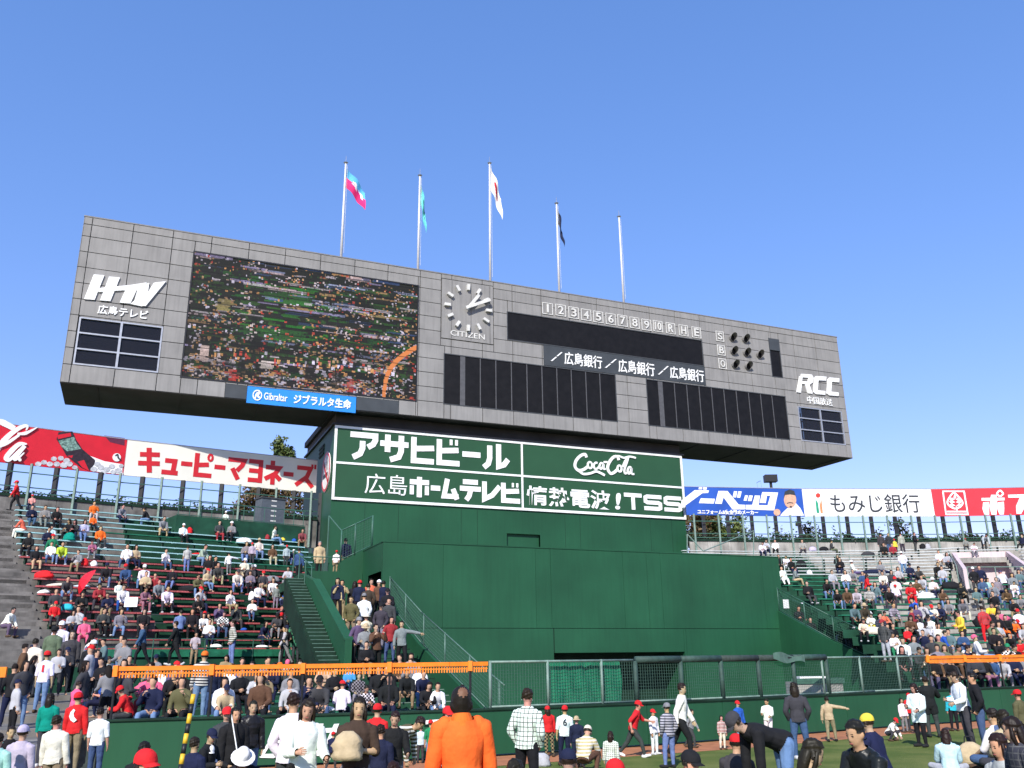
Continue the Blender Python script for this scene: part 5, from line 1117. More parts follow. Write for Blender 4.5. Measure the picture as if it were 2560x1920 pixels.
# loudhailer lamp on the right sign
p = at_y(1928, 1218, 71.5); th = thing('floodlight', 'black boxy floodlight on a bracket above the blue sign', 'floodlight', WORLD, p)
part(th, 'stem', MB().tube(p+[0, 0, -.3], p+[0, 0, .45], .12, 8), M['black']); part(th, 'lamp_box', MB().box(p[0]-.5, p[0]+.5, p[1]-.35, p[1]+.3, p[2]+.42, p[2]+1.0), M['black'])
part(th, 'ladder', MB().bar(p+[-1.1, 0, -.3], p+[-1.15, 0, .4], .04, .04).bar(p+[-1.15, 0, .4], p+[-.82, 0, .55], .04, .04).bar(p+[-.82, 0, .55], p+[-.78, 0, -.3], .04, .04), M['darkgrey'])
def back_row(pln, z0, z1, nm, lab, spacing, wallh, mwall, x_end=None, dark_every=1, setin=0.):
    L = plen(pln); th = thing(nm, lab, 'wall', WORLD, (*pln[0], z0)); off = offset(pln, .0)
    ss = np.arange(0, L, 3.2)
    for a, b in zip(ss, list(ss[1:])+[L]):
        p, q = along(pln, a+.01), along(pln, b-.01); part(th, 'panel', MB().bar((*p, z0+wallh/2), (*q, z0+wallh/2), .2, wallh), mwall)
    for a, b in zip(pln, pln[1:]): part(th, 'capping', MB().bar((*a, z0+wallh+.09), (*b, z0+wallh+.09), .34, .17), M['greendark'])
    th2 = thing('steel_framework', 'green steel frame of posts and rails carrying the %s sign boards' % ('left' if 'left' in lab else 'right'), 'frame', WORLD, (*pln[0], z0))
    for k, s in enumerate(np.arange(.4, L, spacing)):
        q = along(pln, s); part(th2, 'post', MB().bar((q[0], q[1]-.25, (z0+z1)/2), (q[0]+.13, q[1]-.25, (z0+z1)/2), .13, z1-z0), M['galv'])
        q = along(pln, s+spacing*.42); part(th2, 'column', MB().bar((q[0], q[1]+.35, (z0+z1)/2), (q[0]+.25, q[1]+.35, (z0+z1)/2), .25, z1-z0), M['black'])
    for z in (z0+wallh+.3, z0+wallh+.62, z1-.55):
        m = MB()
        for a, b in zip(pln, pln[1:]): m.bar((a[0], a[1]-.1, z), (b[0], b[1]-.1, z), .05, .06)
        part(th2, 'rail', m, M['greenrail'])
    return th
lbk = [q-np.array([-.2, .2]) for q in lpn]; back_row(lbk, 9.9, ZL, 'back_wall', 'grey concrete back wall of the left stand under the signs', 2.55, 1.95, M['concrete'])
rbk = [rpn[0]+(rpn[0]-rpn[1])*.0, rpn[1], rpn[2], rpn[3]]; rbk = [q-np.array([0, .3]) for q in rbk]; back_row(rbk, 9.2, ZR, 'back_wall', 'pale concrete back wall of the right stand under the signs', 2.05, 1.75, M['concreteL'])
# ------------------------------------------------------------------ trees and creepers
def leaves(center, rad, n, size, seed, flat=.75, clumps=26):
    R = np.random.default_rng(seed); mb = MB(); cs = []
    for _ in range(clumps):
        v = R.normal(size=3); v /= np.linalg.norm(v); cs.append((v*np.array(rad)*R.uniform(.35, .95), R.uniform(.22, .42)))
    for _ in range(n):
        c, s = cs[R.integers(len(cs))]; p = np.array(center)+c+R.normal(size=3)*np.array(rad)*s*.45
        a = R.normal(size=3); a /= np.linalg.norm(a); b = np.cross(a, R.normal(size=3)); b /= np.linalg.norm(b); k = size*R.uniform(.6, 1.3)
        mb.quad(p-a*k, p+b*k*.55, p+a*k, p-b*k*.55)
    return mb, cs
def tree(base, h, rad, n, size, seed, label, lm, group='trees behind the stands'):
    th = thing('tree', label, 'tree', WORLD, base, group); base = np.array(base, float); top = base+[0, 0, h]
    mb, cs = leaves(top-[0, 0, rad[2]*.9], rad, n, size, seed); part(th, 'crown', mb, lm)
    tk = MB().tube(base, base+[0, 0, h*.55], .32, 8, .2).tube(base+[0, 0, h*.55], top-[0, 0, rad[2]*.6], .2, 8, .05)
    part(th, 'trunk', tk, M['bark'])
    lim = MB()
    for c, s in cs[:9]: lim.tube(base+[0, 0, h*random.uniform(.45, .62)], top-[0, 0, rad[2]*.9]+c*.85, .09, 5, .02)
    part(th, 'limb', lim, M['bark'])
p = at_y(714, 1100, 90); tree((p[0], 90, 0), p[2]-.1, (1.75, 1.8, 1.9), 3000, .2, 3, 'leafy green tree rising above the cream sign beside the tower', M['leaf'])
p = at_y(650, 1212, 88); tree((p[0], 88, 0), p[2]+.6, (3.2, 2.4, 2.8), 2600, .2, 4, 'sparse autumn tree seen under the cream sign', M['leafred'])
p = at_y(735, 1222, 88); tree((p[0], 88, 0), p[2]+.5, (2.6, 2.4, 2.8), 2000, .2, 14, 'brownish tree behind the grey cabinet beside the tower', M['leafred'])
p = at_y(1800, 1270, 112); tree((p[0], 112, 0), p[2]+.8, (3.6, 3, 3.6), 3600, .26, 5, 'bushy green tree seen under the blue sign', M['leaf'])
p = at_y(1733, 1266, 110); tree((p[0], 110, 0), p[2]+.8, (2.6, 3, 3.8), 3000, .26, 6, 'dark brownish tree beside the tower under the blue sign', M['leafred'])
p = at_y(2010, 1300, 76); tree((p[0], 76, 0), p[2]+.3, (1.0, 1.0, 1.6), 260, .16, 7, 'thin bare tree behind the white sign posts', M['leafdark'])
p = at_y(2245, 1300, 77); tree((p[0], 77, 0), p[2]+.2, (1.1, 1.0, 1.5), 300, .16, 8, 'small thin tree behind the white sign, near the red one', M['leafdark'])
def creeper(pln, z, n, size, seed, label, sx=(0, 1), hmax=.6):
    R = np.random.default_rng(seed); mb = MB(); L = plen(pln); hs = R.uniform(.05, 1, 40)**2*hmax
    for _ in range(n):
        s = R.uniform(*sx)*L; q = along(pln, s); h = hs[int(s/L*39)]; p = np.array([q[0]+R.normal()*.1, q[1]+.3+R.normal()*.2, z+R.uniform(-.25, .12)+abs(R.normal())*h])
        a = R.normal(size=3); a /= np.linalg.norm(a); b = np.cross(a, R.normal(size=3)); b /= np.linalg.norm(b); k = size*R.uniform(.6, 1.4); mb.quad(p-a*k, p+b*k*.6, p+a*k, p-b*k*.6)
    solo('creeper', label, 'creeper', mb, M['leafdark'], kind='stuff')
creeper(rbk, 9.2+1.75+.25, 5200, .11, 21, 'dark creeper along the top of the right back wall', hmax=.5)
creeper(lbk, 9.9+1.95+.2, 1800, .1, 22, 'dark creeper along the top of the left back wall', hmax=.35)
# boundary pole, foreground left
p, q = at_y(432, 1935, 10.5), at_y(484, 1736, 10.9); p = on_z(428, 1945, 0.0) if False else np.array([p[0], p[1], max(p[2], 0)])
th = thing('striped_pole', 'slanting yellow and black striped pole with a white lower end', 'pole', WORLD, (p[0], p[1], 0))
p0 = np.array([p[0]-(q[0]-p[0])*(p[2]/(q[2]-p[2])), p[1], 0.])
part(th, 'lower_pole', MB().tube(p0, lerp(p0, q, .45), .028, 8), M['white'], smooth=True)
for k in range(9):
    a, b = lerp(p0, q, .45+.55*k/9), lerp(p0, q, .45+.55*(k+1)/9); part(th, 'stripe', MB().tube(a, b, .028, 8), mat('yellow_tape', (.75, .45, .03), .5) if k % 2 == 0 else M['black'], smooth=True)
# ------------------------------------------------------------------ people: a lofted body, made one skin by a voxel remesh, clothes cut from it
def V3(*a): return np.array(a, float)
def unit(v): v = np.array(v, float); return v/(np.linalg.norm(v)+1e-12)
def loft_into(mb, secs, n=10):
    """secs: (centre, axisA, ra, axisB, rb)"""
    base = len(mb.v); m = len(secs)
    for c, a, ra, b, rb in secs:
        for k in range(n):
            t = 2*math.pi*k/n; mb.v.append(tuple(c+a*ra*math.cos(t)+b*rb*math.sin(t)))
    for i in range(m-1):
        for k in range(n):
            k2 = (k+1) % n; mb.f.append((base+i*n+k, base+i*n+k2, base+(i+1)*n+k2, base+(i+1)*n+k)); mb.m.append(0)
    mb.f.append(tuple(base+k for k in range(n))[::-1]); mb.m.append(0); mb.f.append(tuple(base+(m-1)*n+k for k in range(n))); mb.m.append(0)
def limb_into(mb, P, R, n=8, ref=None):
    secs = []
    for i, p in enumerate(P):
        d = unit(P[min(i+1, len(P)-1)]-P[max(i-1, 0)]); r = ref if ref is not None else V3(1, 0, 0)
        if abs(d@r) > .9: r = V3(0, 1, 0)
        a = unit(r-d*(r@d)); b = np.cross(d, a); rr = R[i] if isinstance(R[i], tuple) else (R[i], R[i]); secs.append((p, a, rr[0], b, rr[1]))
    d0, d1 = unit(P[0]-P[1]), unit(P[-1]-P[-2]); f = lambda s, d: (s[0]+d*min(s[2], s[4])*.75, s[1], s[2]*.45, s[3], s[4]*.45)
    loft_into(mb, [f(secs[0], d0)]+secs+[f(secs[-1], d1)], n)
def figure(pose, voxel=.02, female=False, cap_t=.022, coat=.024):
    """local frame: faces -Y, X to the figure's left side in the picture sense; vectors given as (out, forward, up)"""
    g = pose.get; lean = math.radians(g('lean', 0)); side = math.radians(g('side', 0)); twist = math.radians(g('twist', 0))
    T = unit(V3(math.sin(side), -math.sin(lean), math.cos(lean)*math.cos(side))); X = unit(V3(math.cos(twist), math.sin(twist), 0)-T*(V3(math.cos(twist), math.sin(twist), 0)@T)); Fd = -np.cross(T, X)
    if Fd[1] > 0 and g('lean', 0) < 80: Fd = Fd
    Fd = unit(np.cross(X, T)) if unit(np.cross(X, T))[1] < 0 else -unit(np.cross(X, T))
    P = V3(0, 0, g('hip', .90)); bones = []; mb = MB(); wd = .94 if female else 1.
    tor = [(-.11, .125, .10), (-.03, .165, .122), (.06, .155, .115), (.17, .140, .100), (.29, .168, .114), (.375, .180, .108), (.435, .150, .09), (.475, .105, .078), (.505, .07, .066)]
    loft_into(mb, [(P+T*h, X, a*wd, Fd, b) for h, a, b in tor], 12); bones.append(('torso', P-T*.1, P+T*.5, .16))
    hd = unit(T*.55+V3(0, 0, .45)) if g('head') is None else unit(g('head')); hy = math.radians(g('look', 0)); nb = P+T*.49; hb = nb+unit(T*.5+hd*.5)*g('neck', .062)
    hX = unit(X*math.cos(hy)+Fd*math.sin(hy)); hX = unit(hX-hd*(hX@hd)); hF = unit(Fd*math.cos(hy)-X*math.sin(hy)); hF = unit(hF-hd*(hF@hd)-hX*(hF@hX))
    limb_into(mb, [nb-T*.03, nb+(hb-nb)*.6, hb+hd*.05], [.068, .060, .057]); bones.append(('neck', nb, hb, .06))
    H = lambda h, f, x=0.: hb+hd*h+hF*f+hX*x
    loft_into(mb, [(H(h, f), hX, a, hF, b) for h, f, a, b in ((-.012, .030, .028, .032), (.012, .022, .050, .060), (.05, .012, .065, .080), (.10, .004, .074, .092), (.15, 0, .077, .097), (.19, -.004, .070, .088), (.218, -.008, .048, .060), (.232, -.008, .02, .025))], 12)
    bones.append(('head', H(.0, 0), H(.2, 0), .085))
    loft_into(mb, [(H(.105, .088), hX, .008, hd, .008), (H(.075, .105), hX, .014, hd, .013), (H(.055, .095), hX, .014, hd, .008)], 6)
    for s in (-1, 1): loft_into(mb, [(H(.065, -.01, s*.070), hX, .012, hF, .016), (H(.09, -.012, s*.080), hX, .012, hF, .024), (H(.12, -.014, s*.080), hX, .01, hF, .016)], 6)
    fingers = MB()
    for s, key in ((1, 'armL'), (-1, 'armR')):
        ua, fa, cu = g(key, ((.18, .0, -1), (.08, .25, -1), .3)); w = lambda v: X*(v[0]*s)+Fd*v[1]+V3(0, 0, v[2]) if not g('bodyarms') else X*(v[0]*s)+Fd*v[1]+T*v[2]
        S = P+T*(.408+g('shrug', 0))+X*s*.178*wd; E = S+unit(w(ua))*.275; Wr = E+unit(w(fa))*.245; hdv = unit(w(fa))
        limb_into(mb, [S-X*s*.05+T*.012, S, lerp(S, E, .5), E], [.060, .060, .052, .043]); limb_into(mb, [E, lerp(E, Wr, .35), Wr], [.043, .042, .029])
        up = unit(np.cross(hdv, X*s)); pn = unit(np.cross(hdv, up)); pe = Wr+hdv*.085
        limb_into(mb, [Wr-hdv*.01, Wr+hdv*.03, pe], [(.026, .022), (.038, .017), (.040, .014)], 8, ref=up)
        bones += [('upperarm', S, E, .055), ('forearm', E, Wr, .04), ('hand', Wr+hdv*.015, pe+hdv*.08, .04)]
        curl = cu; inn = -X*s*.7+hdv*.0
        inn = unit(inn-hdv*(inn@hdv))
        for j, (o, L_) in enumerate(((-.030, .066), (-.010, .076), (.010, .072), (.029, .058))):
            a0 = pe+up*o-hdv*.012; d = hdv; pts = [a0]
            for q in range(3): d = unit(d*math.cos(curl)+inn*math.sin(curl)); pts.append(pts[-1]+d*L_*(.42, .33, .25)[q])
            limb_into(fingers, pts, [.0095, .009, .008, .0065], 5)
        a0 = Wr+hdv*.03+up*(-.028); limb_into(fingers, [a0, a0+unit(hdv+inn*.5-up*.9)*.035, a0+unit(hdv+inn*.5-up*.9)*.035+unit(hdv+inn*.7-up*.2)*.035], [.012, .010, .0075], 5)
    for s, key in ((1, 'legL'), (-1, 'legR')):
        th_, sh, ft = g(key, ((.05, .0, -1), (.0, -.03, -1), (.12, 1, -.12))); Hx = V3(math.cos(twist*.4), math.sin(twist*.4), 0); Hf = V3(math.sin(twist*.4), -math.cos(twist*.4), 0)
        w = lambda v: Hx*(v[0]*s)+Hf*v[1]+V3(0, 0, v[2])
        J = P-T*.04+Hx*s*.088*wd; Kn = J+unit(w(th_))*.42; An = Kn+unit(w(sh))*.40; To = An+unit(w(ft))*.17
        limb_into(mb, [J, lerp(J, Kn, .12), lerp(J, Kn, .5), Kn], [.088, .095, .080, .059]); limb_into(mb, [Kn, lerp(Kn, An, .3), lerp(Kn, An, .65), An], [.057, .058, .044, .036])
        fd = unit(To-An); limb_into(mb, [An-fd*.065+V3(0, 0, -.02), An+fd*.02+V3(0, 0, -.02), To], [(.038, .042), (.042, .045), (.042, .026)], 8)
        bones += [('thigh', J, Kn, .085), ('shin', Kn, An, .05), ('foot', An-fd*.05+V3(0, 0, -.02), To, .045)]
    me = bpy.data.meshes.new('raw'); me.from_pydata(mb.v, [], mb.f); o = bpy.data.objects.new('raw', me); scene.collection.objects.link(o)
    bmm = bmesh.new(); bmm.from_mesh(me); bmesh.ops.recalc_face_normals(bmm, faces=bmm.faces); bmm.to_mesh(me); bmm.free()
    md = o.modifiers.new('r', 'REMESH'); md.mode = 'VOXEL'; md.voxel_size = voxel
    md2 = o.modifiers.new('s', 'SMOOTH'); md2.factor = .5; md2.iterations = 3
    ev = bpy.data.meshes.new_from_object(o.evaluated_get(bpy.context.evaluated_depsgraph_get())); bpy.data.objects.remove(o); bpy.data.meshes.remove(me)
    nv = len(ev.vertices); co = np.zeros(nv*3); ev.vertices.foreach_get('co', co); co = co.reshape(-1, 3); no = np.zeros(nv*3); ev.vertices.foreach_get('normal', no); no = no.reshape(-1, 3)
    F = [tuple(p.vertices) for p in ev.polygons]; bpy.data.meshes.remove(ev)
    D = np.zeros((len(bones), nv)); TT = np.zeros((len(bones), nv))
    for i, (nm, a, b, r) in enumerate(bones):
        d = b-a; t = np.clip(((co-a)@d)/(d@d), 0, 1); D[i] = np.linalg.norm(co-a-t[:, None]*d, axis=1)-r; TT[i] = t
    bi = D.argmin(0); names = [b[0] for b in bones]; reg = np.array([names[i] for i in bi]); tt = TT[bi, np.arange(nv)]
    rel = co-hb; hh, hf = rel@hd, rel@hF; along_t = (co-P)@T
    out = dict(hb=hb, hd=hd, hF=hF, hX=hX, P=P, T=T, Fd=Fd, ztop=float(co[:, 2].max()), zlow=float(co[:, 2].min()))
    def cut(mask, t, extra=None):
        fs = [f for f in F if all(mask[i] for i in f)]; us = sorted({i for f in fs for i in f}); mp = {u: k for k, u in enumerate(us)}; m = MB()
        m.v = [tuple(co[u]+no[u]*(t[u] if hasattr(t, '__len__') else t)) for u in us]; m.f = [tuple(mp[i] for i in f) for f in fs]; m.m = [0]*len(fs)
        if extra: extra(m)
        return m
    b = MB(); b.v = [tuple(c) for c in co]; b.f = list(F); b.m = [0]*len(F); b.add(fingers.v, fingers.f); out['body'] = b
    leg = np.isin(reg, ['thigh', 'shin']); tors = reg == 'torso'; arm = np.isin(reg, ['upperarm', 'forearm'])
    crotch = leg & (along_t > -.14) if g('hip', .9) > .5 else leg & False
    flare = coat+.02*np.clip(-along_t/.15, 0, 1)
    sidex = np.abs((co-P)@X) > .075; tors = tors & ((hh < -.03) | (along_t < .46) | sidex); collar = tors | ((reg == 'neck') & ((hh < -.02) | (sidex & (hh < .015))))
    out['top'] = cut((collar & (along_t > -.09)) | arm, flare)
    out['tee'] = cut((tors & (along_t > -.09)) | ((reg == 'upperarm')), coat*.7)
    out['coat'] = cut(collar | arm | crotch | (leg & (reg == 'thigh') & (tt < .55)), coat+.016)
    out['trousers'] = cut(leg | (tors & (along_t < .03)), .011)
    out['shoes'] = cut((reg == 'foot') | ((reg == 'shin') & (tt > .93)), .012)
    hairm = np.isin(reg, ['head', 'neck']) & ((hh > .168) | ((hf < -.005) & (hh > .045)) | ((hf < .055) & (hh > .125)) | ((hf < -.03) & (hh > .0)))
    tuft = .010+.006*np.sin(co[:, 0]*95)*np.sin(co[:, 1]*80+1)+.004*np.sin(co[:, 2]*120+co[:, 0]*60)
    out['hair'] = cut(hairm, tuft)
    def longh(m): limb_into(m, [H(.12, -.055), H(.03, -.07), H(-.07, -.075), H(-.15, -.08)], [(.080, .055), (.088, .055), (.085, .045), (.06, .025)], 10, ref=hX); [limb_into(m, [H(.13, .01, s*.075), H(.03, .015, s*.085), H(-.08, -.01, s*.085)], [.024, .026, .018], 6) for s in (-1, 1)]
    out['longhair'] = cut(hairm, tuft+.004, longh)
    def brim(m):
        n = 9; a = [H(.135, .075+.0, 0)]; top = []; bot = []
        for k in range(n):
            t = -1.15+2.3*k/(n-1); top.append(H(.148-.012*abs(t), .085*math.cos(t)+.02, .085*math.sin(t))); bot.append(H(.128-.02*abs(t)*.5, .185*math.cos(t*.75)-.01, .083*math.sin(t)))
        base = len(m.v); m.v += [tuple(p) for p in top+bot]+[tuple(p-hd*.008) for p in top+bot]
        for k in range(n-1):
            m.f += [(base+k, base+k+1, base+n+k+1, base+n+k), (base+2*n+k, base+2*n+k+1, base+3*n+k+1, base+3*n+k), (base+n+k, base+n+k+1, base+3*n+k+1, base+3*n+k)]; m.m += [0]*3
    out['cap'] = cut((reg == 'head') & (hh > .128), cap_t, brim)
    def rbrim(m):
        n = 16; base = len(m.v)
        for rr, dh in ((.08, .14), (.165, .115)):
            for k in range(n): t = 2*math.pi*k/n; m.v.append(tuple(H(dh, rr*1.12*math.cos(t), rr*math.sin(t))))
        for k in range(n): m.f.append((base+k, base+(k+1) % n, base+n+(k+1) % n, base+n+k)); m.m.append(0)
    out['hat'] = cut((reg == 'head') & (hh > .128), cap_t, rbrim)
    out['beanie'] = cut((reg == 'head') & ((hh > .13) | ((hf < 0) & (hh > .09))), cap_t+.006)
    out['backhair'] = cut((reg == 'head') & (hf < .03) & (hh > .03) & (hh < .135), .012)
    out['balding'] = cut(hairm, .008)
    out['scalp'] = cut(hairm & (((hh-.178)/.040)**2+((rel@hX)/.042)**2+((hf+.07)/.055)**2 < 1), .0095)
    ey = MB()
    for s in (-1, 1): limb_into(ey, [H(.102, .084, s*.022), H(.102, .083, s*.040)], [.0062, .0062], 6); limb_into(ey, [H(.120, .088, s*.020), H(.121, .083, s*.043)], [.0032, .0032], 5)
    out['eyes'] = ey
    mo = MB(); limb_into(mo, [H(.030, .086, -.018), H(.030, .086, .018)], [.0065, .0065], 6); out['mouth'] = mo
    return out
DN = ((.16, .02, -1), (.06, .2, -1), .25)
POSES = dict(
 hunch=dict(neck=.0, shrug=.02, lean=2, armL=((.22, .05, -1), (.06, .2, -1), .25), armR=((.22, .05, -1), (.06, .2, -1), .25), head=(0, -.12, 1)),
 sit1=dict(hip=.11, lean=4, armL=((.2, .25, -1), (-.35, 1, -.25), .4), armR=((.2, .25, -1), (-.35, 1, -.25), .4), legL=((.18, 1, -.02), (.0, .05, -1), (.1, 1, -.05)), legR=((.18, 1, -.02), (.0, .12, -1), (.1, 1, -.05))),
 sit2=dict(hip=.11, lean=30, armL=((.1, .5, -1), (-.3, .8, -.25), .5), armR=((.1, .5, -1), (-.3, .8, -.25), .5), legL=((.3, 1, .0), (.0, -.05, -1), (.1, 1, -.05)), legR=((.3, 1, .0), (.0, -.05, -1), (.1, 1, -.05)), head=(0, -.15, 1)),
 sit3=dict(hip=.11, lean=8, look=25, armL=((.25, .1, -1), (-.8, .7, .25), .6), armR=((.25, .1, -1), (-.8, .7, .15), .6), legL=((.12, 1, .08), (-.25, .25, -1), (.1, 1, -.05)), legR=((.1, 1, -.02), (.0, .0, -1), (.1, 1, -.05))),
 sit4=dict(hip=.11, lean=10, look=-20, armL=((.3, .5, -.8), (-.5, .3, 1), .7), armR=((.15, .25, -1), (-.3, 1, -.3), .5), legL=((.2, 1, -.02), (.0, .15, -1), (.1, 1, -.05)), legR=((.2, 1, -.02), (.1, .05, -1), (.1, 1, -.05))),
 sit5=dict(hip=.11, lean=-10, look=15, armL=((.3, -.3, -1), (.1, -.1, -1), .2), armR=((.2, .15, -1), (-.4, 1, -.1), .4), legL=((.15, 1, .02), (.0, .5, -1), (.1, 1, .1)), legR=((.15, 1, .02), (-.1, .65, -1), (.1, 1, .1))),
 sit6=dict(hip=.11, lean=22, look=-10, twist=25, armL=((.2, .6, -.8), (-.5, .8, .1), .6), armR=((.2, .6, -.8), (-.5, .8, .3), .6), legL=((.2, 1, -.02), (.0, .0, -1), (.1, 1, -.05)), legR=((.2, 1, -.02), (.0, .1, -1), (.1, 1, -.05)), head=(0, -.45, .9)),
 st1=dict(armL=DN, armR=DN, legL=((.06, .03, -1), (.02, -.03, -1), (.2, 1, -.12)), legR=((.05, -.02, -1), (.02, -.05, -1), (.25, 1, -.12))),
 st2=dict(lean=3, armL=((.35, -.25, -1), (-.35, .55, -.9), .5), armR=((.35, -.25, -1), (-.35, .55, -.9), .5), legL=((.12, .05, -1), (.02, -.05, -1), (.25, 1, -.12)), legR=((.1, 0, -1), (.02, -.04, -1), (.25, 1, -.12))),
 st3=dict(lean=-3, armL=((.45, .6, -.7), (-.55, .5, 1), .9), armR=((.45, .6, -.7), (-.55, .5, 1), .9), legL=((.08, .02, -1), (.02, -.04, -1), (.2, 1, -.12)), legR=((.08, 0, -1), (.02, -.04, -1), (.25, 1, -.12))),
 st4=dict(armL=((.25, .15, -1), (-.9, .65, .15), .5), armR=((.25, .15, -1), (-.9, .65, .05), .5), legL=((.08, .05, -1), (.02, -.06, -1), (.2, 1, -.12)), legR=((.04, -.05, -1), (.02, -.04, -1), (.25, 1, -.12))),
 st5=dict(lean=4, look=20, armL=((.2, .25, -1), (-.1, 1, -.2), .5), armR=((.2, .15, -1), (-.3, 1, .15), .6), legL=((.06, .08, -1), (.02, -.1, -1), (.15, 1, -.12)), legR=((.06, -.04, -1), (.02, -.05, -1), (.2, 1, -.12)), head=(0, -.3, 1)),
 walk=dict(lean=6, hip=.88, armL=((.15, .45, -1), (0, .6, -1), .4), armR=((.15, -.5, -1), (0, -.05, -1), .3), legL=((.02, -.35, -1), (0, -.55, -1), (.05, 1, -.55)), legR=((.02, .5, -1), (0, .05, -1), (.05, 1, .1))),
 run=dict(lean=18, hip=.86, armL=((.5, .5, -.5), (.2, .8, .1), .3), armR=((.4, -.6, -.8), (0, .2, -1), .5), legL=((.05, -.5, -1), (0, -.75, -.9), (.05, 1, -.6)), legR=((.05, .75, -1), (.05, .25, -1), (.05, 1, .1))),
 reach=dict(lean=2, hip=.9, look=20, armL=((1, .15, -.15), (1, .3, -.2), .1), armR=((.3, -.1, -1), (.1, .2, -1), .2), legL=((.1, .2, -1), (.02, -.05, -1), (.1, 1, -.1)), legR=((.08, -.2, -1), (.02, -.25, -1), (.1, 1, -.3))),
 bend=dict(lean=72, hip=.86, armL=((.1, .35, -1), (.0, .1, -1), .5), armR=((.1, .35, -1), (.0, .1, -1), .5), legL=((.1, .18, -1), (.02, -.05, -1), (.1, 1, -.1)), legR=((.1, -.05, -1), (.02, -.1, -1), (.1, 1, -.1)), head=(0, -.8, .75)),
 crouch=dict(hip=.36, lean=38, armL=((.2, .7, -.7), (-.1, .7, -.8), .4), armR=((.3, .7, -.6), (-.2, .6, -.7), .4), legL=((.3, 1, .22), (.05, -.55, -.85), (.1, 1, -.2)), legR=((.35, 1, .22), (.05, -.5, -.85), (.1, 1, -.2)), head=(0, -.6, .9)),
 ground=dict(hip=.11, lean=12, look=10, armL=((.2, .5, -1), (-.3, 1, -.3), .4), armR=((.2, .4, -1), (-.3, 1, -.2), .4), legL=((.75, .9, .12), (-1, .12, -.35), (-.3, .8, -.1)), legR=((.75, .9, .12), (-1, .35, -.35), (-.3, .8, -.1))),
 leancam=dict(hip=.11, lean=26, look=-15, armL=((.2, .9, -.6), (-.2, 1, .0), .3), armR=((.2, .5, -1), (-.3, 1, -.3), .5), legL=((.3, .9, .35), (0, .35, -.9), (0, 1, -.1)), legR=((.4, .95, .2), (-.3, .4, -.6), (0, 1, -.1)), head=(0, -.3, 1)),
)
FIG = {}; FMESH = {}
def fig(pose, hi=False):
    k = (pose, hi)
    if k not in FIG: FIG[k] = figure(POSES[pose], .0125 if hi else .021)
    return FIG[k]
def fmesh(pose, hi, piece, mat_):
    k = (pose, hi, piece, mat_.name)
    if k not in FMESH: FMESH[k] = mesh_of(piece, fig(pose, hi)[piece], mat_, smooth=True)
    return FMESH[k]
COL = dict(bk=(.012, .012, .014), dg=(.045, .045, .05), gy=(.20, .20, .21), lg=(.40, .40, .42), wh=(.78, .77, .76), cr=(.68, .62, .50), rd=(.60, .018, .022), mr=(.28, .028, .035), nv=(.012, .016, .045), bl=(.02, .09, .38), db=(.035, .075, .17),
           sb=(.06, .30, .62), lb=(.13, .21, .36), jn=(.05, .09, .18), or_=(.80, .15, .02), co=(.72, .16, .08), gn=(.02, .20, .09), og=(.11, .13, .08), pg=(.35, .42, .30), lm=(.42, .55, .05), br=(.10, .055, .03), be=(.46, .36, .22), kh=(.26, .20, .11), pk=(.70, .12, .22), mv=(.32, .12, .18),
           pu=(.10, .07, .14), tl=(.0, .22, .16), tg=(.10, .16, .17), ye=(.72, .55, .06), mt=(.35, .58, .46), pb=(.50, .62, .70), ol=(.10, .095, .045), db2=(.05, .035, .025), pp=(.45, .40, .55), te=(.03, .40, .48))
NAME = dict(bk='black', dg='dark grey', gy='grey', lg='light grey', wh='white', cr='cream', rd='red', mr='dark red', nv='navy', bl='blue', db='dull blue', sb='bright blue', lb='pale jeans', jn='dark jeans', or_='orange', co='coral', gn='green', og='grey green', pg='pale green', lm='lime', br='brown', be='beige', kh='khaki', pk='pink', mv='mauve', pu='dark purple', tl='teal', tg='slate', ye='yellow', mt='mint', pb='pale blue', ol='olive', db2='dark brown', pp='lilac', te='turquoise')
NPERSON = [0]; PEOPLE = []
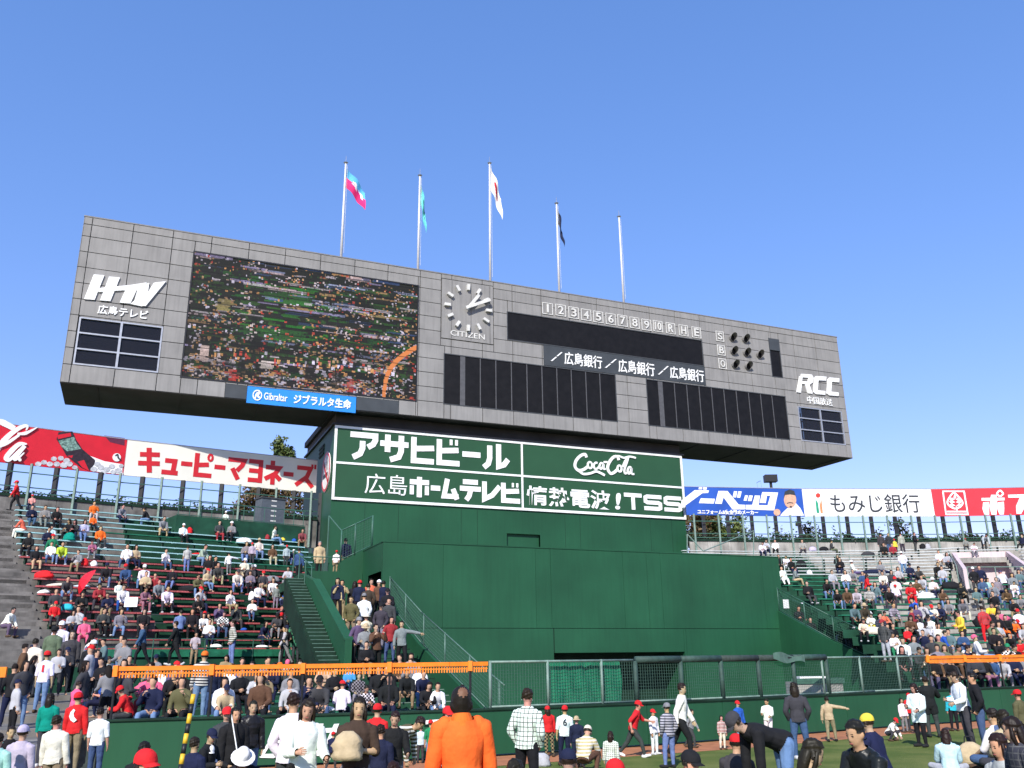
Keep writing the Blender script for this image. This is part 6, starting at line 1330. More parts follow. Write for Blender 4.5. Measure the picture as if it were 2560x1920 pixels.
def person(pos, yaw, height, pose, top, legs, head='h', hi=False, flip=False, topmat=None, kind='top', label=None, group=None, shoe=None, face=None, legmat=None):
    """head: h short hair, j long hair, b grey hair, d balding, c<colour> cap, t<colour> hat, k<colour> beanie, r<colour> cap worn over long hair"""
    s = height/1.70; R = random; NPERSON[0] += 1
    sk = (.50+R.uniform(-.08, .07), .30+R.uniform(-.05, .04), .195+R.uniform(-.03, .03))
    body = link('person', fmesh(pose, hi, 'body', M['skin'])); body.location = pos; body.rotation_euler = (R.uniform(-.035, .035), R.uniform(-.045, .045), yaw); body.scale = (s*(-1 if flip else 1), s, s); body.color = (*sk, 1)
    def child(nm, piece, m, c): 
        o = link(nm, fmesh(pose, hi, piece, m), body); o.color = (*c, 1); return o
    jit = lambda c: tuple(min(1, max(0, x*R.uniform(.88, 1.1))) for x in c)
    child({'top': 'jacket', 'tee': 'shirt', 'coat': 'coat'}[kind], kind, topmat or M['cloth'], jit(COL[top])); child('trousers', 'trousers', legmat or M['cloth'], jit(COL[legs]))
    child('shoes', 'shoes', M['cloth'], COL[shoe] if shoe else [(.02, .02, .02), (.5, .5, .5), (.08, .05, .03)][R.randrange(3)])
    hc = (.010+R.uniform(0, .012), .008+R.uniform(0, .006), .007); h0 = head[0]
    if h0 == 'h': child('hair', 'hair', M['hair'], hc)
    elif h0 == 'j': child('hair', 'longhair', M['hair'], hc)
    elif h0 == 'b': child('hair', 'hair', M['hair'], (.22, .21, .20))
    elif h0 == 'd': child('hair', 'balding', M['hair'], hc); child('scalp', 'scalp', M['skin'], (.17, .085, .05))
    else:
        piece, nm = {'c': ('cap', 'cap'), 't': ('hat', 'hat'), 'k': ('beanie', 'beanie'), 'r': ('cap', 'cap')}[h0]
        child(nm, piece, M['cloth'], COL[head[1:]]); child('hair', 'longhair' if h0 == 'r' else 'backhair', M['hair'], hc)
    if hi or face: child('eyes', 'eyes', M['hair'], (.01, .008, .008)); child('mouth', 'mouth', M['skin'], (.30, .09, .08))
    hw = {'h': 'short hair', 'j': 'long hair', 'b': 'grey hair', 'd': 'thinning hair', 'c': '%s cap', 't': '%s hat', 'k': '%s beanie', 'r': '%s cap'}[h0]
    if '%' in hw: hw = hw % NAME[head[1:]]
    pw = 'seated' if pose.startswith('sit') else {'ground': 'sitting on the ground', 'crouch': 'crouching', 'bend': 'bending over', 'walk': 'walking', 'run': 'running', 'leancam': 'sitting', 'reach': 'with an arm out', 'st3': 'with hands raised'}.get(pose, 'standing')
    PEOPLE.append(dict(o=body, top=NAME[top], hw=hw, pw=pw, kind=kind, label=label, x=proj((pos[0], pos[1], pos[2]+.5))[0], child=height < 1.45 and not pose.startswith('sit'), place=None, row=None))
    body['category'] = 'person'
    if group: body['group'] = group
    return body
# ------------------------------------------------------------------ who sits and stands where (read off the photograph)
def nearest_row(rows, x, y, stand=False):
    best = min(rows, key=lambda r: abs(proj((*r.at(x, -.42 if stand else 0), r.zt if stand else r.zs))[1]-y)); return best
SITS = ['sit1', 'sit2', 'sit3', 'sit4', 'sit5', 'sit6']; STC = dict(a='st1', p='st2', c='st3', x='st4', o='st5', w='walk', g='ground', k='crouch', n='bend', r='reach')
def parse(tile, rows, base_yaw, txt, place, group, hts=1.66):
    ox, oy, sc = tile
    for e in txt.replace('\n', ';').split(';'):
        e = e.split()
        if not e: continue
        x, y = ox+float(e[0])*sc, oy+float(e[1])*sc; code, top, legs, head = e[2:6]; yaw = base_yaw+random.uniform(-.35, .35); ht = hts*random.uniform(.94, 1.06); kind = 'top'; tm = None
        for o in e[6:]:
            if o == 'b': yaw = base_yaw+math.pi+random.uniform(-.4, .4)
            elif o == 'L': yaw = -1.2+random.uniform(-.3, .3)
            elif o == 'R': yaw = 1.2+random.uniform(-.3, .3)
            elif o[0] == '#': ht = float(o[1:])
            elif o in ('tee', 'coat'): kind = o
            elif o in M: tm = M[o]
        flip = random.random() < .5
        if tm is None and random.random() < .13: tm = random.choice([M['plaid'], M['stripe'], M['stripew'], M['check']])
        if code == 's': code = random.choice('12345612')
        if code in '123456':
            row = nearest_row(rows, x, y); q = row.at(x); pos = (q[0]+math.sin(yaw)*-.02, q[1], row.zs)
            b = person(pos, yaw, ht, 'sit'+code, top, legs, head, flip=flip, kind=kind, topmat=tm, group=group)
        else:
            row = nearest_row(rows, x, y, True); z = row.zt; q = px_on(row.pl, z, x); d = (row.front if hasattr(row, 'front') else np.array([.15, -.35])); q = q+d; pose = STC[code]
            b = person((q[0], q[1], z-fig(pose)['zlow']*ht/1.7), yaw, ht, pose, top, legs, head, flip=flip, kind=kind, topmat=tm, group=group)
        PEOPLE[-1]['place'] = place; PEOPLE[-1]['row'] = (row.stand, row.idx)
TA, TB, TC, TD = (0, 1200, .19892), (400, 1200, .19892), (0, 1440, .19892), (400, 1440, .19892)
UL = 'upper left stand'; GU = 'spectators in the upper left stand'
AISLE = Row([(a+b)/2 for a, b in zip(aisle_front, aisle_back)], AZ+.42, 'cross aisle', 0); AISLE.front = np.array([0, 0.])
parse(TA, LROWS, .45, '''190 430 w rd bk crd L; 395 335 1 rd nv crd #1.2; 385 500 3 nv jn h; 290 615 6 co wh h L tee; 560 540 3 gy gy h; 700 545 1 bk bk h; 1170 440 4 or_ lg h #1.6; 1500 505 2 gy nv h R; 1860 505 2 bk lb cbk L
2030 640 2 gy be d; 640 725 1 pb nv h #1.3; 870 690 6 bk bk j; 1040 715 3 pp lb j; 1255 770 1 or_ dg h; 1160 595 1 or_ bk h #1.2; 345 890 1 bk bk h; 590 840 3 nv nv h; 660 905 5 gn dg crd; 760 1015 2 lm lb h; 440 1050 1 bk be j; 1160 960 6 mv gy h #1.3
1345 1265 2 bk lb cnv; 1590 1275 2 db nv crd; 1810 1285 2 wh lb cwh; 2150 1275 5 bk lb cbk; 930 690 6 dg nv j''', UL, GU)
parse(TB, LROWS, .45, '''280 705 1 wh bk cwh; 735 705 1 dg mr h; 890 725 3 gy bk kwh; 1430 785 3 wh lb h R tee; 1780 795 2 mr kh h plaid; 1080 955 3 gy lb j; 1235 955 1 cr lb tbe; 1410 995 1 br be j; 1650 1005 2 nv lb cwh #1.3
320 1190 a lg lb h b #1.4 tee; 500 1045 2 pg lb h R; 610 1185 1 bk gy j; 690 1135 3 bk nv h; 730 1215 2 dg be h; 850 1210 r wh gy h b #1.2; 955 1325 2 cr lb cdg stripew; 1050 1225 3 cr bk cwh; 1190 1235 1 bk bk cwh; 1130 1285 6 dg dg kgy; 1140 1110 a lg dg crd #1.25; 1560 1100 a lg dg crd #1.25''', UL, GU)
parse(TC, LROWS, .45, '''60 600 2 wh pu h R; 1235 335 6 mr dg h; 1490 255 1 wh nv h #1.3; 1530 395 2 wh bl h; 1800 325 6 mv mv h plaid; 1980 315 2 gy bk h; 2080 405 2 wh dg h; 670 585 1 rd dg crd #1.35; 1010 480 6 bk bk h; 1050 785 1 pk pk crd #1.5; 1280 705 3 dg bk h; 1500 705 4 gy lb j; 1790 655 1 bk bk j; 1330 640 1 bk bk h #1.3''', UL, GU)
parse(TD, LROWS, .45, '''240 625 3 lb jn h b; 400 705 1 bk bk j; 770 645 6 wh jn h check; 950 620 4 dg dg h; 1490 605 2 bk cr h; 1690 395 1 bk bk j; 1680 570 6 br br j; 1540 435 1 nv nv cbl #1.2; 1430 420 a gy gy h b #1.2; 1670 835 1 gn bk j plaid; 1830 855 3 cr bk h plaid; 480 500 6 bk dg h; 1130 160 3 gy bk h''', UL, GU)
GA = 'people walking along the cross aisle'
parse(TC, [AISLE], .45, '1760 1110 w db bk h L; 2180 1115 w bk bk h L', 'cross aisle', GA, 1.7)
parse(TD, [AISLE], .45, '410 1140 o lg kh h #1.3 tee; 890 1165 p og lb h L; 1560 1120 w lg gy h L; 1910 1130 o wh wh cwh #1.35; 2010 1125 o wh dg h R tee; 1700 1140 a gn dg h #1.5 plaid; 1550 1230 o bk bk cnv', 'cross aisle', GA, 1.7)
# lower left benches
TE, TF, TG = (0, 1640, .19892), (400, 1640, .19892), (780, 1600, .20796); LLN = 'lower left benches'; GL = 'spectators on the lower left benches'
parse(TE, LLROWS, .3, '''1290 660 3 bl nv h L tee; 1230 405 1 rd wh h #1.2; 1600 770 6 rd dg crd #1.4 L; 1860 570 6 pk mr j; 1050 560 1 bk bk h; 1340 330 6 lg bk h; 2170 540 3 bk bk h; 1130 300 3 bk bk kwh''', LLN, GL)
parse(TF, LLROWS, .3, '''740 590 1 bk bk j; 990 610 3 bk bk h; 150 530 4 bk bk h; 245 545 4 bk bk h; 1260 690 1 br bk j; 1620 350 2 br br cpk; 1500 450 2 dg lb cor_; 2060 470 6 be og h; 1010 385 1 dg bk h; 1150 420 1 dg nv h; 1400 400 6 nv nv h; 1760 460 1 bk nv j; 2190 480 3 bk bk h''', LLN, GL)
parse(TF, LLROWS, .3, '450 765 a dg lb cor_ b; 1975 420 a dg bk cwh b #1.5; 590 760 a nv jn h b #1.4', LLN, GL, 1.7)
parse(TG, LLROWS, .3, '''450 580 3 sb nv kgy #1.35; 550 710 1 gy gy h #1.3 check; 690 520 3 bk bk j; 830 500 1 bk bk h; 770 610 6 pu bk j; 790 760 1 bk bk j; 905 660 4 bk bk h; 920 850 1 bk nv h; 1150 715 2 bk kh h; 1130 590 6 wh lg h; 350 850 3 wh nv crd #1.35 b; 590 520 4 nv bk h; 990 560 6 br bk h; 640 880 6 wh bk h #1.2; 80 530 1 dg bk kwh''', LLN, GL)
# the crowd on the central stairs
TS = (640, 1260, .26525)
def on_stairs(x, y):
    lo, hi = 20., 60.
    f = lambda Y: (lambda P: P[2]-(stair_z((P-O3)@AW)+.05))(at_y(x, y, Y))
    Ys = np.linspace(24, 46, 90); fs = [f(Y) for Y in Ys]; neg = [i for i, q in enumerate(fs) if q <= 0]
    lo = Ys[neg[0]] if neg else Ys[int(np.argmin(fs))]
    P = at_y(x, y, lo); u, o = (P-O3)@UV_, (P-O3)@AW; u = min(max(u, LPU+.35), LFU-.35); return FWORLD(u, o, stair_z(o)+(.08 if o < -4.9 else 0)), o
for e in '''790 1110 c be kh h; 905 1110 a bk bk j b; 950 1130 a nv bk crd b; 1060 1110 a co bk h; 1140 1120 a br bk kwh; 1050 1190 p db2 bk h b; 1010 1300 p wh nv cgy b; 1150 1400 p dg gy cbk; 1230 1230 x bk bk cbk; 1245 1340 a dg dg h; 890 1330 p ol kh h; 1250 1530 p mr jn j; 1370 1570 r gy bk h; 1030 1500 c cr wh tcr b; 910 1590 p pu bk kgy; 1010 1640 o gy bk tbe; 1130 1640 c br bk h; 770 1080 a nv bk j; 1180 1130 x nv bk h b'''.split(';'):
    e = e.split(); x, y = TS[0]+float(e[0])*TS[2], TS[1]+float(e[1])*TS[2]; p, o = on_stairs(x, y); yaw = .3+random.uniform(-.5, .5)+(math.pi if 'b' in e[6:] else 0); ht = random.uniform(1.6, 1.74); ps = STC[e[2]]
    person((p[0], p[1], p[2]-fig(ps)['zlow']*ht/1.7), yaw, ht, ps, e[3], e[4], e[5], face=True, flip=random.random() < .5, group='people on the central stairs'); PEOPLE[-1]['place'] = 'central stairs'
def standing(x, y, z, yaw, ht, pose, top, legs, head, label, Y=None, **k):
    P = at_y(x, y, Y) if Y else on_z(x, y, z); person((P[0], P[1], z-fig(pose, k.get('hi', False))['zlow']*ht/1.7), yaw, ht, pose, top, legs, head, label=label, **k)
P = FWORLD(-9.7, .6, zP); person((P[0], P[1], zP+.02), .5, 1.68, 'st1', 'be', 'bk', 'b', kind='coat', label='grey haired man in beige coat on the raised walkway')
P = FWORLD(-8.75, -.8, zP); person((P[0], P[1], zP+.02), 3.3, 1.68, 'st1', 'nv', 'kh', 'h', label='man in navy top and khaki trousers, back turned, on the raised walkway')
P = FWORLD(-9.25, -.8, zP); person((P[0], P[1], zP+.02), 3.0, 1.1, 'st1', 'wh', 'kh', 'crd', label='small child in red cap and white shirt, back turned, on the raised walkway', kind='tee')
P = FWORLD(-10.2, 3.2, zP); person((P[0], P[1], zP+.02), 2.8, 1.65, 'st1', 'db', 'bk', 'h', label='person in dull blue jacket, back turned, highest on the walkway by the tower')
c_ = px_on([bx_l+pr*.9, bx_r+pr*.9], ztop, 562); person((c_[0], c_[1], ztop), .4, 1.2, 'ground', 'wh', 'wh', 'cwh', label='small child in white behind the railing of the green platform')
# right stand
TH, TI, TJ, TK = (1900, 1280, .16275), (2220, 1280, .15371), (1920, 1480, .15371), (2220, 1480, .15371); RS = 'right stand'; GR = 'spectators in the right stand'
parse(TH, RROWS, -.1, '''660 595 1 dg dg h stripew; 1100 575 3 dg og h R; 1200 865 1 bk bk j; 1450 935 5 wh pu twh R; 300 865 1 bk bk h; 410 870 6 wh wh h; 490 885 1 bk nv h; 360 1075 5 wh wh h; 540 1080 3 gy be h R; 1120 1145 1 lg gy h; 1020 1285 2 bk lb h; 760 1365 5 bk dg h; 1350 1425 2 br jn h; 1500 1425 2 lg gy h; 1690 1425 1 dg dg j stripew; 1650 1205 3 rd lb j R; 1900 1105 2 wh pu h; 2030 1105 1 dg dg j; 2140 1090 1 lg bk j; 1990 1445 2 bk dg h; 2090 1335 1 wh dg crd #1.4; 1910 645 1 bk bk h; 2050 650 1 mr bk h; 240 620 1 wh bk h; 90 600 6 lg nv h; 30 640 6 wh nv h''', RS, GR)
parse(TH, RROWS, -.1, '1830 560 a dg dg h b; 1940 560 a dg jn h; 2040 560 a ye bk crd #1.2; 2150 630 a og dg h b; 2160 985 p wh lb twh b', RS, GR)
parse(TI, RROWS, -.2, '''1270 515 1 gy dg cmr #1.3; 1400 650 6 wh gy h #1.4 tee; 2190 550 5 nv bk h L; 850 845 1 wh be h; 980 865 3 lg bk j; 810 1065 2 bk bk h; 370 1085 1 nv nv cnv; 750 1360 3 cr nv twh; 1210 1405 6 bk bk h; 1460 1455 1 tg dg h tee; 1630 1335 3 mt lb j; 1800 1305 5 gy nv h; 1740 1375 4 gy jn h; 1890 1205 6 wh bk kpu b; 2040 1225 1 gy lb j; 2050 1310 6 wh wh h #1.3; 1960 1455 6 br jn j; 380 1425 6 rd rd h; 140 1330 1 wh dg crd; 500 1150 6 dg bk h; 1560 1330 1 jn jn h; 480 1300 6 br wh h''', RS, GR)
parse(TI, RROWS, -.2, '400 610 x bk dg h R; 1370 1390 p bk dg cwh; 1480 1370 p nv jn h; 1510 590 n wh dg h', RS, GR)
parse(TJ, RROWS, -.1, '''1850 705 1 nv bk h; 1890 595 6 co bk h #1.4; 2020 475 2 lg gy h; 1390 440 2 tg bk h; 1570 440 2 db2 kh tbe; 1560 720 6 cr bk h #1.3; 1680 560 6 wh ye h #1.2; 2060 1020 6 wh gn h #1.4''', RS, GR)
parse(TJ, RROWS, -.1, '1830 1100 p dg lg cmr L', RS, GR)
parse(TK, RROWS, -.2, '''400 535 3 mr wh h R; 480 345 6 bl lb h L; 1220 340 2 gy cr j stripe; 380 710 6 br bk j; 860 890 2 bl dg h R; 1710 490 6 ye bk h; 1840 530 6 pk bk j; 2150 610 1 wh nv crd; 1960 710 3 bk bk h L; 1750 940 1 bk bk h; 1530 1090 5 wh lb kpk R; 750 1050 1 dg bk h; 870 1060 1 og kh h; 270 1080 2 wh gy h; 450 1060 1 gy og j; 220 1240 2 bk bk j; 510 1270 6 dg bk h; 840 1190 1 gy gy h; 1150 1190 6 kh br h; 1400 1270 5 wh wh h; 1890 1410 2 lg gy cwh; 2190 1110 6 rd nv h; 2060 690 6 or_ bk h #1.3; 2140 740 6 rd mr crd #1.3; 760 1360 3 bk pu h; 800 1455 1 br bk j; 1600 1445 1 bk mv h; 1830 700 1 bk or_ h; 1700 800 6 og bk h; 1290 1200 6 nv lg h; 1990 1180 1 wh nv cgn; 2080 1290 6 bk gy h; 1450 1430 3 dg bk h; 950 1330 1 og bk j; 330 880 1 rd bk h #1.2''', RS, GR)
parse(TK, RROWS, -.2, '1150 980 o ye bk h L; 1520 900 p rd rd h b', RS, GR)
for x, y, ps, top, lg_, hd_, yw in ((1998, 1552, 'st5', 'bk', 'be', 'j', .2), (2028, 1570, 'st1', 'bk', 'bk', 'h', .0), (2108, 1625, 'st1', 'gy', 'dg', 'j', 3.0), (2112, 1636, 'st1', 'bk', 'bk', 'h', .3), (2132, 1640, 'st1', 'dg', 'br', 'crd', .2)):
    o_, z_ = on_u(x, y, 13.4); P = FWORLD(13.4, o_, 0); z = [2.9, 2.3, 1.7, 1.0][0 if o_ > -5.2 else 1 if o_ > -7 else 2 if o_ > -9 else 3]
    person((P[0], P[1], z+.02), yw, 1.66, ps, top, lg_, hd_, group='people behind the right mesh fence'); PEOPLE[-1]['place'] = 'right stairwell'
# ------------------------------------------------------------------ on the field
GF = 'people on the field'
def fld(x, ytop, yfeet=None, Y=None, pose='st1', top='wh', legs='jn', head='h', yaw=0., label=None, pl='near the outfield wall', **k):
    if Y is None: Y = on_z(x, yfeet, 0)[1]
    zt = at_y(x, ytop, Y)[2]; f = fig(pose, True); ht = (zt+.0)/(f['ztop']-f['zlow']+(.012 if head[0] in 'hjbd' else .02))*1.7; ht = min(max(ht, .75), 1.95); P = at_y(x, ytop, Y)
    hp = f['hb']; s = ht/1.7; off = Matrix.Rotation(yaw, 3, 'Z')@Vector((hp[0]*s*(-1 if k.get('flip') else 1), hp[1]*s, 0))
    b = person((P[0]-off.x, P[1]-off.y, -f['zlow']*s), yaw, ht, pose, top, legs, head, hi=True, label=label, group=GF, **k); PEOPLE[-1]['place'] = pl; PEOPLE[-1]['x'] = x
    return b, ht, Y
PI = math.pi
big = fld(1157, 1713, Y=8.0, pose='hunch', top='or_', legs='dg', head='d', yaw=PI+.25, label='man with thinning hair in bright orange jacket, back turned, close to the camera')
fld(1316, 1719, Y=14.3, pose='st2', top='wh', legs='bk', head='h', yaw=PI-.5, topmat=M['plaid'], label='man in white plaid shirt and black trousers seen from behind')
fld(1372, 1764, 1893, top='rd', legs='kh', head='rrd', yaw=PI+.3, legmat=M['check'], label='child in red hooded top and patterned trousers beside number six shirt')
n6 = fld(1407, 1762, 1914, top='wh', legs='nv', head='crd', yaw=PI, kind='tee', label='child in white shirt numbered 6 and red cap, back turned')
fld(1440, 1789, 1918, top='nv', legs='nv', head='tbe', yaw=PI-.2, label='child in navy jacket and beige hat right of number six')
fld(1468, 1811, Y=18.4, pose='crouch', top='be', legs='br', head='ccr', yaw=PI-.4, topmat=M['stripew'], label='child in striped jumper and cream cap crouching at the wall')
fld(1523, 1827, Y=16.2, top='wh', legs='gy', head='j', yaw=PI-.3, topmat=M['plaid'], label='small girl in black and white plaid with long hair')
fld(1592, 1750, 1893, pose='run', top='rd', legs='dg', head='crd', yaw=1.3, kind='tee', shoe='wh', label='child in red shirt and red cap running to the right')
fld(1632, 1772, 1887, top='wh', legs='wh', head='crd', yaw=.8, label='small child in white with red cap behind the runner')
fld(1662, 1756, 1920, pose='st2', top='lg', legs='lb', head='cgy', yaw=PI+.6, topmat=M['stripe'], label='boy in striped grey shirt and jeans with grey cap')
fld(1700, 1706, 1899, pose='walk', top='wh', legs='bk', head='h', yaw=1.35, shoe='br', label='man in white jacket and black trousers walking to the right')
fld(1725, 1772, 1870, pose='walk', top='gy', legs='dg', head='h', yaw=1.0, label='small child in grey behind the walking man')
fld(1801, 1794, 1874, top='mr', legs='cr', head='j', yaw=.3, topmat=M['stripew'], label='tiny girl in red striped top by the wall')
fld(1845, 1751, 1860, top='bl', legs='lb', head='crd', yaw=.5, label='child in blue top with red cap facing the wall')
fld(1912, 1746, 1852, pose='st5', top='wh', legs='wh', head='h', yaw=-.6, label='boy in white shirt beside the wall')
fld(1858, 1772, Y=13, pose='bend', top='bk', legs='lb', head='cdg', yaw=-1.35, label='man in black jacket and grey cap bending down over jeans')
fld(1815, 1850, Y=7.6, pose='ground', top='wh', legs='dg', head='j', yaw=PI, label='long haired person in white vest sitting low at the bottom edge')
fld(1834, 1833, Y=14, pose='ground', top='dg', legs='dg', head='crd', yaw=PI-.5, label='child in red cap and dark jacket behind the white vest')
fld(1715, 1873, Y=11, pose='ground', top='mr', legs='bk', head='cbk', yaw=.9, label='person in maroon with black cap at the bottom edge')
fld(1530, 1895, Y=10, pose='ground', top='rd', legs='bk', head='crd', yaw=PI, label='red capped child at the bottom edge below the plaid girl')
fld(1418, 1870, Y=11.5, pose='ground', top='gy', legs='bk', head='cnv', yaw=PI+.2, label='person in navy cap at the bottom edge below number six')
fld(1300, 1894, Y=7.2, pose='st1', top='bk', legs='bk', head='h', yaw=PI, label='dark haired head at the bottom edge right of the orange jacket')
fld(1987, 1705, 1899, pose='st2', top='dg', legs='jn', head='j', yaw=PI-.2, label='long haired person in dark grey jacket and dark jeans, back turned')
fld(2069, 1741, 1854, pose='reach', top='be', legs='kh', head='h', yaw=PI-.4, flip=True, label='boy in khaki with one arm held out')
fld(2171, 1782, Y=16.5, pose='ground', top='nv', legs='nv', head='cye', yaw=PI+.7, label='man in navy vest and yellow cap sitting on the grass')
fld(2135, 1792, Y=10.6, pose='sit2', top='bk', legs='bk', head='h', yaw=-1.1, topmat=M['leather'], label='man in shiny black jacket sitting and looking left')
fld(2022, 1845, Y=10.3, pose='leancam', top='bk', legs='dg', head='j', yaw=1.3, topmat=M['check'], label='woman in dotted black top sitting on the grass')
fld(2233, 1793, 1853, pose='crouch', top='wh', legs='dg', head='crd', yaw=.7, label='child in white with red cap crouching on the grass')
fld(2253, 1745, 1832, top='wh', legs='gy', head='j', yaw=.4, label='small girl in white beside the white coat')
fld(2268, 1732, 1830, top='rd', legs='dg', head='crd', yaw=PI, label='child in red cap half hidden behind the white coat')
fld(2281, 1708, 1868, pose='st5', top='wh', legs='bk', head='j', yaw=-1.0, kind='coat', label='woman in long white coat facing left on the grass')
fld(2315, 1690, 1844, pose='st3', top='bk', legs='dg', head='h', yaw=PI-.3, kind='coat', label='man in black coat with a hand raised, back turned')
fld(2372, 1722, 1828, top='te', legs='bk', head='h', yaw=PI, label='child in turquoise top partly hidden by number nineteen')
n19 = fld(2394, 1677, 1872, pose='st5', top='wh', legs='dg', head='h', yaw=-1.5, kind='top', label='man in white sleeveless top over brown hood, turned to the left')
fld(2429, 1680, 1878, pose='st2', top='bk', legs='jn', head='h', yaw=-1.9, label='man in black padded jacket behind the white top')
n20 = fld(2475, 1763, Y=17.5, pose='ground', top='wh', legs='jn', head='h', yaw=PI+.5, label='man in white jersey numbered 20 sitting on the grass', kind='tee')
fld(2508, 1772, Y=17, pose='ground', top='be', legs='dg', head='j', yaw=PI, label='long haired person in beige beside the numbered jersey')
fld(2360, 1821, Y=17, pose='ground', top='pb', legs='lg', head='j', yaw=PI-.3, label='small girl in pale blue hooded top sitting on the grass')
fld(2545, 1723, Y=20, top='ol', legs='bk', head='crd', yaw=PI+.5, label='child in olive hood and red cap at the right edge')
fld(2535, 1790, Y=11, pose='sit3', top='dg', legs='nv', head='j', yaw=-1.6, topmat=M['plaid'], label='woman in dark plaid sitting at the right edge')
fld(2497, 1823, Y=12, pose='ground', top='lg', legs='gy', head='j', yaw=-1.2, label='child with long hair and grey lap blanket near the right edge')
fld(2538, 1850, Y=8, pose='ground', top='bk', legs='bk', head='j', yaw=PI, label='dark haired person at the bottom right corner')
# left part of the field
fld(589, 1767, Y=14, pose='st1', top='bk', legs='bk', head='j', yaw=.7, kind='coat', label='woman in long black coat with a white strap')
fld(572, 1766, Y=15, pose='st1', top='dg', legs='bk', head='crd', yaw=.3, label='child in red cap behind the black coat')
fld(629, 1751, Y=16, pose='st1', top='bk', legs='lb', head='h', yaw=.5, topmat=M['leather'], label='young man in black leather jacket and pale jeans')
fld(537, 1820, Y=13, pose='st5', top='bk', legs='bk', head='cnv', yaw=1.3, label='person in navy cap looking to the right')
fld(491, 1841, Y=12, pose='st1', top='nv', legs='bk', head='h', yaw=PI-.4, label='boy in navy jacket, back turned, at the bottom edge left')
fld(527, 1860, Y=13, pose='st5', top='wh', legs='bk', head='cwh', yaw=1.0, label='child in white cap and white top at the bottom edge left')
fld(764, 1745, Y=11.5, pose='st5', top='wh', legs='dg', head='j', yaw=.5, label='woman with long hair in white jacket holding a hand to her face')
fld(742, 1730, Y=12.6, pose='st2', top='wh', legs='dg', head='h', yaw=PI-.3, label='person in white jacket half hidden behind the woman in white')
fld(833, 1831, 1928, pose='walk', top='nv', legs='dg', head='crd', yaw=PI-.3, label='small child in navy jacket and red cap running away')
fld(714, 1858, Y=13.5, top='br', legs='mr', head='kwh', yaw=.3, label='small child in brown with red trousers and white beanie')
fld(718, 1907, Y=10.5, top='bk', legs='bk', head='h', yaw=PI, label='dark head at the bottom edge below the woman in white')
fld(615, 1861, Y=13, pose='crouch', top='bk', legs='dg', head='twh', yaw=.4, label='person in white hat and black jacket crouching')
fld(890, 1741, Y=11.5, pose='st4', top='db2', legs='gy', head='j', yaw=.2, kind='tee', label='woman in dark brown top holding a beige hat')
fld(938, 1758, Y=16, top='rd', legs='gy', head='crd', yaw=PI-.2, kind='tee', label='boy in red shirt and red cap, back turned')
fld(984, 1777, Y=13.5, pose='st5', top='bk', legs='gy', head='h', yaw=.3, label='smiling boy in black padded jacket over red')
fld(946, 1810, Y=13, top='nv', legs='bk', head='h', yaw=PI, label='boy in plain navy jacket, back turned, in front of the red shirt')
fld(1042, 1789, Y=16.5, pose='bend', top='ol', legs='lb', head='h', yaw=1.3, topmat=M['stripew'], label='person in striped olive jumper bending to the right')
fld(1052, 1830, 1908, top='pb', legs='dg', head='h', yaw=PI, label='small child in pale blue at the wall left of the green shirt')
fld(1080, 1799, 1918, top='gn', legs='lb', head='crd', yaw=PI+.2, kind='tee', label='child in green shirt, pale jeans and red cap')
fld(1107, 1781, Y=17, top='pu', legs='dg', head='h', yaw=.4, label='boy in purple grey top left of the orange jacket')
fld(1126, 1764, Y=14, top='rd', legs='dg', head='crd', yaw=.6, label='red capped child beside the ear of the orange jacketed man')
fld(990, 1902, Y=8.6, top='bk', legs='bk', head='h', yaw=PI, label='dark head at the bottom edge left of the orange jacket')
# gap at the far left where people climb
def lft(x, yt, Y, z0, **k):
    f = fig(k.get('pose', 'st1'), True); zt = at_y(x, yt, Y)[2]; ht = min(1.85, max(.9, (zt-z0)/(f['ztop']-f['zlow']+.015)*1.7)); P = at_y(x, yt, Y); lab = k.pop('label'); yw = k.pop('yaw', PI)
    person((P[0], P[1], zt-(f['ztop']-f['zlow']+.012)*ht/1.7-f['zlow']*ht/1.7), yw, ht, k.pop('pose', 'st1'), k.pop('top'), k.pop('legs'), k.pop('head'), hi=True, label=lab, group='people at the left gap', **k)
lft(117, 1627, 25, .9, top='wh', legs='lb', head='crd', kind='tee', label='person in white jersey numbered 1 and red cap, back turned')
lft(93, 1595, 28, 1.2, top='cr', legs='dg', head='h', label='person in cream shirt, back turned, left of the grey green coat')
lft(135, 1565, 30, 1.5, top='og', legs='bk', head='tbk', kind='coat', label='person in grey green coat and dark hat, back turned')
lft(155, 1552, 31, 1.7, top='wh', legs='dg', head='cwh', yaw=.3, label='person in white with white cap above the coats')
lft(180, 1575, 29, 1.3, top='dg', legs='bk', head='j', yaw=.4, label='long haired woman in dark grey on the left steps')
lft(229, 1600, 29, 1.0, top='bk', legs='bk', head='kwh', yaw=.3, kind='coat', label='person in black coat and white beanie on the left steps')
lft(200, 1730, 17.0, .25, top='rd', legs='kh', head='crd', label='boy in red jacket with white emblem and red cap, back turned')
lft(195, 1702, 21, .6, pose='st5', top='pk', legs='kh', head='h', yaw=PI-.5, kind='tee', label='person in pink shirt leaning at the gap')
lft(130, 1732, 18.0, .25, top='tl', legs='dg', head='j', label='long haired person in teal top at the left gap')
lft(155, 1786, 14.5, .0, top='cr', legs='kh', head='h', label='person in cream jacket, back turned, lowest at the left gap')
lft(255, 1767, 17.0, .1, top='wh', legs='jn', head='h', kind='tee', label='boy in white shirt and dark jeans at the end of the wall')
lft(60, 1812, 13.0, .0, top='lg', legs='dg', head='cpp', label='child in light grey shirt and pale cap at lower left')
lft(8, 1830, 12.5, .0, top='mt', legs='dg', head='h', label='child in mint green at the left edge')
lft(28, 1815, 14.5, .0, top='bk', legs='bk', head='h', yaw=.8, label='person in black behind the pale cap')
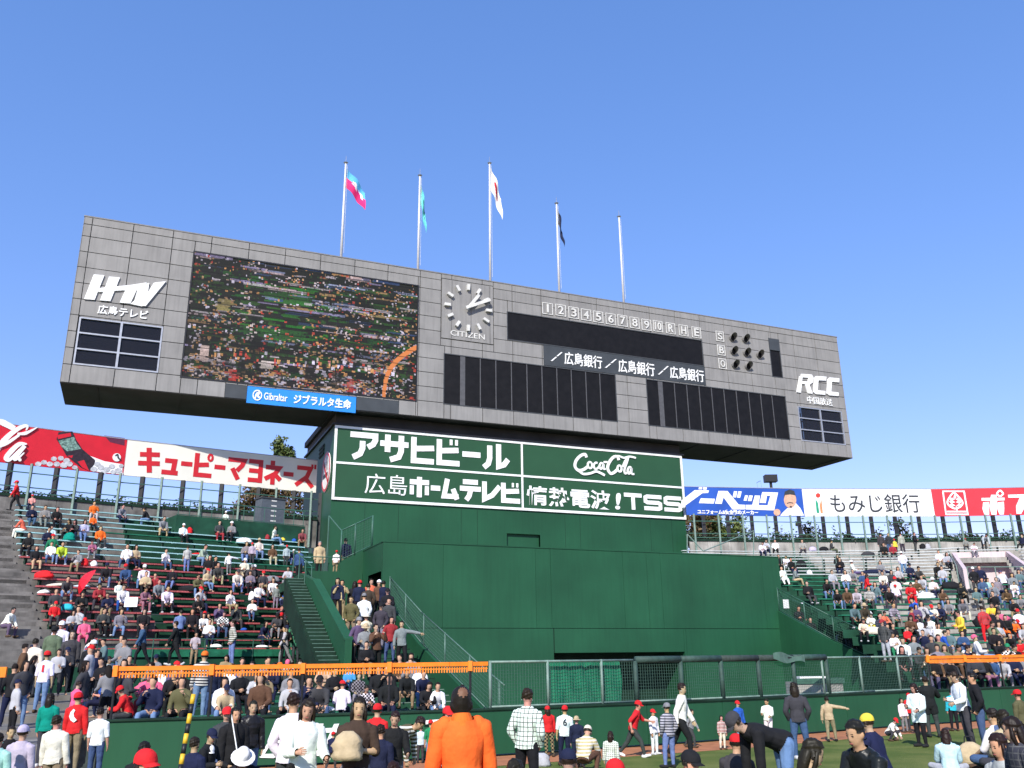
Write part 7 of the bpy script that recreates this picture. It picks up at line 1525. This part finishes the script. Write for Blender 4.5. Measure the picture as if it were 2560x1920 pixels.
lft(330, 1740, 21.5, .6, pose='st5', top='rd', legs='dg', head='crd', yaw=-1.0, label='child in red hood leaning on the end of the wall')
lft(368, 1872, 7.2, .0, top='rd', legs='bk', head='crd', yaw=1.0, label='child with large red cap at the bottom edge')
lft(355, 1852, 10.5, .0, top='bk', legs='bk', head='h', label='dark haired person behind the large red cap')
# the rest of the crowd, packed between and behind those above, as one mass
def crowd_mass():
    R = np.random.default_rng(77); V, F, C = [], [], []; poses = ['sit1', 'sit2', 'sit3', 'sit4', 'sit6', 'st1', 'st2', 'st5']; low = {p: figure(POSES[p], .034) for p in poses}
    arr = {p: {k: (np.array(low[p][k].v), low[p][k].f) for k in ('body', 'top', 'trousers', 'hair', 'longhair', 'cap')} for p in poses}
    tops = ['bk']*5+['dg']*3+['lg', 'wh', 'gy']+['gy', 'lg', 'wh', 'wh', 'wh', 'nv', 'nv', 'br', 'ol', 'mr', 'db', 'be', 'kh', 'cr', 'pu', 'tg', 'lg', 'gy']; legs = ['bk', 'jn', 'lb', 'dg', 'kh', 'nv', 'gy']
    def add(pos, yaw, ht, p):
        s = ht/1.7; c, k = math.cos(yaw)*s, math.sin(yaw)*s; fl = -1 if R.uniform() < .5 else 1
        hat = R.uniform(); hk = 'cap' if hat < .17 else ('longhair' if hat < .5 else 'hair'); hc = COL[['rd', 'rd', 'wh', 'nv', 'bk', 'be'][R.integers(6)]] if hk == 'cap' else (.012, .009, .008)
        for key, col in (('body', (.50, .30, .2)), ('top', COL[tops[R.integers(len(tops))]]), ('trousers', COL[legs[R.integers(len(legs))]]), (hk, hc)):
            v, f = arr[p][key]; n = sum(len(a) for a in V); X = v[:, 0]*fl; V.append(np.stack([pos[0]+c*X-k*v[:, 1], pos[1]+k*X+c*v[:, 1], pos[2]+s*v[:, 2]], 1)); F.extend([tuple(i+n for i in q) for q in f]); C.append(np.tile([*col, 1.], (len(v), 1)))
    def free(pos, d): return all((q['o'].location.x-pos[0])**2+(q['o'].location.y-pos[1])**2+(q['o'].location.z-pos[2])**2 > d*d for q in PEOPLE)
    for rows, n, xr, yr, yaw in ((LLROWS, 55, (345, 1010), (1690, 1790), .3), (RROWS, 62, (2215, 2600), (1530, 1725), -.2), (RROWS, 26, (2040, 2560), (1420, 1530), -.2), (LROWS, 16, (90, 430), (1390, 1600), .45), (LROWS, 22, (420, 740), (1440, 1600), .45)):
        for _ in range(n):
            x, y = R.uniform(*xr), R.uniform(*yr)
            if rows is RROWS and x < rx_start(y)+15: continue
            if rows is RROWS and 2395 < x < 2480 and y < 1600: continue
            r = nearest_row(rows, x, y); q = r.at(x); pos = (q[0], q[1], r.zs)
            if free(pos, .42): add(pos, yaw+R.uniform(-.6, .6), R.uniform(1.35, 1.75), poses[R.integers(5)]); 
    for _ in range(26):                         # standing in the gap at the far left
        Y = R.uniform(21, 31); x = R.uniform(20, 330); z = .3+(Y-20)*.11; P = at_y(x, 1700, Y)
        if free((P[0], P[1], z), .4): add((P[0], P[1], z), R.uniform(-3, 3), R.uniform(1.3, 1.72), poses[5+R.integers(3)])
    for _ in range(9):                          # low on the central stairs
        u = R.uniform(LPU+.4, LFU-.4); o = R.uniform(-16, -11.5); P = FWORLD(u, o, stair_z(o)+.5); add(P, .2+R.uniform(-.5, .5), 1.6, poses[R.integers(5)])
    me = bpy.data.meshes.new('crowd'); vv = np.concatenate(V); me.from_pydata(vv.tolist(), [], F); me.materials.append(M['crowd']); ca = me.color_attributes.new('tint', 'FLOAT_COLOR', 'POINT'); ca.data.foreach_set('color', np.concatenate(C).ravel()); me.polygons.foreach_set('use_smooth', [True]*len(me.polygons))
    setp(link('crowd', me), 'packed spectators filling the gaps between the others in the stands', 'crowd', None, 'stuff')
crowd_mass()
# numbers on shirts
def back_print(b, pose, s, w, h, z, material, kind='tee', hi=True, y=None):
    f = fig(pose, hi); me_v = np.array(f[kind].v); sel = me_v[(np.abs(me_v[:, 2]-z) < .06) & (np.abs(me_v[:, 0]) < .08)]; yb = sel[:, 1].max()+.012
    v, fc = text_poly(s, .02); mb = MB(); to_plane(mb, v, fc, lambda a, c, d: (w/2-a*w, yb-.01+d, z-h/2+c*h), .012); o = link('shirt_number', mesh_of('shirt_number', mb, material), b)
def emblem_blot(b):
    f = fig('st1', True); v = np.array(f['top'].v); sel = v[(np.abs(v[:, 2]-1.2) < .08) & (np.abs(v[:, 0]) < .08)]; yb = sel[:, 1].max()+.004
    P = [(-.09, 1.10), (-.03, 1.05), (.05, 1.10), (.09, 1.18), (.07, 1.27), (.01, 1.34), (-.03, 1.31), (.0, 1.24), (-.02, 1.17)]; link('emblem', mesh_of('emblem', MB().extr([(x, yb, z) for x, z in P], (0, .008, 0)), M['white']), b)
back_print(n6[0], 'st1', '6', .12, .2, 1.22, M['ink'])
for o in [q['o'] for q in PEOPLE if q['label'] and 'numbered 1 and' in q['label']]: back_print(o, 'st1', '1', .06, .2, 1.2, M['redink'])
back_print(n20[0], 'ground', '20', .2, .16, .42, M['redink'])
for o in [q['o'] for q in PEOPLE if q['label'] and 'white emblem' in q['label']]: emblem_blot(o)
# ------------------------------------------------------------------ things people brought
def blob(name, label, cat, pos, size, col, group='bags and clothes left on the benches', seed=0, yaw=0., handle=False):
    R = np.random.default_rng(seed+abs(int(pos[0]*10))); b = MB(); n, m = 10, 6
    for j in range(m+1):
        for i in range(n):
            t = 2*math.pi*i/n; ph = j/m; rr = max(.12, (1-max(0, (ph-.25)/.75)**2.6))**.55*(.92 if j == 0 else 1); k = 1+R.normal()*.10
            c, s = math.cos(t), math.sin(t); sq = 1/max(abs(c), abs(s))**.6
            b.v.append((c*sq*size[0]/2*rr*k, s*sq*size[1]/2*rr*k, ph*size[2]))
    for j in range(m):
        for i in range(n): b.f.append((j*n+i, j*n+(i+1) % n, (j+1)*n+(i+1) % n, (j+1)*n+i)); b.m.append(0)
    b.f.append(tuple(range(n))[::-1]); b.m.append(0); b.f.append(tuple(m*n+i for i in range(n))); b.m.append(0)
    o = link(name, mesh_of(name, b, M['cloth'], smooth=True)); o.location = pos; o.rotation_euler = (0, 0, yaw); o.color = (*COL[col], 1); setp(o, label, cat, group)
    if handle:
        h = MB(); P = [(-.1, 0, size[2]*.95), (-.08, 0, size[2]+.1), (.08, 0, size[2]+.1), (.1, 0, size[2]*.95)]
        for p, q in zip(P, P[1:]): h.tube(p, q, .012, 5)
        link('handle', mesh_of('handle', h, M['black']), o)
    return o
def on_bench(rows, x, y, *a, **k):
    r = nearest_row(rows, x, y); q = r.at(x); return blob(a[0], a[1], a[2], (q[0], q[1], r.zs), *a[3:], **k)
BAGS = [(LROWS, 109, 1438, 'sports_bag', 'long bright red sports bag near the left aisle', (1.0, .4, .42), 'rd'), (LROWS, 173, 1350, 'cloth_bundle', 'teal cloth bundle between two women high in the left stand', (.7, .4, .5), 'tl'), (LROWS, 473, 1340, 'tote_bag', 'red tote bag beside the woman with white visor', (.45, .3, .45), 'rd'), (LROWS, 668, 1350, 'backpack', 'dark red backpack below the green platform', (.35, .3, .4), 'mr'),
        (LROWS, 706, 1352, 'cloth_bundle', 'yellow cloth bundle beside the man in white shirt', (.45, .35, .25), 'ye'), (LROWS, 735, 1354, 'cloth_bundle', 'blue bundle beside the red checked man', (.35, .35, .25), 'bl'), (LROWS, 610, 1352, 'blanket', 'crumpled white blanket below the green platform', (1.1, .4, .35), 'wh'), (LROWS, 210, 1413, 'backpack', 'red backpack beside the lime jacket', (.45, .35, .45), 'rd'), (LROWS, 190, 1415, 'carrier_bag', 'pale carrier bag beside the lime jacket', (.35, .3, .4), 'lg'), (LROWS, 234, 1413, 'carrier_bag', 'white carrier bag right of the red backpack', (.4, .3, .35), 'wh'),
        (LROWS, 145, 1466, 'cloth_bundle', 'cream coat spread on the red seats by the aisle', (1.1, .4, .16), 'cr'), (LROWS, 110, 1478, 'carrier_bag', 'white carrier bag on the red seats by the aisle', (.55, .35, .2), 'wh'), (LROWS, 205, 1470, 'cloth_bundle', 'pale blue cloth on the red seats', (.8, .35, .14), 'pb'), (LROWS, 165, 1535, 'cloth_bundle', 'blue and teal jacket heap behind the red child', (.7, .4, .35), 'te'), (LROWS, 628, 1508, 'carrier_bag', 'white carrier bag hanging among the red seats', (.35, .3, .55), 'wh'),
        (LROWS, 650, 1480, 'cloth_bundle', 'orange bag among the red seats', (.4, .35, .3), 'or_'), (LROWS, 680, 1455, 'cloth_bundle', 'grey coats heaped at the end of the red seats', (1.0, .4, .4), 'gy'), (LROWS, 735, 1522, 'cloth_bundle', 'yellow bag on a brown lap near the flank stairs', (.5, .3, .16), 'ye'), (LROWS, 655, 1612, 'carrier_bag', 'white bag on the lowest red seats', (.7, .3, .15), 'wh'), (LROWS, 540, 1612, 'carrier_bag', 'white and yellow bags on the lowest red seats', (.6, .3, .2), 'wh'), (LROWS, 610, 1572, 'cloth_bundle', 'small blue bag on the red seats', (.35, .3, .15), 'bl'), (LROWS, 470, 1480, 'cloth_bundle', 'black coats heaped on the red seats', (1.2, .4, .35), 'bk'), (LROWS, 492, 1392, 'hat', 'red cushion left beside the light green jacket', (.6, .3, .12), 'rd'),
        (LLROWS, 376, 1740, 'cloth_bundle', 'pink blanket bundle behind the end of the wall', (1.1, .5, .45), 'pk'), (LLROWS, 325, 1705, 'carrier_bag', 'grey carrier bag near the short orange rail', (.6, .4, .5), 'lg'), (LLROWS, 650, 1735, 'cloth_bundle', 'white and blue bundle on the lower green bench', (.9, .35, .2), 'wh'), (LLROWS, 668, 1735, 'backpack', 'red backpack on the lower green bench', (.35, .3, .4), 'rd'), (LLROWS, 800, 1765, 'cushion', 'white cushion on the front green bench', (.8, .35, .18), 'wh'), (LLROWS, 525, 1715, 'cloth_bundle', 'white shirt bundle among the lower benches', (.5, .3, .4), 'wh'), (LLROWS, 555, 1695, 'sports_bag', 'beige sports bag under the orange rail', (.8, .35, .3), 'be'), (LLROWS, 440, 1690, 'sports_bag', 'grey bag under the orange rail', (.6, .35, .35), 'gy'),
        (RROWS, 2032, 1372, 'backpack', 'white and purple backpack high in the right stand', (.7, .4, .4), 'pp'), (RROWS, 2060, 1375, 'cloth_bundle', 'black coats heaped beside the grey man high in the right stand', (.9, .4, .4), 'bk'), (RROWS, 2170, 1388, 'cloth_bundle', 'dark coat heap on a silver bench of the right stand', (1.2, .4, .35), 'dg'), (RROWS, 2004, 1422, 'backpack', 'black bag beside the men in white against the green block', (.8, .4, .6), 'bk'), (RROWS, 2024, 1436, 'carrier_bag', 'small white bag on a green bench', (.4, .3, .3), 'wh'), (RROWS, 2308, 1364, 'backpack', 'black backpack on the top silver bench', (.6, .4, .5), 'bk'), (RROWS, 2320, 1366, 'carrier_bag', 'pale carrier bag beside the black backpack', (.5, .3, .45), 'lg'),
        (RROWS, 2190, 1435, 'blanket', 'blue blanket stretched along a bench of the right stand', (2.2, .45, .35), 'nv'), (RROWS, 2275, 1466, 'cloth_bundle', 'cream cloth on a right stand bench', (1.0, .35, .2), 'cr'), (RROWS, 2315, 1500, 'blanket', 'white coat heap on a right stand bench', (1.2, .45, .4), 'wh'), (RROWS, 2325, 1548, 'backpack', 'blue grey backpack on an empty bench of the right stand', (.8, .4, .6), 'db'), (RROWS, 2340, 1530, 'cloth_bundle', 'yellow and black bag on an empty bench of the right stand', (.9, .35, .25), 'ye'), (RROWS, 2272, 1605, 'backpack', 'red bag on a green bench of the right stand', (.5, .35, .5), 'rd'), (RROWS, 2302, 1580, 'carrier_bag', 'white bag hanging by the red sweater', (.5, .35, .6), 'wh'),
        (RROWS, 2380, 1475, 'backpack', 'black bags heaped beside the aisle of the right stand', (1.4, .5, .5), 'bk'), (RROWS, 2470, 1575, 'cloth_bundle', 'black bags heaped between the colourful children', (1.6, .6, .7), 'bk'), (RROWS, 2505, 1580, 'cloth_bundle', 'orange cloth on the black bag heap', (.6, .35, .35), 'or_'), (RROWS, 2505, 1556, 'cloth_bundle', 'pink cloth heap in the right stand', (.9, .4, .35), 'pk'), (RROWS, 2170, 1556, 'carrier_bag', 'white bag beside the man with the beige hat', (.6, .4, .6), 'wh'), (RROWS, 2180, 1580, 'cloth_bundle', 'heap of white and red bags near the maroon cap', (1.2, .5, .4), 'cr'), (RROWS, 2420, 1660, 'blanket', 'white coat behind the right orange rail', (.6, .5, .8), 'wh')]
for rows, x, y, nm, lab, size, c in BAGS: on_bench(rows, x, y, nm, lab, {'sports_bag': 'bag', 'backpack': 'bag', 'tote_bag': 'bag', 'carrier_bag': 'bag', 'cloth_bundle': 'clothes', 'hat': 'cushion'}[nm] if nm in ('sports_bag', 'backpack', 'tote_bag', 'carrier_bag', 'cloth_bundle', 'hat') else nm, tuple(q*.82 for q in size), c, handle=nm in ('tote_bag', 'carrier_bag', 'sports_bag'))
p = on_z(2432, 1912, 0); blob('tote_bag', 'beige tote bag full of white things on the grass', 'bag', (p[0], p[1], 0), (.55, .4, .42), 'be', group='bags on the grass', handle=True)
p = on_z(1355, 1915, 0); blob('shoulder_bag', 'pale bag lying on the clay behind the plaid man', 'bag', (p[0], p[1], 0), (.35, .3, .25), 'lg', group='bags on the grass')
# umbrella
r = nearest_row(LROWS, 232, 1490); q = r.at(232); th = thing('umbrella', 'open red umbrella tilted over a spectator in the left stand', 'umbrella', WORLD, (q[0], q[1]-.5, r.zs+.55))
um = MB(); c = np.array([q[0]-.1, q[1]-.5, r.zs+.55]); ax = unit((-.75, -.45, .45)); a_ = unit(np.cross(ax, (0, 0, 1))); b_ = np.cross(ax, a_)
for i in range(8):
    for j in range(4):
        f = lambda i, j: c+ax*(.3-.33*(j/4)**2)+(a_*math.cos(i*PI/4)+b_*math.sin(i*PI/4))*.62*j/4
        um.quad(f(i, j), f(i+1, j), f(i+1, j+1), f(i, j+1))
part(th, 'canopy', um, M['redsign']); part(th, 'shaft', MB().tube(c+ax*.38, c-ax*.45, .01, 6), M['black'])
# white hand-held board
r = nearest_row(LROWS, 330, 1560); q = r.at(332); solo('white_board', 'white blank board held up beside the long haired woman', 'board', MB().box(q[0]-.28, q[0]+.28, q[1]-.4, q[1]-.38, r.zs+.55, r.zs+.95), M['white'], WORLD, (q[0], q[1]-.4, r.zs+.5))
# the woman's beige hat held in her hands, black shoulder bag, white strap
def near(lab): return next(q['o'] for q in PEOPLE if q['label'] == lab)
w_ = near('woman in dark brown top holding a beige hat'); L_ = w_.location; sc_ = w_.scale[1]
h_ = blob('beige_hat', 'crumpled beige hat held by the woman in brown', 'hat', (L_.x-.02, L_.y-.36*sc_, 1.0*sc_), (.36, .26, .32), 'be', group='things held on the field')
h_ = blob('shoulder_bag', 'shiny black shoulder bag of the woman in brown', 'bag', (L_.x+.12, L_.y-.3*sc_, .58*sc_), (.42, .22, .32), 'bk', group='things held on the field')
w_ = near('woman in long black coat with a white strap'); L_ = w_.location; solo('bag_strap', 'white strap across the black coat', 'strap', MB().bar((L_.x+.02, L_.y-.22, 1.33), (L_.x+.16, L_.y-.24, .8), .01, .06), M['white'], WORLD, (L_.x, L_.y-.2, 1))
# collar of the big orange jacket
b_, ht_, Y_ = big; b_.scale = (b_.scale[0]*.92, b_.scale[1], b_.scale[2]); f = fig('hunch', True); n = 20; cm = MB(); nb_ = f['P']+f['T']*.46
for i in range(n):
    for j in range(5):
        g_ = lambda i, j: nb_+np.array([math.cos(2*PI*i/n)*(.118-.010*j+.004*math.sin(5*i)), math.sin(2*PI*i/n)*(.112-.006*j)+.0, -.02+.018*j+.010*math.sin(2*PI*i/n)])
        cm.quad(g_(i, j), g_(i+1, j), g_(i+1, j+1), g_(i, j+1))
o = link('collar', mesh_of('collar', cm, M['cloth'], smooth=True), b_); o.color = (*COL['or_'], 1)
# ------------------------------------------------------------------ labels that single each person out
ORDW = ['first', 'second', 'third', 'fourth', 'fifth', 'sixth', 'seventh', 'eighth', 'ninth', 'tenth', 'eleventh', 'twelfth', 'thirteenth', 'fourteenth', 'fifteenth', 'sixteenth', 'seventeenth', 'eighteenth', 'nineteenth', 'twentieth', '21st', '22nd', '23rd', '24th', '25th', '26th', '27th', '28th', '29th', '30th']
rowsets = {}
for q in PEOPLE:
    if not q['label'] and q['row']: rowsets.setdefault(q['row'], []).append(q)
for (st, idx), L in rowsets.items():
    L.sort(key=lambda q: q['x'])
    for k, q in enumerate(L):
        kd = {'top': 'jacket', 'tee': 'shirt', 'coat': 'coat'}[q['kind']]
        if st == 'cross aisle': q['label'] = '%s %s, %s, %s on cross aisle, %s from left' % (q['top'], kd, q['hw'], q['pw'], ORDW[k]); continue
        q['label'] = '%s %s, %s, %s, %s row of %s, %s from left' % (q['top'], kd, q['hw'], 'on the floor' if 'ground' in q['pw'] else q['pw'].replace('with hands raised', 'standing').replace('with an arm out', 'standing'), 'first' if idx == 0 else ORD[idx], st, ORDW[k])
rest = {}
for q in PEOPLE:
    if not q['label']: rest.setdefault(q['place'], []).append(q)
for pl, L in rest.items():
    L.sort(key=lambda q: q['x'])
    for k, q in enumerate(L): q['label'] = 'person with %s in %s, %s on the %s, %s from left' % (q['hw'], q['top'], q['pw'], pl, ORDW[k])
for q in PEOPLE:
    w_ = q['label'].split()
    if len(w_) > 16: q['label'] = q['label'].replace('bending over', 'bending').replace(' and ', ' ').replace('person with ', '')
    q['o']['label'] = q['label']
    if len(q['label'].split()) > 16: print('LONG', q['label'])
print('PEOPLE', NPERSON[0])
